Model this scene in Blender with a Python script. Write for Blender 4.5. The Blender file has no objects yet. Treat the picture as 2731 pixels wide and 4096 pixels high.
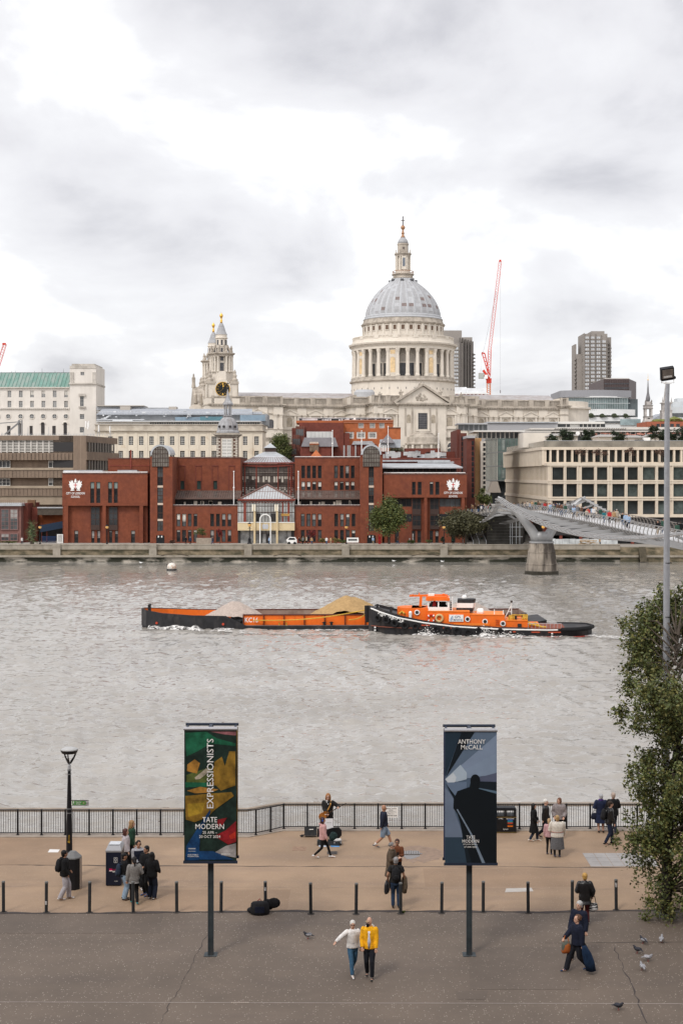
import bpy,bmesh,math,random
import numpy as np
from mathutils import Vector,Matrix
SC=bpy.context.scene
COL=SC.collection
rad=math.radians
random.seed(7)
# ---------------------------------------------------------------- camera
F,HX,HY,H=5690.0,1365.5,1903.0,14.8
cam=bpy.data.cameras.new("camera")
camo=bpy.data.objects.new("camera",cam);COL.objects.link(camo)
camo.location=(0,0,H);camo.rotation_euler=(rad(90),0,0)
cam.sensor_fit='HORIZONTAL';cam.sensor_width=24.0
cam.lens=24.0*F/2731.0
cam.shift_y=-(2048-HY)/2731.0
cam.clip_start=0.5;cam.clip_end=6000
SC.camera=camo
# ---------------------------------------------------------------- sky
SUN_EL,SUN_AZ=48,212
w=bpy.data.worlds.new("World");SC.world=w;w.use_nodes=True
nt=w.node_tree;nt.nodes.clear()
def wn(t,**k):
 n=nt.nodes.new(t)
 for a,b in k.items():setattr(n,a,b)
 return n
def wl(a,b):nt.links.new(a,b)
tc=wn('ShaderNodeTexCoord');sep=wn('ShaderNodeSeparateXYZ');wl(tc.outputs['Generated'],sep.inputs[0])
ab=wn('ShaderNodeMath',operation='ABSOLUTE');wl(sep.outputs['Z'],ab.inputs[0])
ad=wn('ShaderNodeMath',operation='ADD');ad.inputs[1].default_value=0.32;wl(ab.outputs[0],ad.inputs[0])
dx=wn('ShaderNodeMath',operation='DIVIDE');wl(sep.outputs['X'],dx.inputs[0]);wl(ad.outputs[0],dx.inputs[1])
dy=wn('ShaderNodeMath',operation='DIVIDE');wl(sep.outputs['Y'],dy.inputs[0]);wl(ad.outputs[0],dy.inputs[1])
cb=wn('ShaderNodeCombineXYZ');wl(dx.outputs[0],cb.inputs[0]);wl(dy.outputs[0],cb.inputs[1])
n1=wn('ShaderNodeTexNoise');n1.inputs['Scale'].default_value=2.9;n1.inputs['Detail'].default_value=8
n1.inputs['Roughness'].default_value=.52;n1.inputs['Distortion'].default_value=.25
mp=wn('ShaderNodeMapping');mp.inputs['Location'].default_value=(5.3,1.9,0);mp.inputs['Scale'].default_value=(1.0,.8,1)
wl(cb.outputs[0],mp.inputs[0]);wl(mp.outputs[0],n1.inputs['Vector'])
ra=wn('ShaderNodeMapRange');ra.inputs[1].default_value=.17;ra.inputs[2].default_value=.34
ra.inputs[3].default_value=-.025;ra.inputs[4].default_value=-.12;wl(sep.outputs['Z'],ra.inputs[0])
sm=wn('ShaderNodeMath',operation='ADD');wl(n1.outputs['Fac'],sm.inputs[0]);wl(ra.outputs[0],sm.inputs[1])
cr=wn('ShaderNodeValToRGB');wl(sm.outputs[0],cr.inputs[0])
e=cr.color_ramp.elements
e[0].position=.28;e[0].color=(.64,.635,.67,1)
e[1].position=.59;e[1].color=(1.26,1.26,1.25,1)
x=e.new(.385);x.color=(.84,.832,.858,1)
x=e.new(.475);x.color=(.93,.925,.945,1)
cloud=wn('ShaderNodeBackground');wl(cr.outputs[0],cloud.inputs[0])
vd=wn('ShaderNodeVectorMath',operation='DOT_PRODUCT');wl(tc.outputs['Generated'],vd.inputs[0])
vd.inputs[1].default_value=(math.sin(rad(SUN_AZ))*math.cos(rad(SUN_EL)),math.cos(rad(SUN_AZ))*math.cos(rad(SUN_EL)),math.sin(rad(SUN_EL)))
vr=wn('ShaderNodeMapRange');vr.inputs[1].default_value=.05;vr.inputs[2].default_value=1;vr.inputs[3].default_value=1.08;vr.inputs[4].default_value=2.25
wl(vd.outputs['Value'],vr.inputs[0]);wl(vr.outputs[0],cloud.inputs[1])
sky=wn('ShaderNodeTexSky');sky.sky_type='NISHITA';sky.sun_disc=False
sky.sun_elevation=rad(SUN_EL);sky.sun_rotation=rad(SUN_AZ)
bg=wn('ShaderNodeBackground');bg.inputs[1].default_value=0.1;wl(sky.outputs[0],bg.inputs[0])
mx=wn('ShaderNodeMixShader');mx.inputs[0].default_value=.9
wl(bg.outputs[0],mx.inputs[1]);wl(cloud.outputs[0],mx.inputs[2])
out=wn('ShaderNodeOutputWorld');wl(mx.outputs[0],out.inputs[0])
# ---------------------------------------------------------------- sun (veiled by cloud)
sl=bpy.data.lights.new("sun",'SUN');sl.energy=1.5;sl.angle=rad(10);sl.color=(1,.955,.89)
so=bpy.data.objects.new("sun",sl);COL.objects.link(so)
d=Vector((math.sin(rad(SUN_AZ))*math.cos(rad(SUN_EL)),math.cos(rad(SUN_AZ))*math.cos(rad(SUN_EL)),math.sin(rad(SUN_EL))))
so.rotation_euler=d.to_track_quat('Z','Y').to_euler();so.location=d*100
SC.view_settings.view_transform='Standard';SC.view_settings.look='None'
SC.view_settings.exposure=0;SC.view_settings.gamma=1
SC.render.engine='CYCLES'
SC.cycles.max_bounces=6;SC.cycles.diffuse_bounces=3;SC.cycles.glossy_bounces=3
SC.cycles.transmission_bounces=4;SC.cycles.transparent_max_bounces=8
SC.cycles.caustics_reflective=False;SC.cycles.caustics_refractive=False
try:SC.cycles.use_denoising=True
except Exception:pass
# ---------------------------------------------------------------- from photo measurements to metres
def X(px,Y):return(px-HX)*Y/F
def Z(py,Y):return H-(py-HY)*Y/F
def G(px,py):
 Y=F*H/(py-HY);return(X(px,Y),Y)
 # ---------------------------------------------------------------- objects
OFF={}
def link(o,parent=None):
 COL.objects.link(o)
 if parent is not None:o.parent=parent
 return o
def tag(o,label=None,cat=None,group=None,kind=None):
 if label:o['label']=label
 if cat:o['category']=cat
 if group:o['group']=group
 if kind:o['kind']=kind
 return o
def thing(name,label,cat,loc=(0,0,0),rz=0,group=None,world=True,kind=None):
 o=bpy.data.objects.new(name,None);COL.objects.link(o)
 o.empty_display_size=.2
 o.location=loc;o.rotation_euler=(0,0,rz)
 OFF[o.name]=Vector(loc)if world else Vector((0,0,0))
 return tag(o,label,cat,group,kind)
def copy_tree(o,parent=None,ov=None):
 c=o.copy();COL.objects.link(c);c.parent=parent
 for ch in o.children:copy_tree(ch,c)
 return c
class MB:
 """collects faces, links them as one mesh object"""
 def __init__(s):s.v=[];s.f=[];s.m=[];s.mi=0
 def add(s,verts,faces):
  o=len(s.v);s.v.extend([tuple(p)for p in verts])
  s.f.extend([tuple(i+o for i in f)for f in faces]);s.m.extend([s.mi]*len(faces));return s
 def box(s,x0,x1,y0,y1,z0,z1):
  return s.add([(x0,y0,z0),(x1,y0,z0),(x1,y1,z0),(x0,y1,z0),(x0,y0,z1),(x1,y0,z1),(x1,y1,z1),(x0,y1,z1)],[(3,2,1,0),(4,5,6,7),(0,1,5,4),(1,2,6,5),(2,3,7,6),(3,0,4,7)])
 def obox(s,c,size,rz=0,rx=0,ry=0):
  M=Matrix.Translation(c)@Matrix.Rotation(rz,4,'Z')@Matrix.Rotation(ry,4,'Y')@Matrix.Rotation(rx,4,'X')
  a,b,d=size[0]/2,size[1]/2,size[2]/2
  vs=[(-a,-b,-d),(a,-b,-d),(a,b,-d),(-a,b,-d),(-a,-b,d),(a,-b,d),(a,b,d),(-a,b,d)]
  return s.add([M@Vector(p)for p in vs],[(3,2,1,0),(4,5,6,7),(0,1,5,4),(1,2,6,5),(2,3,7,6),(3,0,4,7)])
 def bar(s,p0,p1,w,h=None,w1=None,up=(0,0,1)):
  h=h or w;p0=Vector(p0);p1=Vector(p1);t=(p1-p0)
  if t.length<1e-6:return s
  t.normalize();u=Vector(up)
  if abs(t.dot(u))>.98:u=Vector((0,1,0))
  a=t.cross(u).normalized();b=a.cross(t)
  k=(w1/w)if w1 else 1
  vs=[]
  for p,q in((p0,1),(p1,k)):
   for i,j in((-1,-1),(1,-1),(1,1),(-1,1)):vs.append(p+a*(i*w/2*q)+b*(j*h/2*q))
  return s.add(vs,[(3,2,1,0),(4,5,6,7),(0,1,5,4),(1,2,6,5),(2,3,7,6),(3,0,4,7)])
 def lathe(s,prof,n=16,c=(0,0,0),a0=0,arc=None,capt=True,capb=True,sx=1,sy=1):
  vs=[];fs=[];full=arc is None
  m=n if full else n+1
  for r,z in prof:
   for i in range(m):
    a=a0+(2*math.pi if full else arc)*i/n
    vs.append((c[0]+r*math.cos(a)*sx,c[1]+r*math.sin(a)*sy,c[2]+z))
  for k in range(len(prof)-1):
   for i in range(n):
    j=(i+1)%m if full else i+1
    fs.append((k*m+i,k*m+j,(k+1)*m+j,(k+1)*m+i))
  if full:
   if capb and prof[0][0]>1e-6:fs.append(tuple(range(n-1,-1,-1)))
   if capt and prof[-1][0]>1e-6:fs.append(tuple((len(prof)-1)*m+i for i in range(n)))
  return s.add(vs,fs)
 def cyl(s,p0,p1,r0,r1=None,n=8):
  return s.tube([p0,p1],[r0,r0 if r1 is None else r1],n)
 def tube(s,pts,r,n=6,closed=False,flat=1.0,side=None):
  pts=[Vector(p)for p in pts];k=len(pts)
  rs=r if isinstance(r,(list,tuple))else[r]*k
  vs=[];fs=[];a=None
  for i,p in enumerate(pts):
   if closed:t=pts[(i+1)%k]-pts[i-1]
   else:t=pts[min(i+1,k-1)]-pts[max(i-1,0)]
   if t.length<1e-9:t=Vector((0,0,1))
   t.normalize()
   if a is None:
    u=Vector(side)if side else(Vector((0,0,1))if abs(t.z)<.9 else Vector((1,0,0)))
    a=(u-t*u.dot(t)).normalized()
   else:
    a=a-t*a.dot(t)
    if a.length<1e-6:a=t.orthogonal()
    a.normalize()
   b=t.cross(a)
   for j in range(n):
    q=2*math.pi*j/n
    vs.append(p+a*(math.cos(q)*rs[i])+b*(math.sin(q)*rs[i]*flat))
  L=k if closed else k-1
  for i in range(L):
   for j in range(n):
    fs.append((i*n+j,i*n+(j+1)%n,((i+1)%k)*n+(j+1)%n,((i+1)%k)*n+j))
  if not closed:
   fs.append(tuple(range(n-1,-1,-1)));fs.append(tuple((k-1)*n+j for j in range(n)))
  return s.add(vs,fs)
 def prism(s,poly,y0,y1):
  """poly of (x,z), extruded along y"""
  n=len(poly)
  vs=[(p[0],y0,p[1])for p in poly]+[(p[0],y1,p[1])for p in poly]
  fs=[tuple(range(n)),tuple(range(2*n-1,n-1,-1))]+[(i,n+i,n+(i+1)%n,(i+1)%n)for i in range(n)]
  return s.add(vs,fs)
 def slab(s,poly,z0,z1):
  n=len(poly)
  vs=[(p[0],p[1],z0)for p in poly]+[(p[0],p[1],z1)for p in poly]
  fs=[tuple(range(n-1,-1,-1)),tuple(range(n,2*n))]+[(i,(i+1)%n,n+(i+1)%n,n+i)for i in range(n)]
  return s.add(vs,fs)
 def loft(s,rings,cap=True):
  """rings: lists of equal length of points"""
  n=len(rings[0]);vs=[p for r in rings for p in r];fs=[]
  for k in range(len(rings)-1):
   for i in range(n):fs.append((k*n+i,k*n+(i+1)%n,(k+1)*n+(i+1)%n,(k+1)*n+i))
  if cap:fs.append(tuple(range(n-1,-1,-1)));fs.append(tuple((len(rings)-1)*n+i for i in range(n)))
  return s.add(vs,fs)
 def ball(s,c,r,n=10,m=6,jit=0,rnd=None,M=None):
  r=r if isinstance(r,(list,tuple))else(r,r,r)
  vs=[(0,0,-1)];fs=[]
  for k in range(1,m):
   a=-math.pi/2+math.pi*k/m
   for i in range(n):
    q=2*math.pi*i/n;vs.append((math.cos(a)*math.cos(q),math.cos(a)*math.sin(q),math.sin(a)))
  vs.append((0,0,1));T=len(vs)-1
  for i in range(n):fs.append((0,1+(i+1)%n,1+i));fs.append((T,1+(m-2)*n+i,1+(m-2)*n+(i+1)%n))
  for k in range(m-2):
   for i in range(n):fs.append((1+k*n+i,1+k*n+(i+1)%n,1+(k+1)*n+(i+1)%n,1+(k+1)*n+i))
  o=[]
  R=rnd or random
  for p in vs:
   j=1+(R.uniform(-jit,jit)if jit else 0)
   q=Vector((p[0]*r[0]*j,p[1]*r[1]*j,p[2]*r[2]*j))
   if M is not None:q=M@q
   o.append((c[0]+q.x,c[1]+q.y,c[2]+q.z))
  return s.add(o,fs)
 def mesh(s,name,mats,off=None,smooth=False,fix=True):
  me=bpy.data.meshes.new(name)
  vs=s.v if off is None or off.length==0 else[(p[0]-off.x,p[1]-off.y,p[2]-off.z)for p in s.v]
  me.from_pydata(vs,[],s.f)
  ms=mats if isinstance(mats,(list,tuple))else[mats]
  for m in ms:me.materials.append(m)
  if len(ms)>1:me.polygons.foreach_set('material_index',s.m)
  if fix and len(s.f)<60000:
   b=bmesh.new();b.from_mesh(me);bmesh.ops.recalc_face_normals(b,faces=b.faces);b.to_mesh(me);b.free()
  if smooth:me.polygons.foreach_set('use_smooth',[True]*len(me.polygons))
  me.update();return me
 def build(s,name,mats,parent=None,smooth=False,loc=None,fix=True):
  if not s.f:return None
  off=None
  if parent is not None:off=OFF.get(parent.name)
  elif loc is not None:off=Vector(loc)
  o=bpy.data.objects.new(name,s.mesh(name,mats,off,smooth,fix))
  if parent is None and loc is not None:o.location=loc
  link(o,parent)
  if off is not None:OFF[o.name]=off
  if smooth=='auto':
   pass
  return o
  # ---------------------------------------------------------------- materials
MATS={}
def mat(name,col,rough=.75,metal=0,var=.0,vs=2.,dirt=None,dscale=(1,1,.15),damt=.5,bump=0,bs=15,spec=None,coat=0,dlo=.45,dhi=.75):
 """one procedural surface: base colour, mottling (var at scale vs), run-off stains (dirt colour), fine relief"""
 if name in MATS:return MATS[name]
 m=bpy.data.materials.new(name);MATS[name]=m;m.use_nodes=True
 t=m.node_tree;b=t.nodes['Principled BSDF']
 c=tuple(col)+(1,)
 b.inputs['Base Color'].default_value=c;b.inputs['Roughness'].default_value=rough;b.inputs['Metallic'].default_value=metal
 if spec is None and rough>=.4 and metal==0:spec=.22
 if spec is not None:b.inputs['Specular IOR Level'].default_value=spec
 if coat:b.inputs['Coat Weight'].default_value=coat
 g=None
 if var or dirt or bump:
  g=t.nodes.new('ShaderNodeTexCoord').outputs['Object']
 src=None
 if var:
  n=t.nodes.new('ShaderNodeTexNoise');n.inputs['Scale'].default_value=vs;n.inputs['Detail'].default_value=6;n.inputs['Roughness'].default_value=.65
  t.links.new(g,n.inputs['Vector'])
  r=t.nodes.new('ShaderNodeValToRGB');t.links.new(n.outputs['Fac'],r.inputs[0])
  r.color_ramp.elements[0].position=.3;r.color_ramp.elements[1].position=.7
  r.color_ramp.elements[0].color=tuple(max(0,k*(1-var))for k in col)+(1,)
  r.color_ramp.elements[1].color=tuple(min(1,k*(1+var))for k in col)+(1,)
  src=r.outputs[0]
 if dirt is not None:
  mpn=t.nodes.new('ShaderNodeMapping');mpn.inputs['Scale'].default_value=dscale;t.links.new(g,mpn.inputs[0])
  n=t.nodes.new('ShaderNodeTexNoise');n.inputs['Scale'].default_value=1;n.inputs['Detail'].default_value=7;n.inputs['Roughness'].default_value=.6
  t.links.new(mpn.outputs[0],n.inputs['Vector'])
  r=t.nodes.new('ShaderNodeMapRange');r.inputs[1].default_value=dlo;r.inputs[2].default_value=dhi
  r.inputs[3].default_value=0;r.inputs[4].default_value=damt;t.links.new(n.outputs['Fac'],r.inputs[0])
  k=t.nodes.new('ShaderNodeMix');k.data_type='RGBA';t.links.new(r.outputs[0],k.inputs[0])
  if src is not None:t.links.new(src,k.inputs[6])
  else:k.inputs[6].default_value=c
  k.inputs[7].default_value=tuple(dirt)+(1,);src=k.outputs[2]
 if src is not None:t.links.new(src,b.inputs['Base Color'])
 if bump:
  n=t.nodes.new('ShaderNodeTexNoise');n.inputs['Scale'].default_value=bs;n.inputs['Detail'].default_value=4
  t.links.new(g,n.inputs['Vector'])
  u=t.nodes.new('ShaderNodeBump');u.inputs['Strength'].default_value=bump;u.inputs['Distance'].default_value=.5/bs
  t.links.new(n.outputs['Fac'],u.inputs['Height']);t.links.new(u.outputs[0],b.inputs['Normal'])
 return m
def glass(name,col,rough=.06,var=.5,vs=.35):
 """window glass seen by day from outside: dark room behind, bright reflections"""
 return mat(name,col,rough,0,var,vs,spec=.4)
def emit(name,col,e):
 m=mat(name,col,.4);b=m.node_tree.nodes['Principled BSDF']
 b.inputs['Emission Color'].default_value=tuple(col)+(1,);b.inputs['Emission Strength'].default_value=e
 return m
def text(name,body,cx,cz,y,wid,hei,m,parent=None,rot=0,bold=0,th=.004,push=True):
 """letters as one mesh lying in a plane that faces the viewer; wid x hei metres around (cx, cz), on plane y"""
 cu=bpy.data.curves.new(name,'FONT');cu.body=body;cu.align_x='CENTER';cu.resolution_u=2
 cu.offset=bold
 to=bpy.data.objects.new(name,cu);COL.objects.link(to)
 dg=bpy.context.evaluated_depsgraph_get()
 me=bpy.data.meshes.new_from_object(to.evaluated_get(dg))
 bpy.data.objects.remove(to)
 n=len(me.vertices);a=np.empty(n*3);me.vertices.foreach_get('co',a);a=a.reshape(-1,3)
 lo=a.min(0);hi=a.max(0);ctr=(lo+hi)/2;sz=hi-lo
 q=(a-ctr);q[:,0]*=wid/max(sz[0],1e-6);q[:,1]*=hei/max(sz[1],1e-6)
 ca,sa=math.cos(rot),math.sin(rot)
 o=np.zeros_like(q);o[:,0]=cx+q[:,0]*ca-q[:,1]*sa;o[:,2]=cz+q[:,0]*sa+q[:,1]*ca;o[:,1]=y-th
 off=OFF.get(parent.name)if parent is not None else None
 if off is not None:o-=np.array(off)
 me.vertices.foreach_set('co',o.reshape(-1));me.materials.clear();me.materials.append(m);me.update()
 ob=bpy.data.objects.new(name,me);link(ob,parent)
 if off is not None:OFF[ob.name]=off
 return ob
def wall_holes(mb,x0,x1,z0,z1,holes,y,depth):
 """front wall in plane y with real openings; reveals go back by depth"""
 hs=[(max(a,x0),max(b,z0),min(c,x1),min(d_,z1))for a,b,c,d_ in holes]
 xs=sorted(set([x0,x1]+[h[0]for h in hs]+[h[2]for h in hs]))
 zs=sorted(set([z0,z1]+[h[1]for h in hs]+[h[3]for h in hs]))
 for j in range(len(zs)-1):
  run=None
  for i in range(len(xs)):
   solid=False
   if i<len(xs)-1:
    mxx=(xs[i]+xs[i+1])/2;mz=(zs[j]+zs[j+1])/2
    solid=not any(h[0]<mxx<h[2]and h[1]<mz<h[3]for h in hs)
   if solid and run is None:run=xs[i]
   if not solid and run is not None:
    mb.add([(run,y,zs[j]),(xs[i],y,zs[j]),(xs[i],y,zs[j+1]),(run,y,zs[j+1])],[(0,1,2,3)]);run=None
 for a,b,c,d_ in hs:
  yb=y+depth
  mb.add([(a,y,b),(c,y,b),(c,yb,b),(a,yb,b)],[(0,1,2,3)]);mb.add([(a,y,d_),(c,y,d_),(c,yb,d_),(a,yb,d_)],[(3,2,1,0)])
  mb.add([(a,y,b),(a,yb,b),(a,yb,d_),(a,y,d_)],[(0,1,2,3)]);mb.add([(c,y,b),(c,yb,b),(c,yb,d_),(c,y,d_)],[(3,2,1,0)])
def box_back(mb,x0,x1,y,yb,z0,z1,setin=.5):
 """the rest of a block whose front is a wall_holes sheet: sides, roof, back and a dark inner plane"""
 mb.add([(x0,y,z0),(x0,yb,z0),(x0,yb,z1),(x0,y,z1)],[(3,2,1,0)]);mb.add([(x1,y,z0),(x1,yb,z0),(x1,yb,z1),(x1,y,z1)],[(0,1,2,3)])
 mb.add([(x0,y,z1),(x1,y,z1),(x1,yb,z1),(x0,yb,z1)],[(0,1,2,3)]);mb.add([(x0,yb,z0),(x1,yb,z0),(x1,yb,z1),(x0,yb,z1)],[(3,2,1,0)])
def window(parent,x0,x1,z0,z1,y,fm,gm,nx=1,nz=1,fw=.07,bw=.05,depth=.2,name='window',blind=None,bm=None):
 """frame with bars, pane (sub-part) behind it, set back in its opening"""
 m=MB();yf=y+depth*.55
 m.box(x0,x0+fw,yf,yf+.08,z0,z1);m.box(x1-fw,x1,yf,yf+.08,z0,z1)
 m.box(x0+fw,x1-fw,yf,yf+.08,z0,z0+fw);m.box(x0+fw,x1-fw,yf,yf+.08,z1-fw,z1)
 for i in range(1,nx):
  c=x0+(x1-x0)*i/nx;m.box(c-bw/2,c+bw/2,yf+.005,yf+.06,z0+fw,z1-fw)
 for i in range(1,nz):
  c=z0+(z1-z0)*i/nz;m.box(x0+fw,x1-fw,yf+.012,yf+.055,c-bw/2,c+bw/2)
 o=m.build(name,fm,parent)
 g=MB();g.box(x0+.01,x1-.01,yf+.085,yf+.11,z0+.01,z1-.01);g.build('pane',gm,o)
 if blind:
  b=MB();b.box(x0+fw,x1-fw,yf+.065,yf+.08,z1-fw-(z1-z0-2*fw)*blind,z1-fw);b.build('blind',bm,o)
 return o
 # ================================================================ setting: river, quays, ground
WATER=-2.4
def ground_mat(name,col,spk,spk_amt,spk_scale,patch,pcol,bump=.25):
 m=bpy.data.materials.new(name);m.use_nodes=True;t=m.node_tree;b=t.nodes['Principled BSDF']
 g=t.nodes.new('ShaderNodeTexCoord').outputs['Object']
 def noise(sc,det=5,vec=None,ro=.6):
  n=t.nodes.new('ShaderNodeTexNoise');n.inputs['Scale'].default_value=sc;n.inputs['Detail'].default_value=det;n.inputs['Roughness'].default_value=ro
  t.links.new(vec or g,n.inputs['Vector']);return n.outputs['Fac']
 def ramp(s,p0,p1,c0,c1):
  r=t.nodes.new('ShaderNodeValToRGB');t.links.new(s,r.inputs[0])
  r.color_ramp.elements[0].position=p0;r.color_ramp.elements[1].position=p1
  r.color_ramp.elements[0].color=c0;r.color_ramp.elements[1].color=c1;return r.outputs[0]
 def mix(fac,a,c):
  k=t.nodes.new('ShaderNodeMix');k.data_type='RGBA'
  t.links.new(fac,k.inputs[0]);
  if isinstance(a,tuple):k.inputs[6].default_value=a
  else:t.links.new(a,k.inputs[6])
  if isinstance(c,tuple):k.inputs[7].default_value=c
  else:t.links.new(c,k.inputs[7])
  return k.outputs[2]
 base=ramp(noise(.35,8),.32,.68,tuple(k*.78 for k in col)+(1,),tuple(k*1.16 for k in col)+(1,))
 mpn=t.nodes.new('ShaderNodeMapping');mpn.inputs['Scale'].default_value=(.12,.9,1);t.links.new(g,mpn.inputs[0])
 base=mix(ramp(noise(1,7,mpn.outputs[0]),.5,.72,(0,0,0,1),(patch,patch,patch,1)),base,tuple(pcol)+(1,))
 base=mix(ramp(noise(45,2),.35,.65,(0,0,0,1),(.4,.4,.4,1)),base,tuple(k*.62 for k in col)+(1,))
 v=t.nodes.new('ShaderNodeTexVoronoi');v.inputs['Scale'].default_value=spk_scale;t.links.new(g,v.inputs['Vector'])
 wn_=t.nodes.new('ShaderNodeMath');wn_.operation='MULTIPLY'
 size=ramp(v.outputs['Distance'],.22,.34,(1,1,1,1),(0,0,0,1))
 sx_=t.nodes.new('ShaderNodeSeparateColor');t.links.new(v.outputs['Color'],sx_.inputs[0])
 pick=ramp(sx_.outputs[0],1-spk_amt-.02,1-spk_amt,(0,0,0,1),(1,1,1,1))
 t.links.new(size,wn_.inputs[0]);t.links.new(pick,wn_.inputs[1])
 base=mix(wn_.outputs[0],base,tuple(spk)+(1,))
 t.links.new(base,b.inputs['Base Color']);b.inputs['Roughness'].default_value=.8
 u=t.nodes.new('ShaderNodeBump');u.inputs['Strength'].default_value=bump;u.inputs['Distance'].default_value=.01
 t.links.new(noise(60,3),u.inputs['Height']);t.links.new(u.outputs[0],b.inputs['Normal'])
 return m
M_tan=ground_mat('resin_gravel',(.31,.211,.134),(.42,.34,.27),.10,26,.55,(.215,.148,.108))
M_tar=ground_mat('chipped_tarmac',(.134,.102,.078),(.36,.31,.255),.15,17,.35,(.085,.065,.058))
M_kerb=mat('kerb_stone',(.33,.28,.235),.85,var=.2,vs=2.5,bump=.2,bs=30)
M_seam=mat('tarmac_seam',(.06,.05,.047),.9,var=.3,vs=4)
M_pale=mat('pale_joint',(.30,.26,.23),.8,var=.25,vs=3)
FY0,FY1=58.44,59.47
BX0,BX1=X(1000,58.44),X(1135,59.47)
edge=[(-80,FY0+.25),(BX0,FY0+.25),(BX1,FY1+.25),(80,FY1+.25)]
m=MB();m.slab([(-80,48.15),(-9,48.1),(-2,48.3),(3,48.3),(7,48.2),(10,48.5),(14,48.55),(80,48.6)]+[(p[0],p[1]-.55)for p in edge[::-1]],-.5,0)
tag(m.build('promenade',M_tan),kind='structure')
m=MB();m.slab([(-80,8),(80,8),(80,48.6),(14,48.55),(10,48.5),(7,48.2),(3,48.3),(-2,48.3),(-9,48.1),(-80,48.15)],-.5,-.004)
tag(m.build('forecourt_tarmac',M_tar),kind='structure')
m=MB();m.slab([(p[0],p[1]-.55)for p in edge]+[(p[0],p[1]+.1)for p in edge[::-1]],-.6,.03)
tag(m.build('quay_kerb',M_kerb),kind='structure')
m=MB();m.slab([(p[0],p[1]+.1)for p in edge]+[(p[0],p[1]+.5)for p in edge[::-1]],-9,-.05)
tag(m.build('near_quay_wall',M_kerb),kind='structure')
def strip(name,pts,wd,z,m_,kind='structure',jit=0):
 m=MB();L=[];Rr=[]
 for i,(px,py)in enumerate(pts):
  a=Vector(pts[max(i-1,0)]);b=Vector(pts[min(i+1,len(pts)-1)]);t=(b-a).normalized();n=Vector((-t.y,t.x))
  ww=wd*(1+random.uniform(-jit,jit))
  L.append(Vector((px,py))+n*ww/2);Rr.append(Vector((px,py))-n*ww/2)
 for i in range(len(pts)-1):
  m.add([(Rr[i].x,Rr[i].y,z),(Rr[i+1].x,Rr[i+1].y,z),(L[i+1].x,L[i+1].y,z),(L[i].x,L[i].y,z)],[(0,1,2,3)])
 return tag(m.build(name,m_,fix=False),kind=kind)
def wiggle(p0,p1,n,amp):
 o=[]
 for i in range(n+1):
  k=i/n;o.append((p0[0]+(p1[0]-p0[0])*k+random.uniform(-amp,amp),p0[1]+(p1[1]-p0[1])*k+random.uniform(-amp,amp)))
 return o
strip('surface_edge',wiggle((-14,48.13),(-9,48.08),14,.03)+wiggle((-8.5,48.1),(-2,48.3),20,.04)+wiggle((-1.5,48.3),(3,48.3),16,.04)+wiggle((3.5,48.3),(7,48.2),12,.04)+wiggle((7.4,48.25),(14,48.55),16,.03),.16,.004,M_seam,jit=.6)
strip('paving_joint',[(-14,G(0,4008)[1]),(0,G(1365,4014)[1]),(14,G(2731,4018)[1])],.035,.002,M_pale)
strip('paving_crack',wiggle(G(830,3800-60),G(640,4096),26,.05),.016,.0015,M_seam,jit=.8)
strip('paving_crack',wiggle(G(2455,3790),G(2590,4096),18,.05),.035,.0015,M_seam,jit=.7)
strip('paving_crack',wiggle(G(2150,3775),G(2731,3770),18,.04),.03,.0015,M_seam,jit=.8)
strip('paving_seam',wiggle((-14,G(0,3461)[1]),(-9.6,G(300,3463)[1]),14,.03)+wiggle((-9,G(340,3465)[1]),(14,G(2731,3472)[1]),40,.05),.06,.004,M_seam,jit=.8)
strip('paving_seam',wiggle((-14,G(0,3545)[1]),(14,G(2731,3560)[1]),50,.06),.05,.004,mat('worn_gravel',(.26,.19,.14),.85,var=.3,vs=2),jit=.9)
M_pt=ground_mat('patched_tarmac',(.122,.093,.072),(.33,.28,.23),.09,19,.3,(.095,.074,.06));M_pg=ground_mat('patched_gravel',(.275,.182,.114),(.40,.32,.25),.07,24,.4,(.22,.15,.10))
def patch(m_,px0,px1,py0,py1,z):
 q=[G(px0,py0),G(px1,py0),G(px1+12,py1),G(px0-9,py1)];m=MB();m.add([(a,b,z)for a,b in q],[(0,1,2,3)]);tag(m.build('paving_patch',m_,fix=False),kind='structure')
patch(M_pt,-40,640,3735,3660,.0008);patch(M_pt,1880,2320,3960,3790,.0008);patch(M_pt,1830,1940,4000,3965,.0012)
patch(M_pg,-40,290,3461,3358,.0015);patch(M_pg,1700,2320,3548,3476,.0015);patch(M_pg,640,1150,3640,3560,.0015)
m=MB()
for k in range(9):a,b=G(925+k*8,4012);m.box(a,a+.04,b-.03,b+.03,-.02,.004)
tag(m.build('slot_drain',M_kerb),kind='structure')
M_slab=mat('grey_paving_slab',(.30,.285,.275),.8,var=.15,vs=1.5,bump=.1,bs=20)
x0,ya=G(2362,3468);x1=X(2640,ya);yb=G(2362,3414)[1]
m=MB()
for i in range(6):
 for j in range(3):
  a=x0+(x1-x0)*i/6;c=x0+(x1-x0)*(i+1)/6;p=ya+(yb-ya)*j/3;q=ya+(yb-ya)*(j+1)/3
  m.box(a+.008,c-.008,p+.008,q-.008,-.05,.006)
tag(m.build('slab_paving',M_slab),kind='structure')
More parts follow.
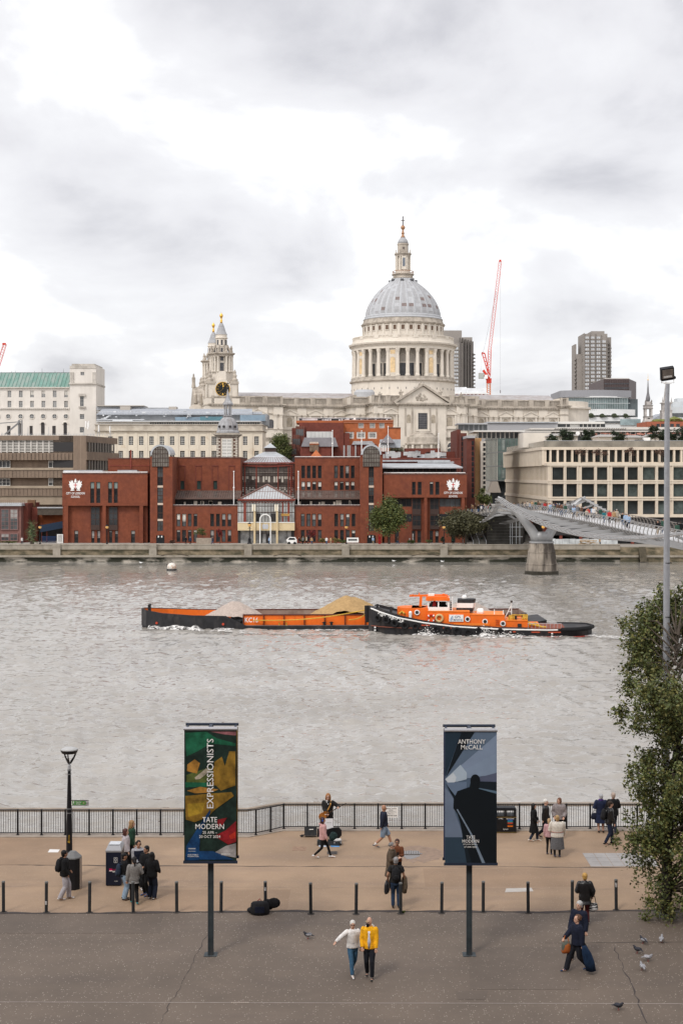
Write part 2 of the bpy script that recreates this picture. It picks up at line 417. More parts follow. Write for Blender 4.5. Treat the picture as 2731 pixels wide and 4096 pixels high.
# ---------------- the river: a wave-shaped sheet
def wave_sheet():
 rng=np.random.default_rng(3)
 ys=[59.9]
 while ys[-1]<300:ys.append(ys[-1]+ys[-1]*.0028)
 ys=np.array(ys);nx=340;u=np.linspace(-1,1,nx)
 xs=u[None,:]*(ys[:,None]*.28+8);yy=np.repeat(ys[:,None],nx,1)
 z=np.zeros_like(xs)
 for k in range(46):
  L=1.3*(6.5/1.3)**rng.random();th=rng.normal(1.35,.55);a=.0125*L*rng.uniform(.4,1)/1.5
  kk=2*np.pi/L;ph=rng.uniform(0,6.28)
  s_=np.sin(kk*(xs*np.cos(th)+yy*np.sin(th))+ph+.8*np.sin(.11*xs+.07*yy+k))
  z+=a*(1-np.abs(s_))*1.6*np.clip((L*90/yy),0,1)*np.clip((300-yy)/90,.12,1)
 for cx,cy,hw,am in((-22,154.5,1,.22),(3.2,153,1,.28)):
  dx_=xs-cx;dv=np.abs(yy-cy)-np.abs(dx_)*.16-1.2
  z+=am*np.exp(-(dv/.8)**2)*np.exp(-np.clip(dx_,0,99)/18)*(dx_>-.5)
 z-=z.mean()
 co=np.stack([xs,yy,z+WATER],-1).reshape(-1,3)
 n,mm=xs.shape;i=np.arange(n*mm).reshape(n,mm)
 f=np.stack([i[:-1,:-1],i[:-1,1:],i[1:,1:],i[1:,:-1]],-1).reshape(-1,4)
 me=bpy.data.meshes.new('river')
 me.vertices.add(len(co));me.vertices.foreach_set('co',co.reshape(-1))
 me.loops.add(f.size);me.loops.foreach_set('vertex_index',f.reshape(-1))
 me.polygons.add(len(f));me.polygons.foreach_set('loop_start',np.arange(0,f.size,4));me.polygons.foreach_set('loop_total',np.full(len(f),4))
 me.polygons.foreach_set('use_smooth',np.ones(len(f),bool));me.update();me.validate()
 return me
def water_mat():
 m=bpy.data.materials.new('silty_water');m.use_nodes=True;t=m.node_tree;b=t.nodes['Principled BSDF']
 g=t.nodes.new('ShaderNodeTexCoord').outputs['Object']
 def noise(sc,det,sx,sy,ro=.6,dis=0):
  mp_=t.nodes.new('ShaderNodeMapping');mp_.inputs['Scale'].default_value=(sx,sy,1);t.links.new(g,mp_.inputs[0])
  n=t.nodes.new('ShaderNodeTexNoise');n.inputs['Scale'].default_value=sc;n.inputs['Detail'].default_value=det
  n.inputs['Roughness'].default_value=ro;n.inputs['Distortion'].default_value=dis
  t.links.new(mp_.outputs[0],n.inputs['Vector']);return n.outputs['Fac']
 r=t.nodes.new('ShaderNodeValToRGB');t.links.new(noise(.05,5,1,1.6),r.inputs[0])
 r.color_ramp.elements[0].position=.35;r.color_ramp.elements[1].position=.65
 r.color_ramp.elements[0].color=(.27,.248,.218,1);r.color_ramp.elements[1].color=(.345,.322,.29,1)
 t.links.new(r.outputs[0],b.inputs['Base Color'])
 b.inputs['Roughness'].default_value=.06;b.inputs['IOR'].default_value=1.62
 sx=t.nodes.new('ShaderNodeSeparateXYZ');t.links.new(g,sx.inputs[0])
 lee=t.nodes.new('ShaderNodeMapRange');lee.inputs[1].default_value=205;lee.inputs[2].default_value=280;lee.inputs[3].default_value=1;lee.inputs[4].default_value=.07;t.links.new(sx.outputs['Y'],lee.inputs[0])
 slk=t.nodes.new('ShaderNodeMapRange');slk.inputs[1].default_value=.38;slk.inputs[2].default_value=.6;slk.inputs[3].default_value=.35;slk.inputs[4].default_value=1;t.links.new(noise(.045,5,.5,1,.6,.5),slk.inputs[0])
 mu=t.nodes.new('ShaderNodeMath');mu.operation='MULTIPLY';t.links.new(lee.outputs[0],mu.inputs[0]);t.links.new(slk.outputs[0],mu.inputs[1])
 u1=t.nodes.new('ShaderNodeBump');t.links.new(mu.outputs[0],u1.inputs['Strength']);u1.inputs['Distance'].default_value=.26
 t.links.new(noise(.95,4,.42,1,.55,.5),u1.inputs['Height'])
 u2=t.nodes.new('ShaderNodeBump');t.links.new(mu.outputs[0],u2.inputs['Strength']);u2.inputs['Distance'].default_value=.06
 t.links.new(noise(2.8,4,.5,1,.6,.3),u2.inputs['Height']);t.links.new(u1.outputs[0],u2.inputs['Normal'])
 t.links.new(u2.outputs[0],b.inputs['Normal'])
 return m
M_water=water_mat()
ro_=bpy.data.objects.new('river',wave_sheet());ro_.data.materials.append(M_water);link(ro_);tag(ro_,kind='structure')
m=MB();m.slab([(-900,59.5),(900,59.5),(900,300),(-900,300)],WATER-.6,WATER-.5);tag(m.build('river_bed',mat('river_mud',(.08,.065,.05),.9)),kind='structure')
for sgn in(-1,1):
 m=MB();m.add([(sgn*26,59.9,WATER),(sgn*900,59.9,WATER),(sgn*900,300,WATER),(sgn*90,300,WATER)],[(0,1,2,3)])
 tag(m.build('river_reach',M_water),kind='structure')
 # ---------------- far quay
QY=290.0
def far_wall():
 t=thing('river_wall','long stained stone embankment wall along the far side of the river','wall',(0,QY,WATER))
 M_u=mat('quay_granite',(.31,.275,.225),.85,var=.16,vs=.8,dirt=(.12,.10,.075),dscale=(.6,1,.25),damt=.55,bump=.15,bs=6)
 M_l=mat('quay_granite_tidal',(.225,.18,.12),.9,var=.3,vs=1.2,dirt=(.045,.045,.028),dscale=(.35,1,.9),damt=.85,dlo=.4,dhi=.62,bump=.25,bs=5)
 M_b=mat('quay_weeded_foot',(.42,.38,.32),.9,var=.25,vs=.7,dirt=(.022,.024,.015),dscale=(.16,1,.5),damt=.97,dlo=.40,dhi=.50,bump=.3,bs=4)
 zt=Z(2178,QY);z1=Z(2199,QY);z2=Z(2212,QY);z3=Z(2222,QY)
 m=MB();m.box(-260,X(2480,QY),QY,QY+1.6,z1,zt)
 m2=MB()
 x=-100.
 while x<X(2470,QY):
  m.box(x+.02,x+1.66,QY-.05,QY+.02,z1+.06,zt-.16);x+=1.7
 m.box(-260,X(2480,QY),QY-.12,QY+.3,zt-.12,zt+.05)
 m.build('parapet',M_u,t)
 m2.box(-260,X(2480,QY),QY+.02,QY+2,z3,z1);m2.box(-260,X(2480,QY),QY-.15,QY+2,z1-.1,z1+.02);m2.build('lower_wall',M_l,t)
 m=MB();m.box(-260,X(2800,QY),QY-.55,QY+2,z3-.35,z3+.06);m.build('ledge',M_u,t)
 m=MB();m.box(-260,X(2800,QY),QY-.1,QY+2,-4.5,z3-.3);m.build('wall_foot',M_b,t)
 for px in(228,612,992,1382,1775):
  m=MB();w_=15*QY/F;c=X(px,QY)
  m.box(c-w_,c+w_,QY-.45,QY+.4,z3+.06,zt+.08);m.box(c-w_-.08,c+w_+.08,QY-.52,QY+.4,zt-.45,zt-.3)
  m.build('pier',M_u,t)
 m=MB();m.box(X(2480,QY),X(3400,QY),QY-.3,QY+3,-4.5,Z(2190,QY));m.build('dock_wall',M_l,t)
 m=MB()
 for i in range(9):m.box(X(2552,QY),X(2580,QY),QY-1.7+i*.16,QY-.32,WATER-.3,WATER+.15+i*.32)
 m.build('water_stairs',mat('timber_stair',(.10,.085,.06),.9,var=.3,vs=2),t)
 for px in(700,1150,1700):
  m=MB();pts=[(X(px+k*14,QY),QY-.62,Z(2213+10*(abs(k)/4.)**1.4,QY))for k in range(-4,5)];m.tube(pts,.05,4);m.build('mooring_chain',mat('rusty_chain',(.06,.045,.035),.9),t)
far_wall()
M_pave=mat('far_paving',(.30,.275,.24),.85,var=.15,vs=.5)
m=MB();m.slab([(-900,QY+1),(900,QY+1),(900,420),(-900,420)],-3,.35);tag(m.build('far_quay',M_pave),kind='structure')
m=MB();m.add([(-900,415,.36),(900,415,.36),(900,540,13),(-900,540,13),(900,5200,14),(-900,5200,14)],[(0,1,2,3),(3,2,4,5)])
tag(m.build('city_ground',M_pave),kind='structure')
# ================================================================ the domed cathedral
CX,CY,CT=25.9,600.0,rad(10)
def cathedral():
 cs,sn=math.cos(CT),math.sin(CT)
 t=thing('cathedral','pale stone cathedral with a great lead dome and twin west towers','cathedral',(CX,CY,0),CT,world=False)
 OFF[t.name]=Vector((0,0,0))
 def LX(px,yl):
  k=(px-HX)/F;return(k*(CY+yl*cs)-CX+yl*sn)/(cs-k*sn)
 def LZ(py,x,yl):return H-(py-HY)*(CY+x*sn+yl*cs)/F
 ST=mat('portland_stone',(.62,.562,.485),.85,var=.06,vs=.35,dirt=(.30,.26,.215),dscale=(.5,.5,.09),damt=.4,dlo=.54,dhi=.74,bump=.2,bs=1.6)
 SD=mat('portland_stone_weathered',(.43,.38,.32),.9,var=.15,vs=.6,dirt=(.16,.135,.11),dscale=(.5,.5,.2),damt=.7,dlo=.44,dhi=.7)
 HN=mat('honey_niche',(.62,.46,.27),.85,var=.25,vs=.8)
 DK=mat('shadowed_window',(.05,.05,.055),.35,var=.5,vs=1)
 LD=mat('dome_lead',(.325,.325,.33),.55,var=.12,vs=.9,dirt=(.27,.265,.27),dscale=(.6,.6,.10),damt=.6)
 LD2=mat('dome_lead_light',(.39,.395,.405),.5,var=.10,vs=.9)
 LDK=mat('dome_lead_stained',(.19,.15,.14),.6,var=.3,vs=1)
 LR=mat('roof_lead',(.36,.34,.335),.6,var=.15,vs=.5,dirt=(.25,.19,.16),dscale=(.25,.25,1),damt=.7)
 GD=mat('gilding',(.80,.48,.10),.35,1)
 GB=mat('worn_gilding',(.36,.19,.10),.6,.3,var=.4,vs=2)
 DM=mat('dark_cross_metal',(.09,.07,.065),.6,.4)
 def P(phi,r,z):return Vector((r*math.sin(phi),-r*math.cos(phi),z))
 V0=rad(-12.5)
 # ---- body blocks
 def block(name,x0,x1,y0,y1,zt=46.3,pil=(),aed=(),par=True,dent=True,m0=ST):
  m=MB();m.box(x0,x1,y0,y1,8,zt-3.4);m.box(x0+.5,x1-.5,y0+.5,y1-.5,zt-3.4,zt)
  o=m.build(name,m0,t)
  c=MB()
  for z,h,p in((zt-3.5,.45,1.25),(zt-4.1,.6,.75),(29.7,.5,.9),(29.0,.7,.5),(zt-7.0,.25,.35),(33.4,.3,.3)):
   c.box(x0-p,x1+p,y0-p,y1+p,z,z+h)
  if dent:
   x=x0
   while x<x1:c.box(x,x+.5,y0-1.15,y0-.7,zt-4.0,zt-3.52);x+=1.05
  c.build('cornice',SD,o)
  if par:
   b=MB();b.box(x0,x1,y0-.1,y0+.5,zt-3.05,zt-2.5);b.box(x0,x1,y0-.15,y0+.55,zt-.45,zt)
   n=max(1,int((x1-x0)/6.2));
   for i in range(n+1):
    c_=x0+(x1-x0)*i/n;b.box(max(x0,c_-1),min(x1,c_+1),y0-.2,y0+.6,zt-3,zt+.12)
   x=x0+.3
   while x<x1-.2:b.box(x,x+.28,y0+.05,y0+.3,zt-2.5,zt-.45);x+=.62
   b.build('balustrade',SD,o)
  for c_ in pil:
   p=MB()
   for d_ in(-1.15,1.15):
    p.box(c_+d_-.62,c_+d_+.62,y0-.42,y0+.1,33.7,zt-8.2);p.box(c_+d_-.75,c_+d_+.75,y0-.55,y0+.1,33.3,34.1)
    p.box(c_+d_-.62,c_+d_+.62,y0-.42,y0+.1,13,28)
    p.loft([[(c_+d_+sx*w_,y0-.1+sy*dq,z_)for sx,sy in((-1,-1),(1,-1),(1,1),(-1,1))]for z_,w_,dq in((zt-8.2,.62,.4),(zt-7.7,.72,.5),(zt-7.3,1.0,.75),(zt-7.0,1.02,.78))])
   p.box(c_-1.9,c_+1.9,y0-.6,y0,zt-7.0,zt-4.2)
   p.build('pilasters',ST,o)
  for c_ in aed:aedicule(o,c_,y0)
  return o
 def aedicule(o,c_,y0,zb=34.0,wd=1.0):
  a=MB()
  a.box(c_-2.6*wd,c_-1.9*wd,y0-.6,y0,zb,zb+5);a.box(c_+1.9*wd,c_+2.6*wd,y0-.6,y0,zb,zb+5)
  a.box(c_-3*wd,c_+3*wd,y0-.8,y0,zb+5,zb+5.55);a.box(c_-2.9*wd,c_+2.9*wd,y0-.7,y0,zb-.6,zb)
  a.prism([(c_-3.3*wd,zb+5.55),(c_+3.3*wd,zb+5.55),(c_,zb+7.2)],y0-.55,y0)
  a.bar((c_-3.4*wd,y0-.45,zb+5.65),(c_,y0-.45,zb+7.4),.9,.35);a.bar((c_+3.4*wd,y0-.45,zb+5.65),(c_,y0-.45,zb+7.4),.9,.35)
  q=a.build('aedicule',ST,o)
  n=MB();arch=[(c_+1.15*math.cos(k*math.pi/10),zb+3.2+1.15*math.sin(k*math.pi/10))for k in range(11)]
  n.prism([(c_-1.15,zb+.6),(c_+1.15,zb+.6)]+arch,y0-.06,y0+.02);n.build('niche',mat('niche_stone',(.36,.31,.245),.9,var=.3,vs=.8),o)
 def awin(o,c_,y0,zb,zt_,hw,m_=DK,fr=.45):
  f=MB();pts=lambda h_:[(c_-h_,zb),(c_+h_,zb)]+[(c_+h_*math.cos(k*math.pi/10),zt_-hw+h_*math.sin(k*math.pi/10))for k in range(11)]
  q=MB();q.prism(pts(hw),y0-.1,y0+.02)
  ring_o,ring_i=pts(hw+fr),pts(hw)
  nn=len(ring_o);vs=[(p[0],y0-.28,p[1])for p in ring_o]+[(p[0],y0-.28,p[1])for p in ring_i]+[(p[0],y0+.02,p[1])for p in ring_o]+[(p[0],y0-.05,p[1])for p in ring_i]
  f.add(vs,[(i,(i+1)%nn,nn+(i+1)%nn,nn+i)for i in range(nn)]+[(i,2*nn+i,2*nn+(i+1)%nn,(i+1)%nn)for i in range(nn)]+[(nn+i,nn+(i+1)%nn,3*nn+(i+1)%nn,3*nn+i)for i in range(nn)])
  w_=f.build('window',ST,o);q.build('pane',m_,w_)
  b=MB()
  for k in range(-2,3):b.box(c_+k*hw/2.5-.04,c_+k*hw/2.5+.04,y0-.16,y0-.1,zb,zt_-hw*.4)
  for k in range(1,7):z_=zb+(zt_-zb)*k/7;b.box(c_-hw*.95,c_+hw*.95,y0-.15,y0-.1,z_-.04,z_+.04)
  b.build('glazing_bars',mat('leaded_bars',(.16,.15,.15),.6),w_)
 yn=-18.0
 xw=LX(1131,-25)
 wb=block('west_block',LX(846,-25),xw,-25,25,pil=(LX(1050,-25)-.0,LX(1112,-25),LX(965,-25)),zt=46.4)
 awin(wb,LX(1083,-25),-25,LZ(1716,LX(1083,-25),-25),LZ(1677,LX(1083,-25),-25),1.35)
 aedicule(wb,LX(1030,-25),-25)
 xt0,xt1=LX(1487,-38),LX(1869,-38)
 nave=block('nave',xw,LX(1403,yn)+4,yn,18,pil=(LX(1206,yn),LX(1312,yn)),aed=(LX(1158,yn),LX(1262,yn),LX(1363,yn)))
 for c_ in(1158,1262,1363):awin(nave,LX(c_,yn),yn,21,27.5,1.5)
 xe=LX(2250,yn)
 choir=block('choir',LX(1907,yn)-4,xe,yn,18,pil=(LX(1972,yn),LX(2071,yn),LX(2170,yn)),aed=(LX(1924,yn),LX(2022,yn),LX(2121,yn),LX(2210,yn)))
 block('east_corner',xe-1.5,LX(2272,yn-1),yn-1.2,yn+10,zt=47.2,par=True)
 m=MB();m.lathe([(14,8),(14,43),(15,43.2),(15,44),(13.8,44.2),(13.8,46.3)],20,(xe+3,0,0),-math.pi/2,math.pi);m.build('apse',ST,t)
 block('south_bastion',LX(1403,-30),xt0+1,-30,0,pil=(LX(1440,-30),))
 block('south_bastion',xt1-1,LX(1909,-30),-30,0,pil=(LX(1889,-30),))
 tr=block('transept',xt0,xt1,-38,38,pil=(LX(1512,-38),LX(1610,-38),LX(1768,-38),LX(1842,-38)),aed=(),par=True,zt=46.6)
 tc_=LX(1687,-38)
 fr=MB();hw=(LX(1780,-38)-LX(1592,-38))/2
 fr.box(tc_-hw,tc_+hw,-39.2,-37,14,43.1)
 pe=fr.build('pediment_bay',ST,tr)
 m=MB();m.prism([(tc_-hw-.8,43.6),(tc_+hw+.8,43.6),(tc_,50.2)],-39.1,-36);m.build('pediment',ST,pe)
 m=MB();m.bar((tc_-hw-2,-39,43.6),(tc_,-39,50.9),2.6,.75);m.bar((tc_+hw+2,-39,43.6),(tc_,-39,50.9),2.6,.75);m.box(tc_-hw-1.6,tc_+hw+1.6,-40.4,-37,42.9,43.6)
 x=tc_-hw-1
 while x<tc_+hw+1:m.box(x,x+.5,-40.1,-39.2,42.4,42.9);x+=1.05
 m.build('pediment_cornice',SD,pe)
 m=MB();rr=random.Random(4)
 for i in range(26):
  a=rr.uniform(.1,3.0);r_=rr.uniform(0,2.6);m.ball((tc_+r_*1.2*math.cos(a),-39.1,44.6+r_*math.sin(a)),(.45,.25,.5),7,4,.2,rr)
 m.build('tympanum_relief',SD,pe)
 awz0,awz1=LZ(1716,tc_,-39),LZ(1652,tc_,-39)
 m=MB();m.box(tc_-1.9,tc_+1.9,-39.28,-39.15,awz0,awz1);o_=None
 f=MB()
 for x0_,x1_,z0_,z1_ in((-2.7,-1.9,awz0-.4,awz1+.8),(1.9,2.7,awz0-.4,awz1+.8),(-1.9,1.9,awz1,awz1+.8),(-2.9,2.9,awz0-.9,awz0-.4)):f.box(tc_+x0_,tc_+x1_,-39.6,-39.15,z0_,z1_)
 w_=f.build('great_window',ST,pe);m.build('pane',DK,w_)
 b=MB()
 for k in range(1,7):z_=awz0+(awz1-awz0)*k/7;b.box(tc_-1.9,tc_+1.9,-39.34,-39.28,z_-.06,z_+.06)
 b.build('glazing_bars',mat('leaded_bars',(.16,.15,.15),.6),w_)
 for px in(1634,1732):
  c_=LX(px,-39);n=MB();n.prism([(c_-.8,35.6),(c_+.8,35.6)]+[(c_+.8*math.cos(k*math.pi/8),38.2+.8*math.sin(k*math.pi/8))for k in range(9)],-39.28,-39.15);n.build('niche',mat('niche_stone',(.36,.31,.245),.9,var=.3,vs=.8),pe)
  n=MB()
  for s_ in(-1.35,1.35):n.box(c_+s_-.28,c_+s_+.28,-39.5,-39.15,30.6,41.6)
  n.build('carved_strip',SD,pe)
 for px in(1563,1798):aedicule(tr,LX(px,-38),-38,34.0);awin(tr,LX(px+6,-38),-38,22,28,1.6)
 awin(tr,LX(1800,-38),-38,LZ(1832,0,-38),LZ(1792,0,-38),1.7)
 m=MB();r0=6.3
 m.lathe([(r0,10),(r0,26.9),(r0+.7,27.1),(r0+.7,27.8),(r0,28),(r0,29.9),(r0-.8,30.2),(r0-1,30.6),(r0-2.2,31.2),(r0-2.3,31.6),(r0-4,32.1),(0.2,32.5)],24,(tc_,-39.2,0),math.pi,math.pi);m.build('round_porch',SD,tr)
 m=MB()
 for k in range(6):
  a=math.pi+math.pi*(k+.5)/6;m.cyl((tc_+7.2*math.cos(a),-39.2+7.2*math.sin(a),12),(tc_+7.2*math.cos(a),-39.2+7.2*math.sin(a),26.9),.55,.48,10)
 m.build('porch_columns',ST,tr)
 m=MB()
 for x0_,x1_ in((xw-26,-18),(18,xe)):m.loft([[(x0_,-11,45.6),(x0_,0,49.3),(x0_,11,45.6)],[(x1_,-11,45.6),(x1_,0,49.3),(x1_,11,45.6)]])
 m.loft([[(-9,-36.5,45.6),(0+tc_*0,-36.5,49.6),(9,-36.5,45.6)],[(-9,0,45.6),(0,0,49.6),(9,0,45.6)]]);m.build('lead_roof',LR,t)
 m=MB();m.box(-26,26,-26,26,44,47.2);m.build('crossing_base',SD,t)
 m=MB();m.lathe([(4.2,46),(4.2,48.4),(3.4,49.4)],20,(LX(1457,-24),-24,0));m.build('stair_cap',LD2,t)
 def statue(x,y,z,h,ped=1.2):
  s_=MB();s_.box(x-.9,x+.9,y-.9,y+.9,z-ped,z)
  k=h/4.0
  s_.lathe([(.75*k,0),(.8*k,.3*k),(.6*k,1.4*k),(.62*k,2.2*k),(.72*k,2.9*k),(.3*k,3.3*k)],9,(x,y,z))
  s_.ball((x,y,z+3.65*k),(.3*k,.32*k,.38*k),8,5)
  s_.tube([(x-.65*k,y,z+2.95*k),(x-.95*k,y-.2,z+2.2*k),(x-.6*k,y-.5*k,z+1.9*k)],[.22*k,.19*k,.14*k],6)
  s_.tube([(x+.65*k,y,z+2.95*k),(x+1.0*k,y-.1,z+2.5*k),(x+1.05*k,y-.3*k,z+3.3*k)],[.22*k,.18*k,.12*k],6)
  s_.build('statue',SD,t)
 for px,py,h_ in((1683,1522,4.4),(1603,1557,3.6),(1760,1557,3.6),(1518,1566,3.2),(1844,1568,3.2)):
  x=LX(px,-38);zt_=LZ(py,x,-38);statue(x,-38,zt_-h_,h_,3.0 if px!=1683 else 1.0)
  # ---- drum and dome
 C=lambda cy:129.0-.04707*cy;R=.0471
 m=MB();m.lathe([(23.2,46.5),(23.2,47.6),(21.9,48),(21.7,53.7)],72);m.build('lower_drum',ST,t)
 m=MB()
 for k in range(40):
  a=2*math.pi*k/40;c_=P(a,21.72,50.6);m.obox((c_.x,c_.y,c_.z),(.28,.3,.8),a)
 m.build('vent_slots',DK,t)
 m=MB();m.lathe([(21.9,53.5),(22.5,53.8),(22.5,54.3),(21.9,54.6),(21.9,55.5),(16,55.6)],72);m.build('drum_plinth',SD,t)
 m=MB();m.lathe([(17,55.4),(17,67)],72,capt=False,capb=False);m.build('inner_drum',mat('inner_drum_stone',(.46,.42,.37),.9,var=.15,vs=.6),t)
 for k in range(32):
  a=V0+rad(-11.5+5.625+11.25*k)
  c_=P(a,20.75,0);col=MB()
  col.lathe([(1.05,55.6),(1.05,56.2),(.82,56.5),(.84,58),(.68,65.2),(.74,65.4),(1.0,66.3),(1.08,66.9)],12,(c_.x,c_.y,0));
  col.build('column',ST,t,smooth=False)
 for k in range(8):
  a=V0+rad(-11.5+45*k)
  f=MB();c_=P(a,19.0,61.2);f.obox((c_.x,c_.y,c_.z),(3.1,3.6,11.4),a);f.build('filled_bay',ST,t)
  n=MB();M=Matrix.Rotation(a,4,'Z')
  pts=[(-1.0,57.0),(1.0,57.0)]+[(1.0*math.cos(i*math.pi/8),62.3+1.0*math.sin(i*math.pi/8))for i in range(9)]
  n.prism(pts,-20.9,-20.78);n.v=[tuple(M@Vector(p))for p in n.v];n.build('niche',HN,t)
  n=MB();n.box(-1.0,1.0,-20.88,-20.78,64.6,66.2);n.v=[tuple(M@Vector(p))for p in n.v];n.build('panel',HN,t)
  n=MB();n.tube([(1.25*math.cos(i*math.pi/8),-20.86,62.3+1.25*math.sin(i*math.pi/8))for i in range(9)],.14,5);n.box(-1.4,1.4,-20.98,-20.78,56.5,56.95);n.v=[tuple(M@Vector(p))for p in n.v];n.build('niche_surround',ST,t)
  for j in(1,2,3):
   b=a+rad(11.25*j);M2=Matrix.Rotation(b,4,'Z')
   n=MB();n.box(-1.25,1.25,-17.15,-16.9,56.0,61.2);n.v=[tuple(M2@Vector(p))for p in n.v];w_=n.build('drum_window',DK,t)
   n=MB();n.box(-1.7,-1.25,-17.4,-16.9,55.7,61.6);n.box(1.25,1.7,-17.4,-16.9,55.7,61.6);n.box(-1.25,1.25,-17.4,-16.9,61.2,61.7);n.tube([(1.3*math.cos(i*math.pi/8),-17.2,63.6+1.3*math.sin(i*math.pi/8))for i in range(9)],.16,5)
   n.v=[tuple(M2@Vector(p))for p in n.v];n.build('window_surround',ST,w_)
 m=MB();m.lathe([(19.2,66.9),(21.6,66.95),(21.6,68.2),(22.1,68.3),(22.1,68.6),(22.7,69.0),(22.9,69.6),(21.6,70.0),(21.4,71.0),(16.5,71.2)],72,capb=False);m.build('peristyle_entablature',ST,t)
 m=MB()
 for k in range(150):
  a=2*math.pi*k/150;c_=P(a,22.25,68.75);m.obox((c_.x,c_.y,c_.z),(.4,.5,.4),a)
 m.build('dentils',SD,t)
 m=MB();m.lathe([(21.0,71.0),(21.3,71.0),(21.3,71.35),(21.0,71.35)],72,capt=False,capb=False);m.lathe([(20.9,72.25),(21.4,72.25),(21.4,72.65),(20.9,72.65)],72,capt=False,capb=False)
 for k in range(192):
  a=2*math.pi*k/192;c_=P(a,21.15,71.8);big=(k%12 in(0,1,2));m.obox((c_.x,c_.y,c_.z),(.75 if big else .26,.5 if big else .26,1.1),a)
 m.build('gallery_balustrade',ST,t)
 m=MB();m.lathe([(16.9,71.0),(16.9,77.6)],96,capt=False,capb=False);m.build('upper_drum',ST,t)
 for k in range(32):
  a=V0+rad(11.25*k);M2=Matrix.Rotation(a,4,'Z')
  f=MB()
  for b in((-.95,-.68,75.0,76.95),(.68,.95,75.0,76.95),(-.95,.95,74.75,75.0),(-.95,.95,76.9,77.15)):f.box(b[0],b[1],-17.12,-16.7,b[2],b[3])
  f.v=[tuple(M2@Vector(p))for p in f.v];w_=f.build('attic_window',ST,t)
  n=MB();n.box(-.68,.68,-16.98,-16.7,75.0,76.9);n.v=[tuple(M2@Vector(p))for p in n.v];n.build('pane',mat('attic_opening',(.13,.085,.06),.8),w_)
  M3=Matrix.Rotation(a+rad(5.6),4,'Z');n=MB();n.box(-.5,.5,-17.2,-16.7,72.3,77.6);n.v=[tuple(M3@Vector(p))for p in n.v];n.build('attic_pilaster',ST,t)
 m=MB();m.lathe([(16.9,77.4),(17.5,77.7),(17.8,78.3),(17.1,78.6),(16.9,79.4),(16.7,79.5),(16.7,80.2)],96,capb=False,capt=False);m.build('attic_cornice',SD,t)
 m=MB();m.lathe([(16.7,80.1),(16.9,80.4),(16.3,80.9),(16.3,81.5),(15.9,81.9),(15.5,82)],96,capb=False);m.build('dome_foot',LD2,t)
 prof=[(15.75,81.9),(15.6,83.2),(15.25,84.6),(14.75,86.0),(14.1,87.4),(13.3,88.8),(12.4,90.1),(11.4,91.4),(10.2,92.7),(8.95,93.9),(7.6,95.0),(6.3,96.0),(5.2,97.0),(4.6,97.9)]
 nseg=192;vs=[];fs=[];mi=[];rr=random.Random(11)
 for r_,z_ in prof:
  for i in range(nseg):
   a=V0+rad(5.625)+2*math.pi*i/nseg;rib=1.0 if i%6 in(0,1)else 0
   q=r_+.22*rib*min(1,r_/9);vs.append((q*math.sin(a),-q*math.cos(a),z_))
 shade={}
 for k in range(len(prof)-1):
  for p in range(32):
   u=rr.random();dens=.18 if k in(1,2)else(.08 if k in(3,4,5)else .02)
   shade[(k,p)]=2 if u<dens else(1 if u<dens+.12 else 0)
 for k in range(len(prof)-1):
  for i in range(nseg):
   j=(i+1)%nseg;fs.append((k*nseg+i,k*nseg+j,(k+1)*nseg+j,(k+1)*nseg+i))
   p=i//6;s_=shade[(k,p)];mi.append(1 if i%6<2 else(s_ if(s_!=2 or 2<=i%6)else 0))
 m=MB();m.v=vs;m.f=fs;m.m=mi;m.build('dome',[LD,LD2,LDK],t)
 m=MB()
 for k in range(8):
  a=V0+rad(45*k-3);c_=P(a,5.6,96.9);m.obox((c_.x,c_.y,c_.z),(1.3,.9,.8),a)
 m.build('dome_lights',DK,t)
 m=MB();m.lathe([(4.5,97.6),(4.9,98.0),(4.2,98.4),(4.2,99.2),(4.9,99.6),(4.5,99.7),(4.5,99.9),(3.2,100)],32);m.build('lantern_base',SD,t)
 m=MB();m.lathe([(4.35,100.9),(4.5,100.9),(4.5,101.1),(4.35,101.1)],32,capt=False,capb=False)
 for k in range(32):
  c_=P(2*math.pi*k/32,4.42,100);m.box(c_.x-.05,c_.x+.05,c_.y-.05,c_.y+.05,99.7,101)
 m.build('gold_gallery_rail',GB,t)
 m=MB();m.lathe([(3.0,99.9),(3.0,101.3),(2.5,101.5),(2.45,107.6)],24);
 for k in range(4):
  a=V0+rad(90*k+8);c_=P(a,2.55,104.6);m.obox((c_.x,c_.y,c_.z),(1.9,1.0,6.2),a)
 m.build('lantern_core',ST,t)
 for k in range(4):
  a=V0+rad(90*k+8);c_=P(a,3.05,104.7);n=MB();n.obox((c_.x,c_.y,c_.z),(1.0,.12,3.6),a);n.build('lantern_window',mat('lantern_glass',(.12,.14,.17),.3),t)
 m=MB()
 for k in range(8):
  for d_ in(-7,7):
   c_=P(V0+rad(45*k+30.5+d_),3.1,0);m.cyl((c_.x,c_.y,101.5),(c_.x,c_.y,107.4),.25,.22,8)
 m.build('lantern_columns',ST,t)
 m=MB();m.lathe([(3.2,107.3),(3.3,107.8),(3.65,108.2),(3.6,108.6),(2.5,108.8),(2.3,109),(2.25,111.9),(2.5,112.3),(2.45,112.7),(2.2,112.8)],24)
 for k in range(8):
  c_=P(V0+rad(45*k+22),3.2,0);m.lathe([(.2,108.6),(.28,109),(.15,109.4),(.22,109.8),(.02,110.3)],7,(c_.x,c_.y,0))
 m.build('lantern_cornice',SD,t)
 c_=P(V0+rad(8),2.28,110.7);m=MB();m.tube([(c_.x-.1,c_.y-.12,c_.z),(c_.x+.03,c_.y+.12,c_.z)],[.42,.42],14);m.build('oculus',DM,t)
 m=MB();m.lathe([(2.25,112.8),(2.15,113.6),(1.7,114.6),(1.0,115.3),(.5,115.5)],24);m.build('lantern_cap',LD,t,smooth=True)
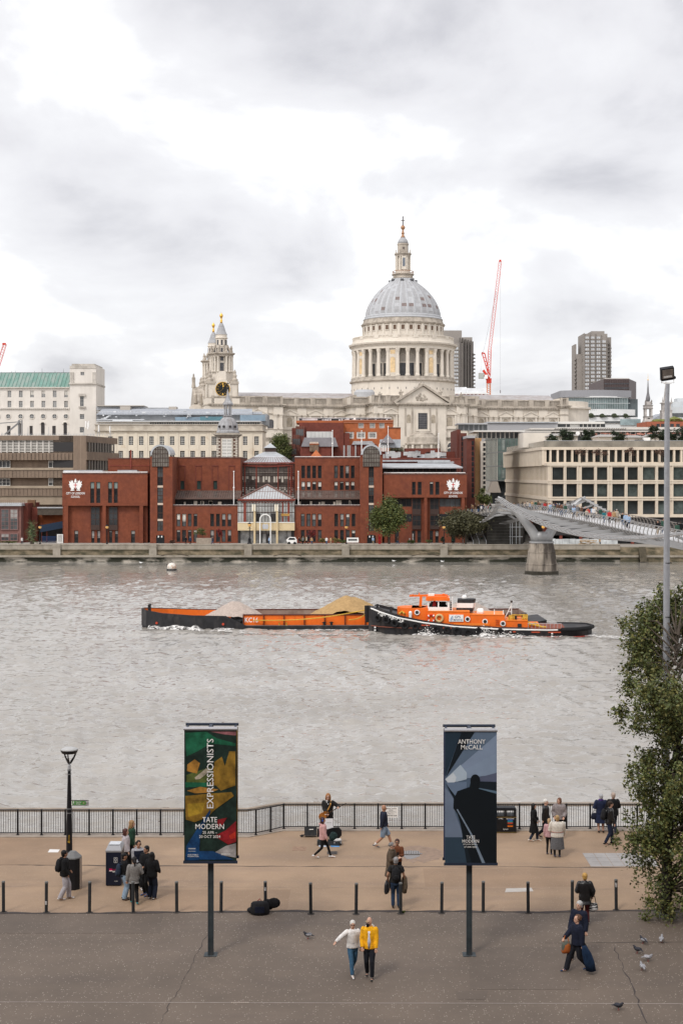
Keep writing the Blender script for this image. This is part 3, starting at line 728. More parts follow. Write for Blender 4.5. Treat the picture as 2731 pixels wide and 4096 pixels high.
 m=MB();m.lathe([(.95,115.4),(1.0,115.7),(.55,116.1),(.5,116.9),(.75,117.2),(.45,117.7),(.35,118.4),(.3,118.8)],14);m.build('finial_stem',GB,t)
 m=MB();m.ball((0,0,119.6),.95,16,10);m.build('finial_ball',GB,t,smooth=True)
 m=MB();m.lathe([(.45,120.4),(.25,120.9),(.22,124)],8);m.bar((-.8*cs,.8*sn,122.6),(.8*cs,-.8*sn,122.6),.28,.28);m.ball((0,0,124.1),.3,8,5);m.build('cross',DM,t)
 # ---- west towers
 def tower(xc,yc,clock):
  T=lambda cy:H+(1903-1200-.5102*cy)*.0998
  S4=lambda r_,z_,ch=.3:[(xc+sx*r_*a_,yc+sy*r_*b_,z_)for sx,sy,a_,b_ in((-1,-1,1,ch),(-1,-1,ch,1),(1,-1,ch,1),(1,-1,1,ch),(1,1,1,ch),(1,1,ch,1),(-1,1,ch,1),(-1,1,1,ch))]
  b=MB();b.box(xc-7,xc+7,yc-7,yc+7,40,43.2);b.box(xc-6.7,xc+6.7,yc-6.7,yc+6.7,43.2,45.4);b.box(xc-6,xc+6,yc-6,yc+6,45.4,51.4)
  o=b.build('tower_base',ST,t)
  c=MB();c.box(xc-7.2,xc+7.2,yc-7.2,yc+7.2,42.6,43.0);c.box(xc-6.4,xc+6.4,yc-6.4,yc+6.4,45.3,45.8)
  for sx in(-1,1):
   for sy in(-1,1):
    c.box(xc+sx*4.7-1.7,xc+sx*4.7+1.7,yc+sy*4.7-1.7,yc+sy*4.7+1.7,51.2,52.2)
    c.lathe([(1.2,52.2),(1.3,53),(.7,53.6),(.9,54.6),(.5,55.3),(.6,56),(.05,57)],8,(xc+sx*4.9,yc+sy*4.9,0))
    c.box(xc+sx*6-.25,xc+sx*6+.25,yc+sy*6-.25,yc+sy*6+.25,45.8,51.2)
  c.build('tower_cornice',SD,o)
  b=MB();b.loft([S4(4.9,51.4),S4(4.6,56.0),S4(4.5,56.2)]);b.build('tower_plinth',ST,o)
  b=MB();b.loft([S4(3.0,56,.5),S4(3.0,62.8,.5)]);b.build('belfry',ST,o)
  dk=MB()
  for a in range(4):
   M2=Matrix.Translation((xc,yc,0))@Matrix.Rotation(a*math.pi/2,4,'Z')
   q=MB();q.box(-.75,.75,-3.08,-2.9,56.6,59.8);q.box(-.6,.6,-3.08,-2.9,60.6,62.2);dk.add([M2@Vector(p)for p in q.v],q.f)
  dk.build('belfry_openings',DK,o)
  for sx in(-1,1):
   for sy in(-1,1):
    for dx_,dy_ in((4.25,1.7),(1.7,4.25),(3.7,2.9),(2.9,3.7)):
     q=MB();q.lathe([(.5,56.1),(.5,56.5),(.38,56.7),(.33,61.6),(.52,62.3)],8,(xc+sx*dx_,yc+sy*dy_,0));q.build('tower_column',ST,o)
  c=MB();c.loft([S4(4.6,62.3,.45),S4(4.6,63,.45),S4(5.3,63.3,.45),S4(5.3,63.7,.45),S4(4.3,63.9,.45)])
  for k in range(8):
   a=rad(22.5+45*k);c.lathe([(.45,63.7),(.5,64.5),(.3,65),(.42,65.7),(.2,66.3),(.05,66.9)],7,(xc+4.3*math.cos(a),yc+4.3*math.sin(a),0))
   c.tube([(xc+4.0*math.cos(a),yc+4.0*math.sin(a),63.9),(xc+3.2*math.cos(a),yc+3.2*math.sin(a),65.6),(xc+2.5*math.cos(a),yc+2.5*math.sin(a),67)],[.5,.35,.3],6)
  c.build('upper_cornice',SD,o)
  b=MB();b.lathe([(2.5,63.8),(2.5,66.2),(2.7,66.4),(2.25,66.6),(2.2,69.4),(2.6,69.7),(2.6,70.0),(2.2,70.2),(2.3,71.3)],16,(xc,yc,0));b.build('upper_stage',ST,o)
  dk=MB()
  for k in range(8):
   a=rad(45*k);
   for r_,z0_,z1_ in((2.45,64.1,65.8),(2.18,66.9,69.0)):
    dk.obox((xc+r_*math.sin(a),yc-r_*math.cos(a),(z0_+z1_)/2),(.7,.25,z1_-z0_),a)
  dk.build('upper_openings',DK,o)
  b=MB();b.lathe([(2.45,71.2),(2.2,71.6),(1.75,72.6),(1.35,74.0),(1.2,74.2),(1.15,74.6),(.8,75.4),(.5,75.9)],16,(xc,yc,0));b.build('tower_cap',LD,o)
  b=MB();b.lathe([(.55,75.8),(.4,76.4),(.55,76.9),(.3,77.3),(.35,77.9),(.65,78.5),(.72,78.9),(.5,79.4),(.1,79.8),(.05,80.2)],12,(xc,yc,0));b.build('gilded_finial',GD,o,smooth=True)
  if clock:
   zc=49.1;y=yc-6.05
   b=MB();ring=[(xc+3.25*math.cos(k*math.pi/16),zc+3.25*math.sin(k*math.pi/16))for k in range(33)]
   b.prism([(xc-3.25,45.8),(xc+3.25,45.8)]+[(xc+3.25*math.cos(k*math.pi/12),zc+.6+3.25*math.sin(k*math.pi/12))for k in range(13)],y-.35,y+2.2);b.build('clock_hood',ST,o)
   b=MB();b.tube([(xc,y-.36,zc),(xc,y-.5,zc)],[2.7,2.7],40);cl=b.build('clock',mat('clock_black',(.012,.014,.014),.4),o)
   b=MB();b.tube([(xc+2.78*math.cos(k*math.pi/20),y-.48,zc+2.78*math.sin(k*math.pi/20))for k in range(40)],.13,6,closed=True);
   for k in range(12):
    a=k*math.pi/6;
    for d_ in((-.09,.09)if k%3 else(-.16,0,.16)):
     p0=(xc+1.65*math.sin(a)+d_*math.cos(a),y-.53,zc+1.65*math.cos(a)-d_*math.sin(a));p1=(xc+2.45*math.sin(a)+d_*1.5*math.cos(a),y-.53,zc+2.45*math.cos(a)-d_*1.5*math.sin(a));b.bar(p0,p1,.16,.04)
   b.build('numerals',GD,cl)
   b=MB();b.bar((xc-.1,y-.56,zc+.15),(xc+.35,y-.56,zc+1.5),.26,.04);b.bar((xc+.3,y-.58,zc+.2),(xc-1.5,y-.58,zc-1.35),.2,.04);b.ball((xc+.22,y-.57,zc+1.1),(.3,.05,.35));b.build('clock_hands',GD,cl)
 tower(-78.3,-18.5,True);tower(-78.3,18.5,False)
 m=MB();m.add([(-88.5,-11,43.6),(-88.5,11,43.6),(-88.5,0,51.4),(-84,-11,43.6),(-84,11,43.6),(-84,0,51.4)],[(0,1,2),(5,4,3),(0,2,5,3),(2,1,4,5),(1,0,3,4)]);m.build('west_pediment',SD,t)
 m=MB();m.box(-89,-84,-11.5,11.5,40.5,43.6);m.box(-88,-85,-10.5,10.5,12,40.5);m.build('west_portico',ST,t)
 m=MB();m.lathe([(.9,51),(.7,53),(.75,55),(.3,55.8),(.35,56.4),(.05,56.9)],8,(-88,0,0));m.lathe([(.8,44),(.65,46),(.7,47.6),(.3,48.2),(.05,49)],8,(-88,-10.5,0));m.lathe([(.8,44),(.65,46),(.7,47.6),(.3,48.2),(.05,49)],8,(-86,-12,0));m.build('portico_statues',SD,t)
 return t
cathedral()
# ================================================================ far bank, left and centre
BR=mat('red_brick',(.185,.056,.030),.9,var=.22,vs=1.1,dirt=(.10,.035,.028),dscale=(.25,.25,.35),damt=.6,bump=.3,bs=5)
BRD=mat('red_brick_dark',(.165,.048,.034),.9,var=.2,vs=1.2,dirt=(.075,.03,.027),dscale=(.3,.3,.4),damt=.6)
COP=mat('brick_coping',(.12,.062,.05),.9,var=.35,vs=1.5)
OBR=mat('orange_brick',(.40,.125,.05),.9,var=.22,vs=.9,dirt=(.23,.075,.04),dscale=(.3,.3,.4),damt=.6)
FR=mat('brown_frame',(.055,.034,.028),.6)
FRW=mat('white_frame',(.72,.70,.65),.6)
GL=glass('dark_glass',(.022,.024,.026));GL2=glass('grey_glass',(.075,.08,.082));GLG=glass('green_panel_glass',(.19,.24,.225),.25,.15)
BLI=mat('roller_blind',(.62,.59,.53),.8,var=.1,vs=3);BLG=mat('grey_blind',(.30,.29,.275),.8,var=.2,vs=2)
ZK=mat('zinc_sheet',(.42,.435,.45),.45,.2,var=.15,vs=.8,dirt=(.28,.27,.27),dscale=(.8,.8,.2),damt=.5)
RED=mat('red_steel',(.20,.045,.03),.55,var=.2,vs=2)
CRM=mat('cream_render',(.62,.50,.31),.8,var=.08,vs=.6,dirt=(.36,.25,.13),dscale=(.7,.7,.35),damt=.6)
WHI=mat('white_paint',(.78,.77,.74),.5,var=.05,vs=2)
DKM=mat('dark_metal',(.035,.033,.033),.55)
GAB=.35
def pbox(mb,px0,px1,py0,py1,Y,d=4.,proj=0.):
 e=random.uniform(0,.045)
 return mb.box(X(px0,Y),X(px1,Y),Y-proj-e,Y+d,Z(py1,Y)-e*.1,Z(py0,Y)+e*.1)
rw=random.Random(5)
def wins(parent,xs,y0,y1,Y,fm=FR,gm=None,nx=1,nz=2,blinds=.5,depth=.35,fw=.09,name='window',bms=(BLI,BLG)):
 for a,b in xs:
  g=gm or rw.choice((GL,GL,GL2))
  window(parent,X(a,Y),X(b,Y),Z(y1,Y),Z(y0,Y),Y,fm,g,nx,nz,fw,.07,depth,name,(rw.choice((.12,.25,.45,.6))if rw.random()<blinds else None),rw.choice(bms))
def holes(xs,y0,y1,Y):return[(X(a,Y),Z(y1,Y),X(b,Y),Z(y0,Y))for a,b in xs]
def wallblock(name,parent,px0,px1,py0,py1,Y,hs,yb,m_=BR,depth=.35,cop=True,dark=True):
 m=MB();a,b,z0,z1=X(px0,Y),X(px1,Y),Z(py1,Y),Z(py0,Y)
 wall_holes(m,a,b,z0,z1,hs,Y,depth);box_back(m,a,b,Y,Y+yb,z0,z1)
 o=m.build(name,m_,parent,fix=False)
 if hs:
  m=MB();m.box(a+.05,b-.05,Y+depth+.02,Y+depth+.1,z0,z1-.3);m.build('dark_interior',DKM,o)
 if cop:m=MB();m.box(a-.06,b+.06,Y-.08,Y+yb+.05,z1,z1+.28);m.build('coping',COP,o)
 return o
def crest(parent,px,py,Y,s):
 """white winged supporters either side of a shield with a red cross"""
 c,z,y=X(px,Y),Z(py,Y),Y-.06
 W_=mat('crest_white',(.80,.79,.77),.6);m=MB()
 rr=random.Random(3)
 for sg in(-1,1):
  for pts in([(.12,-.35),(.34,-.42),(.46,-.15),(.36,.05),(.46,.22),(.34,.30),(.22,.12),(.14,.2)],[(.30,.10),(.56,.36),(.50,.10),(.60,.02),(.48,-.05),(.52,-.2),(.40,-.12)],[(.18,.15),(.22,.42),(.32,.30),(.36,.46),(.42,.26),(.3,.12)],[(.10,-.48),(.40,-.50),(.44,-.42),(.10,-.40)]):
   q=[(c+sg*p[0]*s,z+p[1]*s)for p in pts]
   m.prism(q if sg>0 else q[::-1],y-.07-.01*rr.random(),y+.05)
 m.prism([(c-.12*s,z+.22*s),(c-.05*s,z+.5*s),(c,z+.56*s),(c+.05*s,z+.5*s),(c+.12*s,z+.22*s)],y-.08,y+.05)
 m.prism([(c-.15*s,z+.18*s),(c+.15*s,z+.18*s),(c+.15*s,z-.15*s),(c,z-.34*s),(c-.15*s,z-.15*s)],y-.11,y+.05)
 o=m.build('crest',W_,parent)
 m=MB();m.box(c-.028*s,c+.028*s,y-.13,y-.112,z-.3*s,z+.17*s);m.box(c-.145*s,c+.145*s,y-.135,y-.112,z-.03*s,z+.03*s);m.build('red_cross',mat('crest_red',(.5,.02,.02),.5),o)
 text('lettering','CITY OF LONDON',c,z-.72*s,Y,1.62*s,.20*s,W_,parent,bold=.012,th=.05)
 text('lettering','SCHOOL',c,z-1.02*s,Y,.78*s,.19*s,W_,parent,bold=.012,th=.05)
def oriel(parent,a,b,y0,y1,yp,Y,nx=2,nz=3):
 o=window(parent,X(a,Y),X(b,Y),Z(y1,Y),Z(y0,Y),Y-.5,FR,GL,nx,nz,.12,.1,.3,'oriel_window')
 m=MB();m.box(X(a,Y),X(b,Y),Y-.35,Y+.9,Z(yp,Y),Z(y1,Y));m.box(X(a,Y),X(a,Y)+.1,Y-.3,Y+.9,Z(y1,Y),Z(y0,Y));m.box(X(b,Y)-.1,X(b,Y),Y-.3,Y+.9,Z(y1,Y),Z(y0,Y));m.build('spandrel',FR,o)
def school():
 Y=305.;t=thing('brick_school','long red brick school with white crests and twin arched stair towers on the far quay','school',(X(1000,Y),Y,GAB))
 up=[(361,377),(385,401),(432,448),(455,471)]
 w_=wallblock('wing',t,249,590,1896,2023,Y,holes(up,1928,2012,Y),20)
 wins(w_,up,1928,1955,Y,gm=GLG,nz=1,blinds=0);wins(w_,up,1955,2012,Y,gm=GL,nz=2,blinds=0)
 lo=[(365,378),(388,401),(436,449),(459,472),(297,313),(524,540)]
 l_=wallblock('wing_base',t,251,590,2023.5,2175,Y+1.0,holes(lo,2122,2173,Y+1),18,cop=False)
 wins(l_,lo,2122,2173,Y+1,blinds=1,bms=(BLG,));oriel(l_,364,400,2028,2102,2120,Y+1);oriel(l_,436,471,2028,2102,2120,Y+1)
 m=MB()
 for a,b in((256,272),(410,423),(558,572)):pbox(m,a,b,2023.5,2175,Y,1.05)
 m.build('brick_piers',BR,l_)
 crest(t,302,1940,Y,46*Y/F)
 m=MB();pbox(m,252,590,1886,1890,Y+3,.1);
 for i in range(22):pbox(m,255+i*15.5,256.5+i*15.5,1886,1896,Y+3,.1)
 m.build('roof_rail',WHI,w_)
 for a,b in((310,410),(470,548)):m=MB();m.prism([(X(a,Y+5),Z(1897,Y+5)),(X(b,Y+5),Z(1897,Y+5)),(X(b,Y+5),Z(1880,Y+5)),(X(a,Y+5),Z(1880,Y+5))],Y+5,Y+8);m.build('rooflight',ZK,w_)
 m=MB();m.lathe([(.8,0),(.8,12)],16,(0,0,0),0);m.v=[(X(255,Y+7)+p[2]*.35,Y+7+p[0],Z(1896,Y+7)+p[1])for p in m.v];m.build('barrel_rooflight',ZK,w_)
 def stair(pa,pb,ga,gb,wa,wb,da,db):
  Ys=Y-.8;a,b=X(pa,Ys),X(pb,Ys)
  hs=[(X(wa,Ys),Z(2124,Ys),X(wb,Ys),Z(1865,Ys)),(X(da,Ys),GAB,X(db,Ys),Z(2142,Ys))]
  o=wallblock('stair_tower',t,pa,pb,1826,2176,Ys,hs,12,cop=False)
  cuts=[1865,1908,1942,1950,1982,2012,2020,2052,2076,2084,2124]
  for i in range(len(cuts)-1):
   if cuts[i+1]-cuts[i]<9:
    m=MB();pbox(m,wa,wb,cuts[i],cuts[i+1],Ys+.15,.1);m.build('floor_band',mat('pale_band',(.55,.45,.36),.8),o)
   else:window(o,X(wa,Ys),X(wb,Ys),Z(cuts[i+1],Ys),Z(cuts[i],Ys),Ys,FR,rw.choice((GL,GL2)),2,2,.08,.06,.3)
  c=X((ga+gb)/2,Ys);r=(X(gb,Ys)-X(ga,Ys))/2;zs=Z(1818,Ys)
  m=MB();ar=lambda q:[(c+q*math.cos(k*math.pi/14),zs+q*math.sin(k*math.pi/14))for k in range(15)]
  A,B=ar(r+.35),ar(r)
  for k in range(14):
   for yy0,yy1 in((Ys-.25,Ys+9),):
    m.add([(A[k][0],yy0,A[k][1]),(A[k+1][0],yy0,A[k+1][1]),(B[k+1][0],yy0,B[k+1][1]),(B[k][0],yy0,B[k][1]),(A[k][0],yy1,A[k][1]),(A[k+1][0],yy1,A[k+1][1]),(B[k+1][0],yy1,B[k+1][1]),(B[k][0],yy1,B[k][1])],[(0,1,2,3),(0,4,5,1),(3,2,6,7),(4,7,6,5)])
  v_=m.build('vault_roof',ZK,o)
  m=MB();m.prism([(c-r,Z(1866,Ys)),(c+r,Z(1866,Ys))]+ar(r),Ys-.12,Ys-.05);g_=m.build('vault_glazing',glass('vault_glass',(.17,.155,.135),.1,.4,.8),v_)
  m=MB()
  for k in range(-3,4):
   hh=math.sqrt(max(0,r*r-(k*r/3.5)**2));m.box(c+k*r/3.5-.05,c+k*r/3.5+.05,Ys-.2,Ys-.12,Z(1866,Ys),zs+hh)
  for q in range(5):zz=Z(1866,Ys)+q*(zs+r*.6-Z(1866,Ys))/4;hw=r if zz<zs else math.sqrt(r*r-(zz-zs)**2);m.box(c-hw,c+hw,Ys-.19,Ys-.12,zz-.05,zz+.05)
  m.build('glazing_bars',FR,g_)
  m=MB();dc=X((da+db)/2,Ys);dr=(X(db,Ys)-X(da,Ys))/2;m.prism([(dc-dr,GAB),(dc+dr,GAB)]+[(dc+dr*math.cos(k*math.pi/8),Z(2152,Ys)+dr*.8*math.sin(k*math.pi/8))for k in range(9)],Ys-.06,Ys+.05);d_=m.build('door',mat('black_door',(.012,.013,.014),.5),o)
  m=MB();m.box(dc-.5,dc-.25,Ys-.09,Ys-.06,1.6,1.95);m.box(dc+.2,dc+.45,Ys-.09,Ys-.06,1.6,1.95);m.build('notice',WHI,d_)
 stair(600,690,608,675,629,652,625,657);stair(1440,1529,1451,1519,1474,1495,1468,1502)
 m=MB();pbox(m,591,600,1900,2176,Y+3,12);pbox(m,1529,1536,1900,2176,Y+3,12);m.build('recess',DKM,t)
 Yu=Y+8
 du=[(721,737),(787,804),(853,869)]
 u_=wallblock('hall',t,690,962,1833,2030,Yu,holes(du,1923,1958,Yu),22)
 wins(u_,du,1923,1958,Yu,gm=glass('green_dark_glass',(.035,.055,.05)),nz=1,blinds=0)
 m=MB()
 for a in(717,783,849,916):
  m.box(X(a,Yu)-.1,X(a,Yu)+.05,Yu-.12,Yu,Z(1960,Yu),Z(1864,Yu));m.box(X(a+22,Yu)-.05,X(a+22,Yu)+.1,Yu-.12,Yu,Z(1960,Yu),Z(1864,Yu));m.box(X(a,Yu)-.1,X(a+22,Yu)+.1,Yu-.12,Yu,Z(1865,Yu),Z(1861,Yu))
 m.build('brick_strips',BRD,u_)
 def lowhall(pa,pb,xs,ca,cb,side):
  o=wallblock('lower_hall',t,pa,pb,2025,2176,Y,holes(xs,2055,2106,Y)+holes(xs,2120,2168,Y),9)
  wins(o,xs,2055,2106,Y,blinds=.6,nz=2);wins(o,xs,2120,2168,Y,blinds=.5,nz=2)
  Yc=Y+3.2
  m=MB();m.add([(X(ca,Yc),Yc,Z(1992,Yc)),(X(cb,Yc),Yc,Z(1992,Yc)),(X(cb,Yc),Yu-.1,Z(1963,Yu)),(X(ca,Yc),Yu-.1,Z(1963,Yu)),(X(ca,Yc),Yc,Z(1996,Yc)),(X(cb,Yc),Yc,Z(1996,Yc)),(X(cb,Yc),Yu-.1,Z(1967,Yu)),(X(ca,Yc),Yu-.1,Z(1967,Yu))],[(0,1,2,3),(4,7,6,5),(0,4,5,1),(0,3,7,4),(1,5,6,2)]);g_=m.build('canopy',glass('canopy_glass',(.105,.085,.075),.15,.35,.6),o)
  m=MB();n=28
  for i in range(n+1):
   x_=X(ca,Yc)+(X(cb,Yc)-X(ca,Yc))*i/n;m.bar((x_,Yc,Z(1991.5,Yc)),(x_,Yu-.1,Z(1962.5,Yu)),.07,.09)
  m.box(X(ca,Yc),X(cb,Yc),Yc-.1,Yc,Z(1997,Yc),Z(1991,Yc));m.box(X(ca,Yu),X(cb,Yu),Yu-.2,Yu-.1,Z(1965,Yu),Z(1962,Yu));m.build('glazing_bars',mat('canopy_bar',(.13,.085,.07),.6),g_)
  m=MB();m.box(X(ca,Yc),X(cb,Yc),Yc+1,Yc+1.1,Z(2024,Yc),Z(1996,Yc));q=m.build('terrace_glazing',GL,o)
  m=MB();rr=random.Random(pa)
  for i in range(9):
   c_=rr.uniform(ca+12,cb-12);w__=rr.choice((7,9,14));zt=rr.uniform(2001,2009);m.box(X(c_,Yc),X(c_+w__,Yc),Yc+.8,Yc+.95,Z(2019,Yc),Z(zt,Yc))
  m.build('display_boards',mat('board',(.5,.45,.37),.8,var=.5,vs=.6),q)
  m=MB();m.box(X(pa,Y),X(pb,Y),Y+.1,Y+.16,Z(2020.5,Y),Z(2018.5,Y));
  for i in range(19):x_=X(pa,Y)+(X(pb,Y)-X(pa,Y))*i/18;m.box(x_-.04,x_+.04,Y+.1,Y+.16,Z(2026,Y),Z(2018.5,Y))
  m.build('terrace_rail',WHI,o)
 xl=[(706,721),(728,744),(751,766),(774,789),(841,856),(864,879),(887,902),(910,925)]
 lowhall(686,951,xl,697,960,0)
 xr=[(1205,1220),(1227,1242),(1249,1264),(1271,1286),(1336,1351),(1359,1374),(1381,1396),(1403,1418)]
 r_=wallblock('hall',t,1179,1441,1833,2030,Yu,holes(xr,1862,1913,Yu)+holes(xr,1926,1960,Yu),22)
 wins(r_,xr,1862,1913,Yu,blinds=.1,nz=2);wins(r_,xr,1926,1960,Yu,blinds=1,nz=1,bms=(BLI,))
 m=MB();m.box(X(1179,Yu),X(1441,Yu),Yu+.3,Yu+.36,Z(1827,Yu),Z(1825,Yu));m.build('roof_rail',WHI,r_)
 xr2=[(1203,1218),(1226,1241),(1248,1263),(1271,1286),(1337,1352),(1360,1375),(1383,1398),(1406,1421)]
 lowhall(1177,1441,xr2,1180,1439,1)
 up=[(1647,1662),(1670,1686),(1718,1733),(1741,1757)]
 w_=wallblock('wing',t,1533,1867,1898,1990,Y,holes(up,1927,1979,Y),20)
 wins(w_,up,1927,1979,Y,blinds=.4,nz=2)
 lo=[(1647,1661),(1669,1684),(1718,1732),(1740,1754),(1579,1595),(1804,1821)]
 hz=[(1560,1646),(1757,1842)]
 l_=wallblock('wing_base',t,1536,1866,1990.5,2176,Y+1,holes(lo,2122,2172,Y+1)+holes(hz,1994,2027,Y+1),18,cop=False)
 wins(l_,lo,2122,2172,Y+1,blinds=.3);wins(l_,hz,1994,2027,Y+1,nx=4,nz=1,blinds=0)
 for a,b in((1648,1683),(1719,1755)):oriel(l_,a,b,1994,2038,2059,Y+1,2,2);oriel(l_,a,b,2061,2104,2117,Y+1,2,2)
 m=MB()
 for a,b in((1536,1548),(1696,1708),(1846,1858)):pbox(m,a,b,1990.5,2176,Y,1.05)
 m.build('brick_piers',BR,l_)
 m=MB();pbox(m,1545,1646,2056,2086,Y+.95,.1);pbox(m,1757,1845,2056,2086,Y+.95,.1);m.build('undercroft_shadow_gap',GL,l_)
 crest(t,1812,1938,Y,46*Y/F)
 m=MB();pbox(m,1535,1860,1889,1892,Y+2,.1)
 for i in range(20):pbox(m,1536+i*17,1537.5+i*17,1889,1898,Y+2,.1)
 m.build('roof_rail',WHI,w_)
 Yp=Y+11
 m=MB();pbox(m,1527,1825,1872,1892,Yp,8);pv=m.build('roof_pavilion',GL,t)
 m=MB();m.add([(X(1522,Yp),Yp-2,Z(1869,Yp)),(X(1850,Yp),Yp-2,Z(1869,Yp)),(X(1815,Yp),Yp+4,Z(1852,Yp)),(X(1527,Yp),Yp+4,Z(1852,Yp))],[(0,1,2,3)]);pbox(m,1522,1850,1869,1873,Yp-2,1);m.build('pavilion_roof',ZK,pv)
 m=MB();
 for a in(1545,1570,1592,1612,1634,1660,1690,1716,1744,1770,1798):pbox(m,a,a+3,1873,1893,Yp-.1,.1)
 m.build('pavilion_posts',FR,pv)
 m=MB();pbox(m,1530,1842,1833,1876,Y+16,8);pbox(m,1560,1840,1832,1836,Y+15.9,.1);b_=m.build('rear_wall',BRD,t)
 m=MB();pbox(m,1530,1800,1840,1846,Y+15,.6);pbox(m,1670,1815,1846,1851,Y+15,.6);m.build('roof_trunking',ZK,b_)
 m=MB();pbox(m,432,598,1833,1900,Y+10,14);b_=m.build('rear_block',BR,t);m=MB();pbox(m,430,599,1831,1836,Y+9.9,14.2);m.build('coping',COP,b_);m=MB();pbox(m,432,598,1861,1864,Y+9.9,.1);pbox(m,520,526,1800,1876,Y+9.8,.1);m.build('wall_pipe',RED,b_)
 Ya=Y-.3;Yb=Y+7
 a_=None
 m=MB();pbox(m,958,1180,1995,2176,Ya+4,10);a_=m.build('atrium',mat('atrium_interior',(.33,.31,.29),.8,var=.5,vs=.35),t)
 m=MB();pbox(m,951,1178,2003,2090,Ya,.08);g_=m.build('atrium_glazing',glass('atrium_glass',(.34,.345,.335),.12,.6,.28),a_)
 m=MB()
 for i in range(20):px=953+i*11.8;pbox(m,px,px+1.2,2003,2090,Ya-.08,.09)
 for py in(2003,2024,2049,2088):pbox(m,951,1178,py-1,py+1.2,Ya-.1,.1)
 m.build('glazing_bars',FR,g_)
 m=MB()
 for a,b in((974,984),(1150,1158),(1128,1133)):pbox(m,a,b,2010,2088,Ya-.14,.1)
 for i in range(16):a=965+i*13;m.bar((X(a,Ya),Ya-.3,Z(2001,Ya)),(X(a+6.5,Ya),Ya-.3,Z(2012,Ya)),.1);m.bar((X(a+6.5,Ya),Ya-.3,Z(2012,Ya)),(X(a+13,Ya),Ya-.3,Z(2001,Ya)),.1)
 pbox(m,951,1180,1996,2002,Ya-.6,1.2);m.build('red_truss',RED,a_)
 for a,b in((1026,1042),(1083,1101)):m=MB();pbox(m,a,b,2054,2086,Ya-.16,.06);m.build('dark_opening',DKM,a_)
 m=MB();pbox(m,1124,1158,2054,2064,Ya-.16,.06);m.build('ochre_panel',mat('ochre_panel',(.42,.24,.07),.7,var=.2),a_)
 m=MB();pbox(m,950,1178,2092,2122,Ya-.8,3);bd=m.build('entrance_band',CRM,a_)
 m=MB();
 for a,b in((1014,1021.5),(1104,1111.5)):pbox(m,a,b,2030,2176,Ya-1.3,.9)
 m.build('entrance_pillars',CRM,a_)
 for a in(1012.5,1021,1102,1111):m=MB();m.cyl((X(a,Ya),Ya-1.4,Z(2044,Ya)),(X(a,Ya),Ya-1.4,Z(2017,Ya)),.17,n=10);m.build('tube_lamp',mat('opal_tube',(.82,.76,.62),.35),a_)
 m=MB();c,r=X(1062.5,Ya),21*Ya/F;pts=[(c-r,Ya-1.6,GAB)]+[(c+r*math.cos(math.pi-k*math.pi/12),Ya-1.6,Z(2078,Ya)+r*math.sin(k*math.pi/12))for k in range(13)]+[(c+r,Ya-1.6,GAB)]
 m.tube(pts,.13,6);m.build('entrance_arch',WHI,a_)
 m=MB();pbox(m,951,1178,2088,2091,Ya-.9,.1);m.build('balcony_rail',WHI,a_)
 m=MB();pbox(m,955,1177,2122,2174,Ya+.6,.1);e_=m.build('entrance_glazing',glass('entrance_glass',(.28,.28,.275),.1,.7,.5),a_)
 m=MB()
 for px in(955,1020,1036,1045,1064,1084,1112,1146,1165,1176):pbox(m,px-.8,px+.8,2122,2174,Ya+.5,.1)
 pbox(m,1022,1104,2132,2134,Ya+.5,.1);m.build('door_frames',FR,e_)
 m=MB();pbox(m,1165,1177,2122,2176,Ya+.45,.1);pbox(m,951,962,2122,2176,Ya+.45,.1);pbox(m,1044,1048,2136,2174,Ya+.45,.05);pbox(m,1066,1082,2136,2174,Ya+.4,.1);m.build('dark_doorways',DKM,e_)
 m=MB();pts=[(X(1025,Ya)+.9*math.cos(k),Ya-.9,Z(2107,Ya))for k in range(2)]
 m.prism([(X(1062,Ya)+q[0]*.7,Z(2106,Ya)+q[1]*.7)for q in((-.8,-.7),(.8,-.7),(1,.3),(.5,.9),(0,.6),(-.5,.9),(-1,.3))],Ya-.9,Ya-.8);m.build('entrance_emblem',mat('silver_emblem',(.55,.56,.58),.4,.4),bd)
 m=MB();ap=(X(1069,Yb),Yb,Z(1940,Yb));L_=(X(962,Ya),Ya-.6,Z(1996,Ya));R_=(X(1172,Ya),Ya-.6,Z(1996,Ya));bl=(X(965,Yb),Yb+5,Z(1990,Yb));brr=(X(1172,Yb),Yb+5,Z(1990,Yb))
 m.add([L_,R_,ap,bl,brr],[(0,1,2),(0,2,3),(1,4,2)]);g_=m.build('entrance_roof',glass('roof_glass',(.40,.415,.42),.2,.15,.5),a_)
 m=MB()
 for i in range(1,20):
  k=i/20;x0_=L_[0]+(R_[0]-L_[0])*k;h_=1-abs(k-.51)/.51;y1_=L_[1]+(ap[1]-L_[1])*h_;z1_=L_[2]+(ap[2]-L_[2])*h_
  m.bar((x0_,L_[1]-.03,L_[2]+.04),(x0_,y1_-.03,z1_+.04),.07)
 for p_,q_ in((L_,ap),(R_,ap)):m.bar((p_[0],p_[1]-.05,p_[2]+.1),(q_[0],q_[1]-.05,q_[2]+.1),.3)
 m.bar((X(1020,Yb-3.5),Yb-3.6,Z(1967.,Yb-3.5)),(X(1115,Yb-3.5),Yb-3.6,Z(1967.,Yb-3.5)),.25);m.build('roof_bars',mat('roof_bar',(.20,.12,.10),.5),g_)
 Yr=Y+14
 m=MB();pbox(m,962,1178,1855,2000,Yr+3,8);r_=m.build('rear_atrium',mat('rear_atrium_interior',(.10,.07,.06),.8,var=.6,vs=.5),a_)
 m=MB();pbox(m,962,1178,1855,2000,Yr,.06);g_=m.build('rear_glazing',glass('rear_glass',(.10,.085,.075),.12,.6,.5),r_)
 m=MB()
 for i in range(21):px=963+i*10.7;pbox(m,px,px+1,1855,1945,Yr-.08,.08)
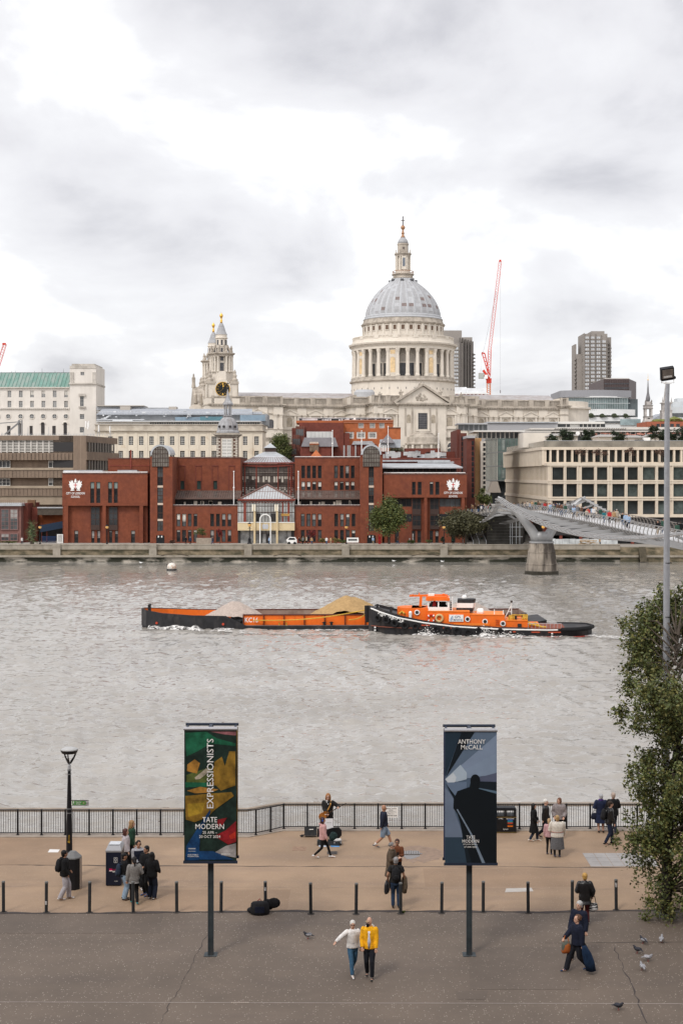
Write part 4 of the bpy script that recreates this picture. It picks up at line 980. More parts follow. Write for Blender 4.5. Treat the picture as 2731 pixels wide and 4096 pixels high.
 for py in(1890,1903,1930,1936,1946):pbox(m,962,1178,py,py+2,Yr-.1,.1)
 m.build('glazing_bars',FR,g_)
 m=MB();rr=random.Random(8)
 for i in range(20):
  px=965+i*10.7;h_=rr.choice((10,14,24,24));
  if rr.random()<.8:pbox(m,px,px+7.5,1905,1905+h_,Yr-.03,.03)
 pbox(m,975,1176,1889,1891.5,Yr-.04,.04);m.build('lit_blinds',mat('pale_blind',(.46,.42,.36),.8,var=.3,vs=1),g_)
 m=MB()
 for i in range(32):
  for j in range(6):
   if rr.random()<.65:px=963+i*6.7;py=1948+j*7;pbox(m,px,px+4.6,py,py+4.8,Yr-.03,.03)
 m.build('lower_panes',mat('pale_pane',(.50,.47,.42),.5,var=.3,vs=1),g_)
 m=MB()
 for a in(977,1023,1110,1151,1160):pbox(m,a,a+4,1860,2000,Yr-.2,.15)
 for i in range(20):a=970+i*9.4;m.bar((X(a,Yr),Yr-.25,Z(1855,Yr)),(X(a+4.7,Yr),Yr-.25,Z(1866,Yr)),.12);m.bar((X(a+4.7,Yr),Yr-.25,Z(1866,Yr)),(X(a+9.4,Yr),Yr-.25,Z(1855,Yr)),.12)
 pbox(m,960,1180,1849,1854,Yr-.5,1.4);m.bar((X(965,Yr),Yr-.3,Z(1862,Yr)),(X(1068,Yr),Yr-.3,Z(1867,Yr)),.16);m.bar((X(1068,Yr),Yr-.3,Z(1867,Yr)),(X(1165,Yr),Yr-.3,Z(1862,Yr)),.16)
 for k in range(14):pbox(m,1166,1172,1860+k*8,1862+k*8,Yr-.4,.1)
 pbox(m,1164.5,1166,1845,1975,Yr-.4,.1);pbox(m,1172,1173.5,1845,1975,Yr-.4,.1);m.build('red_frame',RED,r_)
 m=MB();zb,zm,zt=Z(1849,Yr),Z(1829,Yr+3),Z(1807,Yr+6)
 def rect(a,b,y0_,y1_,z_):return[(X(a,Yr),y0_,z_),(X(b,Yr),y0_,z_),(X(b,Yr),y1_,z_),(X(a,Yr),y1_,z_)]
 m.loft([rect(972,1166,Yr-.4,Yr+16,zb),rect(1010,1136,Yr+2.4,Yr+13,zm),rect(1015,1132,Yr+2.6,Yr+12.8,zm+.25),rect(1051,1097,Yr+5.5,Yr+10,zt)]);m.build('hip_roof',ZK,r_)
 m=MB()
 for i in range(17):k=i/16;m.bar((X(974+190*k,Yr),Yr-.45,zb+.08),(X(1012+122*k,Yr),Yr+2.4,zm+.08),.08)
 m.build('roof_bars',mat('roof_bar',(.20,.12,.10),.5),r_)
 m=MB();m.loft([rect(1053,1095,Yr+5.6,Yr+10,zt),rect(1053,1095,Yr+5.6,Yr+10,zt+.9)]);m.build('lantern_louvre',FR,r_)
 m=MB();m.loft([rect(1049,1099,Yr+5.3,Yr+10.3,zt+.9),rect(1073,1075,Yr+7.8,Yr+8,zt+2.0)]);m.build('lantern_roof',ZK,r_)
 return t
school()
# ---------------- white flagpoles before the school and on its roof
FP=mat('flagpole_white',(.80,.79,.76),.4)
for px,y0,y1,Y_,lab in((935,1886,2026,306.5,'slim white flagpole by the glass atrium, on its left-hand terrace'),(1193,1886,2026,306.5,'slim white flagpole by the glass atrium, on its right-hand terrace'),(1329.5,1722,1835,330,'white roof flagpole standing in front of the grey slate mansard'),(1446,1724,1815,330,'white roof flagpole just behind the right arched stair tower'),(1552,1706,1815,330,'white roof flagpole before the round white flue frame'),(1753.5,1734,1832,330,'white roof flagpole left of the dark brick office block')):
 m=MB();m.cyl((X(px,Y_),Y_,Z(y1,Y_)),(X(px,Y_),Y_,Z(y0,Y_)),.11,.07,8);m.ball((X(px,Y_),Y_,Z(y0,Y_)),.15,8,5)
 m.lathe([(.17,0),(.17,.3)],8,(X(px,Y_),Y_,Z(y0+(y1-y0)*.48,Y_)))
 tag(m.build('flagpole',FP,None,loc=(X(px,Y_),Y_,Z(y1,Y_))),lab,'flagpole','white flagpoles around the school')
 # ---------------- brown concrete telephone exchange, far left
def exchange():
 Y=335.;CN=mat('brown_concrete',(.225,.168,.125),.9,var=.12,vs=.4,dirt=(.12,.09,.07),dscale=(.7,.7,.08),damt=.55,bump=.2,bs=3)
 CL=mat('buff_concrete',(.34,.275,.205),.9,var=.12,vs=.5,dirt=(.20,.155,.115),dscale=(.6,.6,.1),damt=.5)
 t=thing('concrete_exchange','brown banded concrete block with white louvres, left of the red brick school','building',(X(200,Y),Y,GAB))
 xl=-100
 m=MB();m.box(xl,X(345,Y),Y+1.2,Y+25,0,Z(1745,Y));o=m.build('wall',CN,t)
 m=MB();pbox(m,-600,300,1742,1760,Y,20);m.build('roof_fascia',CN,o)
 for y0,y1,p,mm,xr in((1811,1840,.6,CN,300),(1871,1880,.9,CL,310),(1880,1911,.7,CN,312),(1943,1953,.9,CL,312),(1953,1984,.7,CN,312),(1985,2018,.4,CL,312)):
  m=MB();m.box(xl,X(xr,Y),Y-p,Y+1.3,Z(y1,Y),Z(y0,Y));m.build('spandrel_band',mm,o)
 m=MB()
 for px in range(4,300,15):
  for y0,y1 in((1813,1838),(1882,1909),(1955,1982)):pbox(m,px,px+.9,y0,y1,Y-.74,.1)
 m.build('panel_joints',mat('joint_dark',(.10,.075,.06),.9),o)
 m=MB();pbox(m,-600,293,1762,1808,Y+1.0,.2);lb=m.build('louvre_void',DKM,t)
 m=MB()
 for i in range(-6,24):px=2+i*24.;pbox(m,px,px+4,1758,1811,Y+.3,.3)if px<290 else None
 for j in range(8):pbox(m,-600,293,1761+j*6.2,1764+j*6.2,Y+.5,.4)
 m.build('louvres',mat('louvre_white',(.62,.59,.54),.7,var=.15,vs=.6),lb)
 for a,b in((-8,40),(193,241)):
  wins(o,[(a,b)],1842,1871,Y+.3,fm=FRW,gm=GL2,nx=3,nz=1,blinds=.5);wins(o,[(a,b)],1913,1943,Y+.3,fm=FRW,gm=GL2,nx=3,nz=2,blinds=.7)
 Yt=Y-1
 m=MB();pbox(m,293,344,1742,2050,Yt,12);tw=m.build('corner_tower',CN,t)
 m=MB();pbox(m,308,309,1745,2050,Yt-.04,.1);pbox(m,322,323,1745,2050,Yt-.04,.1);m.build('panel_joints',mat('joint_pale',(.33,.26,.20),.9),tw)
 a0,a1=(X(344,Yt),Yt),(X(463,Y+22),Y+22)
 def skew(y0,y1,push=0,ext=0,th=8):
  d_=Vector((a1[0]-a0[0],a1[1]-a0[1])).normalized();n=Vector((d_.y,-d_.x));e=Vector(a1)+d_*ext;s_=Vector(a0)
  p=[s_+n*push,e+n*push,e-n*th,s_-n*th];mm=MB();mm.slab([(q.x,q.y)for q in p],Z(y1,Yt),Z(y0,Yt));return mm
 skew(1742,2050,-1.4).build('angled_wing',DKM,t)
 aw=skew(1742,1768,0,1.5).build('fascia',CN,t);skew(1806,1840,.2,2).build('spandrel_band',CN,t);skew(1880,1900,.2,0).build('spandrel_band',CL,t);skew(1900,2050,0,0).build('spandrel_band',CN,t)
 m=MB();d_=Vector((a1[0]-a0[0],a1[1]-a0[1]))
 for k in range(1,11):
  p=Vector(a0)+d_*k/11;
  for y0,y1 in((1768,1806),(1840,1880)):m.box(p.x-.12,p.x+.12,p.y-.1,p.y+1.3,Z(y1,Yt),Z(y0,Yt))
 m.build('mullions',mat('mullion_grey',(.17,.15,.13),.6),t)
 m=MB();rr=random.Random(2)
 for px in(8,60,112,195,275,335,390,398,440):m.cyl((X(px,Y+6),Y+6,Z(1745,Y)),(X(px,Y+6),Y+6,Z(rr.uniform(1702,1728),Y)),.07,.05,5)
 for i in range(40):px=-5+i*11.5;m.cyl((X(px,Y+2),Y+2,Z(1744,Y)),(X(px,Y+2),Y+2,Z(1735,Y)),.04,n=4)
 m.box(X(-5,Y+2),X(455,Y+2),Y+1.97,Y+2.03,Z(1735.6,Y),Z(1734.6,Y));m.build('roof_rail',ZK,t)
 m=MB()
 for px,y0,w_ in((340,1684,5),(348,1690,5),(352,1683,4),(392,1700,4),(437,1704,4)):pbox(m,px,px+w_,y0,y0+26,Y+6,.5)
 m.build('antenna_panels',WHI,t)
 m=MB();pbox(m,72,78,1680,1745,Y+4,.6);pbox(m,85,88,1680,1745,Y+4,.6);m.bar((X(20,Y+4),Y+4,Z(1735,Y)),(X(82,Y+4),Y+4,Z(1682,Y)),.35);m.bar((X(0,Y+4),Y+4,Z(1690,Y)),(X(82,Y+4),Y+4,Z(1684,Y)),.2);m.build('cradle_gantry',mat('gantry_grey',(.2,.2,.2),.6),t)
exchange()
def riverside_left():
 Y=306.;t=thing('riverside_pavilion','low brick and glass pavilion at the far left edge, beside a palm','building',(X(40,Y),Y,GAB))
 PK=mat('pink_brick',(.20,.10,.085),.85,var=.2,vs=1)
 m=MB();pbox(m,-120,84,2020,2176,Y+.5,12);o=m.build('wall',PK,t)
 m=MB();pbox(m,84,112,2013,2176,Y+3,12);m.build('rear_wall',BRD,t)
 m=MB();pbox(m,-120,86,2015,2024,Y-.3,12);m.build('roof_slab',ZK,t)
 wins(o,[(-90,-50),(-44,-3),(2,36),(38,71)],2036,2120,Y,fm=mat('pink_frame',(.22,.13,.12),.6),gm=GL2,nx=2,nz=5,blinds=.8,fw=.15);wins(o,[(-44,-3),(2,36),(38,71)],2134,2164,Y,fm=mat('pink_frame',(.22,.13,.12),.6),gm=GL2,nx=2,nz=2,blinds=.9,fw=.15)
 m=MB()
 for i in range(14):pbox(m,i*7.5,i*7.5+.7,2000,2016,Y+2,.05)
 for z_ in(2000,2007):pbox(m,-20,100,z_,z_+1,Y+2,.05)
 m.build('roof_rail',mat('rusty_rail',(.2,.11,.08),.7),t)
 t=thing('covered_walkway','dark covered walkway with blue balustrade between the pavilion and the red school','walkway',(X(190,Y),Y+6,GAB))
 m=MB();pbox(m,150,252,2030,2060,Y+5,6);m.build('upper_deck',mat('weathered_cladding',(.085,.07,.055),.8,var=.3,vs=1),t)
 m=MB();pbox(m,148,252,2028,2033,Y+4.8,.2);m.build('deck_rail',ZK,t)
 m=MB();pbox(m,112,256,2060,2104,Y+9,4);m.build('brick_back',OBR,t)
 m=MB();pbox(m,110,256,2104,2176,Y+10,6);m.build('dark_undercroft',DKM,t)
 m=MB();m.bar((X(158,Y+3),Y+3,Z(2118,Y)),(X(252,Y+3),Y+3,Z(2100,Y)),.15,1.5);m.build('blue_balustrade',mat('navy_steel',(.014,.028,.055),.5),t)
 m=MB();pbox(m,126,150,2030,2176,Y+6,1.2);pbox(m,185,189,2100,2176,Y+4,.3);pbox(m,166,168,2090,2176,Y+4,.3);m.build('column',BRD,t)
 m=MB();pbox(m,110,140,2000,2034,Y+8,1);m.build('stair_head',mat('brown_panel',(.16,.09,.05),.8),t)
 m=MB()
 for i in range(28):pbox(m,168+i*2.0,168.8+i*2.0,2145,2175,Y+1,.06)
 for y_ in(2146,2172):pbox(m,167,225,y_,y_+1.5,Y+1,.08)
 tag(m.build('blue_fence',mat('blue_steel',(.018,.042,.11),.5),None,loc=(X(195,Y+1),Y+1,GAB)),'blue steel bar fence beside the palm','fence')
 t=thing('white_gate','white barred gate against the left end of the red school','gate',(X(240,Y),Y-.5,GAB))
 m=MB();pbox(m,229,251,2137,2140,Y-.5,.12);pbox(m,229,251,2170,2172,Y-.5,.12);pbox(m,228,231,2137,2176,Y-.5,.15);pbox(m,249,252,2137,2176,Y-.5,.15);m.build('gate_frame',WHI,t)
 m=MB();
 for i in range(9):pbox(m,231.5+i*2.1,232.5+i*2.1,2140,2170,Y-.45,.06)
 m.build('bars',WHI,t)
riverside_left()
# ---------------- white stone block with the green roof
def green_roof():
 Y=440.;t=thing('green_roofed_block','white stone block with a green copper roof and a square end tower','building',(X(150,Y),Y,5))
 WS=mat('white_stone',(.66,.615,.56),.85,var=.05,vs=.3,dirt=(.42,.38,.33),dscale=(.4,.4,.08),damt=.4,bump=.1,bs=2)
 a=[(30+i*45.3,45+i*45.3)for i in range(-3,6)]
 hs=holes(a,1562,1589,Y)+holes(a,1603,1629,Y)
 ar=[(72,84),(164,179),(254,268),(-20,-6)];rc=[(118,131),(209,223),(28,42)]
 hs+=holes(ar,1690,1740,Y)+holes(rc,1703,1740,Y)
 m=MB();x0,x1=X(-160,Y),X(279,Y);wall_holes(m,x0,x1,0,Z(1549,Y),hs,Y,.4);box_back(m,x0,x1,Y,Y+22,0,Z(1549,Y));o=m.build('wall',WS,t,fix=False)
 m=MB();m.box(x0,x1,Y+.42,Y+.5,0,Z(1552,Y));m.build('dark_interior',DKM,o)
 FG=mat('stone_frame_white',(.5,.49,.47),.7)
 PG=glass('pale_glass',(.22,.22,.215));wins(o,a,1562,1589,Y,fm=FG,gm=PG,nx=2,nz=3,blinds=.4,depth=.4,fw=.06);wins(o,a,1603,1629,Y,fm=FG,gm=PG,nx=2,nz=3,blinds=.4,depth=.4,fw=.06)
 wins(o,ar,1690,1740,Y,fm=FR,gm=GL,nx=3,nz=5,blinds=0,depth=.4,fw=.1);wins(o,rc,1703,1740,Y,fm=FR,gm=GL,nx=3,nz=4,blinds=0,depth=.4,fw=.1)
 m=MB()
 for p,q in ar:
  c=X((p+q)/2,Y);r=(X(q,Y)-X(p,Y))/2+.25;m.tube([(c+r*math.cos(k*math.pi/8),Y-.05,Z(1697,Y)+r*math.sin(k*math.pi/8))for k in range(9)],.22,6)
 m.build('arch_surrounds',WS,o)
 for i in range(-3,6):
  c=X(33+i*45.3+(4 if i else 0),Y);z_=Z(1665,Y);m=MB();m.tube([(c+.78*math.cos(k*math.pi/9),Y-.06,z_+.78*math.sin(k*math.pi/9))for k in range(18)],.14,6,closed=True);w_=m.build('round_window',WS,o)
  m=MB();m.tube([(c,Y-.07,z_),(c,Y+.02,z_)],.72,18);m.build('pane',GL2,w_)
  m=MB();m.box(c-.7,c+.7,Y-.1,Y-.07,z_-.05,z_+.05);m.box(c-.05,c+.05,Y-.1,Y-.07,z_-.7,z_+.7);m.build('glazing_bars',FG,w_)
 m=MB();m.box(x0,x1,Y-.45,Y,Z(1634,Y),Z(1629,Y))
 x=x0
 while x<x1:m.box(x,x+.3,Y-.4,Y,Z(1637,Y),Z(1634,Y));x+=.62
 m.box(x0,x1,Y-.7,Y,Z(1551,Y),Z(1548,Y));m.build('cornice',WS,o)
 m=MB();m.add([(x0,Y-.3,Z(1548,Y)),(x1,Y-.3,Z(1548,Y)),(x1,Y+6,Z(1491,Y+6)),(x0,Y+6,Z(1491,Y+6)),(x0,Y+22,Z(1548,Y)),(x1,Y+22,Z(1548,Y)),(x1,Y+16,Z(1491,Y+6)),(x0,Y+16,Z(1491,Y+6))],[(0,1,2,3),(3,2,6,7),(7,6,5,4)])
 r_=m.build('roof',mat('copper_green',(.145,.255,.215),.7,var=.18,vs=.5,dirt=(.26,.30,.27),dscale=(.9,.2,.12),damt=.85,dlo=.4,dhi=.6),t)
 m=MB();x=x0
 while x<x1:m.bar((x,Y-.33,Z(1548,Y)+.1),(x,Y+5.97,Z(1491,Y+6)+.1),.1,.16);x+=1.15
 m.build('roof_seams',mat('copper_seam',(.17,.29,.25),.7),r_)
 m=MB();pbox(m,-400,279,1489,1493,Y+6,.3)
 for px in(5,47,62,138,168,220,254):m.cyl((X(px,Y+6),Y+6,Z(1492,Y+6)),(X(px,Y+6),Y+6,Z(1482 if px not in(168,254)else 1473,Y+6)),.07,.03,5)
 m.build('ridge',mat('ridge_dark',(.12,.14,.13),.7),r_)
 Yt=Y-1.5
 tw=[(318,335)];hs=holes([(322,337)],1487,1501,Yt)+holes([(320,335)],1584,1625,Yt)+holes([(319,337)],1656,1676,Yt)+holes([(319,337)],1708,1730,Yt)
 m=MB();x0,x1=X(279,Yt),X(384,Yt);wall_holes(m,x0,x1,0,Z(1462,Yt),hs,Yt,.4);box_back(m,x0,x1,Yt,Yt+16,0,Z(1462,Yt));o=m.build('tower',WS,t,fix=False)
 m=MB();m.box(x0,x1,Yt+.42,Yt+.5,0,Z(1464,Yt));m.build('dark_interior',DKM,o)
 for p,q,y0,y1 in((322,337,1487,1501),(320,335,1584,1625),(319,337,1656,1676),(319,337,1708,1730)):wins(o,[(p,q)],y0,y1,Yt,fm=FG,gm=GL2,nx=2,nz=3,blinds=0)
 m=MB();m.box(x0-.2,x1+.2,Yt-.5,Yt+16,Z(1537,Yt),Z(1531,Yt));m.box(x0+.5,x1-.5,Yt+.5,Yt+15,Z(1462,Yt),Z(1454,Yt));m.box(x0,x1,Yt-.15,Yt+.1,Z(1473,Yt),Z(1462,Yt));pbox(m,314,341,1574,1584,Yt-.6,.3,0);pbox(m,314,341,1625,1630,Yt-.6,.5);
 for sx in(281,370):pbox(m,sx,sx+13,1488,1531,Yt-.3,.3)
 m.build('tower_cornice',mat('white_stone_stained',(.50,.46,.41),.9,var=.15,vs=.5,dirt=(.2,.18,.15),dscale=(.4,.4,.3),damt=.7),o)
green_roof()
# ---------------- long cream stone office
def cream_office():
 Y=405.;t=thing('cream_office','long cream stone office with two visible rows of dark gridded windows','building',(X(700,Y),Y,3))
 CS=mat('cream_stone',(.66,.59,.48),.85,var=.06,vs=.3,dirt=(.45,.30,.15),dscale=(.25,.25,.3),damt=.65,dlo=.58,dhi=.72,bump=.1,bs=2)
 cs_=[482.5+i*41.15 for i in range(-1,11)]+[980,1026]+[862.]
 xs=sorted([(c-9,c+9)for c in cs_ if not(890<c<935)])
 hs=holes(xs,1745,1780,Y)+holes(xs,1803,1836,Y)
 m=MB();x0,x1=X(381,Y),X(1050,Y);wall_holes(m,x0,x1,0,Z(1722,Y),hs,Y,.45);box_back(m,x0,x1,Y,Y+18,0,Z(1722,Y));o=m.build('wall',CS,t,fix=False)
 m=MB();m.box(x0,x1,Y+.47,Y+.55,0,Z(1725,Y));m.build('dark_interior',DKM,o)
 wins(o,xs,1745,1780,Y,fm=FRW,gm=GL,nx=3,nz=5,blinds=0,depth=.45,fw=.04);wins(o,xs,1803,1836,Y,fm=FRW,gm=GL,nx=3,nz=4,blinds=0,depth=.45,fw=.04)
 PS=mat('parapet_stone',(.50,.45,.375),.9,var=.15,vs=.5,dirt=(.27,.22,.17),dscale=(.3,.3,.4),damt=.7)
 m=MB();m.box(x0-.3,x1+.3,Y-.6,Y+18,Z(1724,Y),Z(1719,Y));m.box(x0,x1,Y-.1,Y+18,Z(1719,Y),Z(1700,Y));m.box(x0-.2,x1+.2,Y-.3,Y+18,Z(1700,Y),Z(1697,Y));m.build('parapet',PS,o)
 m=MB();x=x0+1
 for c in cs_:m.box(X(c-20.5,Y)-.35,X(c-20.5,Y)+.35,Y-.12,Y,Z(1836,Y),Z(1728,Y))
 m.build('pilasters',CS,o)
 m=MB();pbox(m,385,1040,1685,1698,Y+4,10);sb=m.build('attic',mat('attic_cream',(.52,.50,.47),.8,var=.1),t)
 m=MB()
 for i in range(64):px=600+i*6.9;pbox(m,px,px+4.6,1689,1696,Y+3.9,.1)
 m.build('attic_windows',GL,sb)
 m=MB();pbox(m,386,1042,1683,1686,Y+3,11);pbox(m,386,560,1677,1680,Y+5,5);pbox(m,450,530,1679,1684,Y+5,5);m.build('attic_roof',mat('pale_roof',(.56,.57,.58),.6,var=.1),sb)
 Yr=Y+16
 GR=mat('grey_roofing',(.30,.315,.34),.6,var=.12,vs=.5);
 t2=thing('grey_roofed_block','grey metal roofed block with rooftop plant behind the cream office','building',(X(700,Yr),Yr,3))
 m=MB();pbox(m,386,1068,1655,1700,Yr,14);m.build('wall',mat('plant_wall',(.27,.28,.29),.7,var=.3,vs=.2),t2)
 m=MB();m.add([(X(386,Yr),Yr-1,Z(1660,Yr)),(X(1010,Yr),Yr-1,Z(1660,Yr)),(X(1000,Yr),Yr+10,Z(1635,Yr+10)),(X(386,Yr),Yr+10,Z(1635,Yr+10))],[(0,1,2,3)])
 m.add([(X(970,Yr),Yr-1,Z(1683,Yr)),(X(1066,Yr),Yr-1,Z(1683,Yr)),(X(1040,Yr),Yr+8,Z(1648,Yr+8)),(X(960,Yr),Yr+8,Z(1648,Yr+8))],[(0,1,2,3)]);m.build('roof',GR,t2)
 m=MB();pbox(m,386,575,1622,1640,Yr+12,8);pbox(m,575,700,1630,1642,Yr+12,6);m.build('upper_plant',mat('plant_grey',(.36,.37,.385),.6,var=.2,vs=.2),t2)
 m=MB();pbox(m,386,575,1621,1624,Yr+11,9);pbox(m,480,520,1625,1645,Yr+8,4);pbox(m,675,705,1626,1645,Yr+9,4);m.build('plant_caps',mat('plant_stone',(.42,.38,.33),.8),t2)
 m=MB();pbox(m,800,890,1666,1682,Yr-1.5,.2);m.build('teal_glazing',glass('teal_glass',(.07,.16,.19),.1,.3,.3),t2)
 m=MB();pbox(m,700,800,1668,1683,Yr-1.4,.2);pbox(m,960,1060,1660,1684,Yr-1.6,.2);m.build('blue_glazing',glass('blue_glass',(.16,.22,.27),.1,.3,.3),t2)
 m=MB();rr=random.Random(9)
 for i in range(60):px=388+i*11;pbox(m,px,px+.7,1645,1656,Yr-1.2,.05)
 pbox(m,386,1050,1645,1646,Yr-1.2,.05)
 for i in range(26):px=rr.uniform(400,1000);w_=rr.uniform(4,16);y_=rr.uniform(1640,1676);pbox(m,px,px+w_,y_,y_+rr.uniform(2,6),Yr-1.8,.7)
 m.build('roof_clutter',mat('clutter_pale',(.5,.51,.52),.6,var=.4,vs=.3),t2)
cream_office()
# ---------------- church tower with lead cupola
def church_tower():
 Y=352.;c=X(911,Y);t=thing('church_tower','small brick church tower with banded stone corners and a ribbed lead cupola','church tower',(c,Y,2))
 DB=mat('old_brown_brick',(.13,.075,.055),.9,var=.3,vs=1.5);QS=mat('quoin_stone',(.56,.51,.43),.85,var=.15,vs=1)
 LDD=mat('cupola_lead',(.33,.33,.335),.6,var=.25,vs=.8,dirt=(.13,.10,.09),dscale=(1,1,.25),damt=.75)
 w_=2.55
 m=MB();m.box(c-w_,c+w_,Y-w_,Y+w_,0,Z(1741,Y));o=m.build('shaft',DB,t)
 m=MB();z=Z(1845,Y);i=0
 while z<Z(1748,Y):
  L=.95 if i%2 else .55
  for sx in(-1,1):
   m.box(c+sx*w_-(L if sx>0 else-.0)+(.06 if sx>0 else-.06),c+sx*w_+(.06 if sx>0 else-.06)+(L if sx<0 else 0),Y-w_-.07,Y-w_+.6,z,z+.3)
  z+=.42;i+=1
 m.build('quoins',QS,o)
 m=MB();m.box(c-1.45,c+1.45,Y-w_-.16,Y-w_,Z(1832,Y)-.2,Z(1832,Y));m.box(c-1.45,c-1.15,Y-w_-.14,Y-w_,Z(1832,Y),Z(1757,Y));m.box(c+1.15,c+1.45,Y-w_-.14,Y-w_,Z(1832,Y),Z(1757,Y));m.box(c-1.45,c+1.45,Y-w_-.14,Y-w_,Z(1757,Y),Z(1752,Y))
 lf=m.build('louvre_window',QS,o)
 m=MB();m.box(c-1.15,c+1.15,Y-w_-.05,Y-w_+.02,Z(1832,Y),Z(1757,Y));m.build('louvre_void',DKM,lf)
 m=MB();z=Z(1831,Y)
 while z<Z(1759,Y):m.add([(c-1.13,Y-w_-.14,z),(c+1.13,Y-w_-.14,z),(c+1.13,Y-w_-.04,z+.26),(c-1.13,Y-w_-.04,z+.26)],[(0,1,2,3)]);z+=.36
 m.box(c-.07,c+.07,Y-w_-.16,Y-w_-.04,Z(1832,Y),Z(1757,Y));m.build('louvres',FRW,lf)
 m=MB();
 for e_,y0,y1 in((.25,1748,1744),(.45,1744,1741),(.8,1741,1737),(.35,1737,1733)):m.box(c-w_-e_,c+w_+e_,Y-w_-e_,Y+w_+e_,Z(y0,Y),Z(y1,Y))
 m.build('cornice',mat('quoin_stone_stained',(.33,.29,.24),.9,var=.3,vs=1),o)
 zb=Z(1733,Y);m=MB();prof=[(2.75,0),(2.8,.4),(2.45,.7),(2.5,1.2),(2.4,2.0),(2.05,2.9),(1.5,3.6),(1.05,3.95),(.95,4.1)]
 n=48;vs=[];fs=[]
 for r_,z_ in prof:
  for i in range(n):q=r_*(1+.035*math.cos(12*2*math.pi*i/n));vs.append((c+q*math.cos(2*math.pi*i/n),Y+q*math.sin(2*math.pi*i/n),zb+z_))
 for k in range(len(prof)-1):
  for i in range(n):fs.append((k*n+i,k*n+(i+1)%n,(k+1)*n+(i+1)%n,(k+1)*n+i))
 m.add(vs,fs);m.build('cupola',LDD,t)
 m=MB()
 for a in(-50,-18,18,50):
  p=(c+2.5*math.sin(rad(a)),Y-2.5*math.cos(rad(a)),zb+1.6);m.tube([(p[0],p[1]+.1,p[2]),(p[0]+.1*math.sin(rad(a)),p[1]-.12,p[2])],.3,12)
 m.build('cupola_lights',DKM,t)
 zl=zb+4.05;m=MB();m.lathe([(1.1,0),(1.25,.2),(.9,.35)],8,(c,Y,zl));m.lathe([(1.0,2.9),(1.35,3.05),(1.25,3.4),(.8,4.0),(.45,4.9),(.2,6.2),(.1,6.9)],8,(c,Y,zl));
 for k in range(8):a=rad(22.5+45*k);m.box(c+.85*math.cos(a)-.14,c+.85*math.cos(a)+.14,Y+.85*math.sin(a)-.14,Y+.85*math.sin(a)+.14,zl+.3,zl+2.9)
 m.build('lantern',LDD,t)
 m=MB();m.ball((c,Y,zl+7.1),.28,8,6);m.cyl((c,Y,zl+7.1),(c,Y,zl+9),.06,.03,5);m.box(c-.35,c+.35,Y-.04,Y+.04,zl+8.2,zl+8.4);m.build('vane',DKM,t)
church_tower()
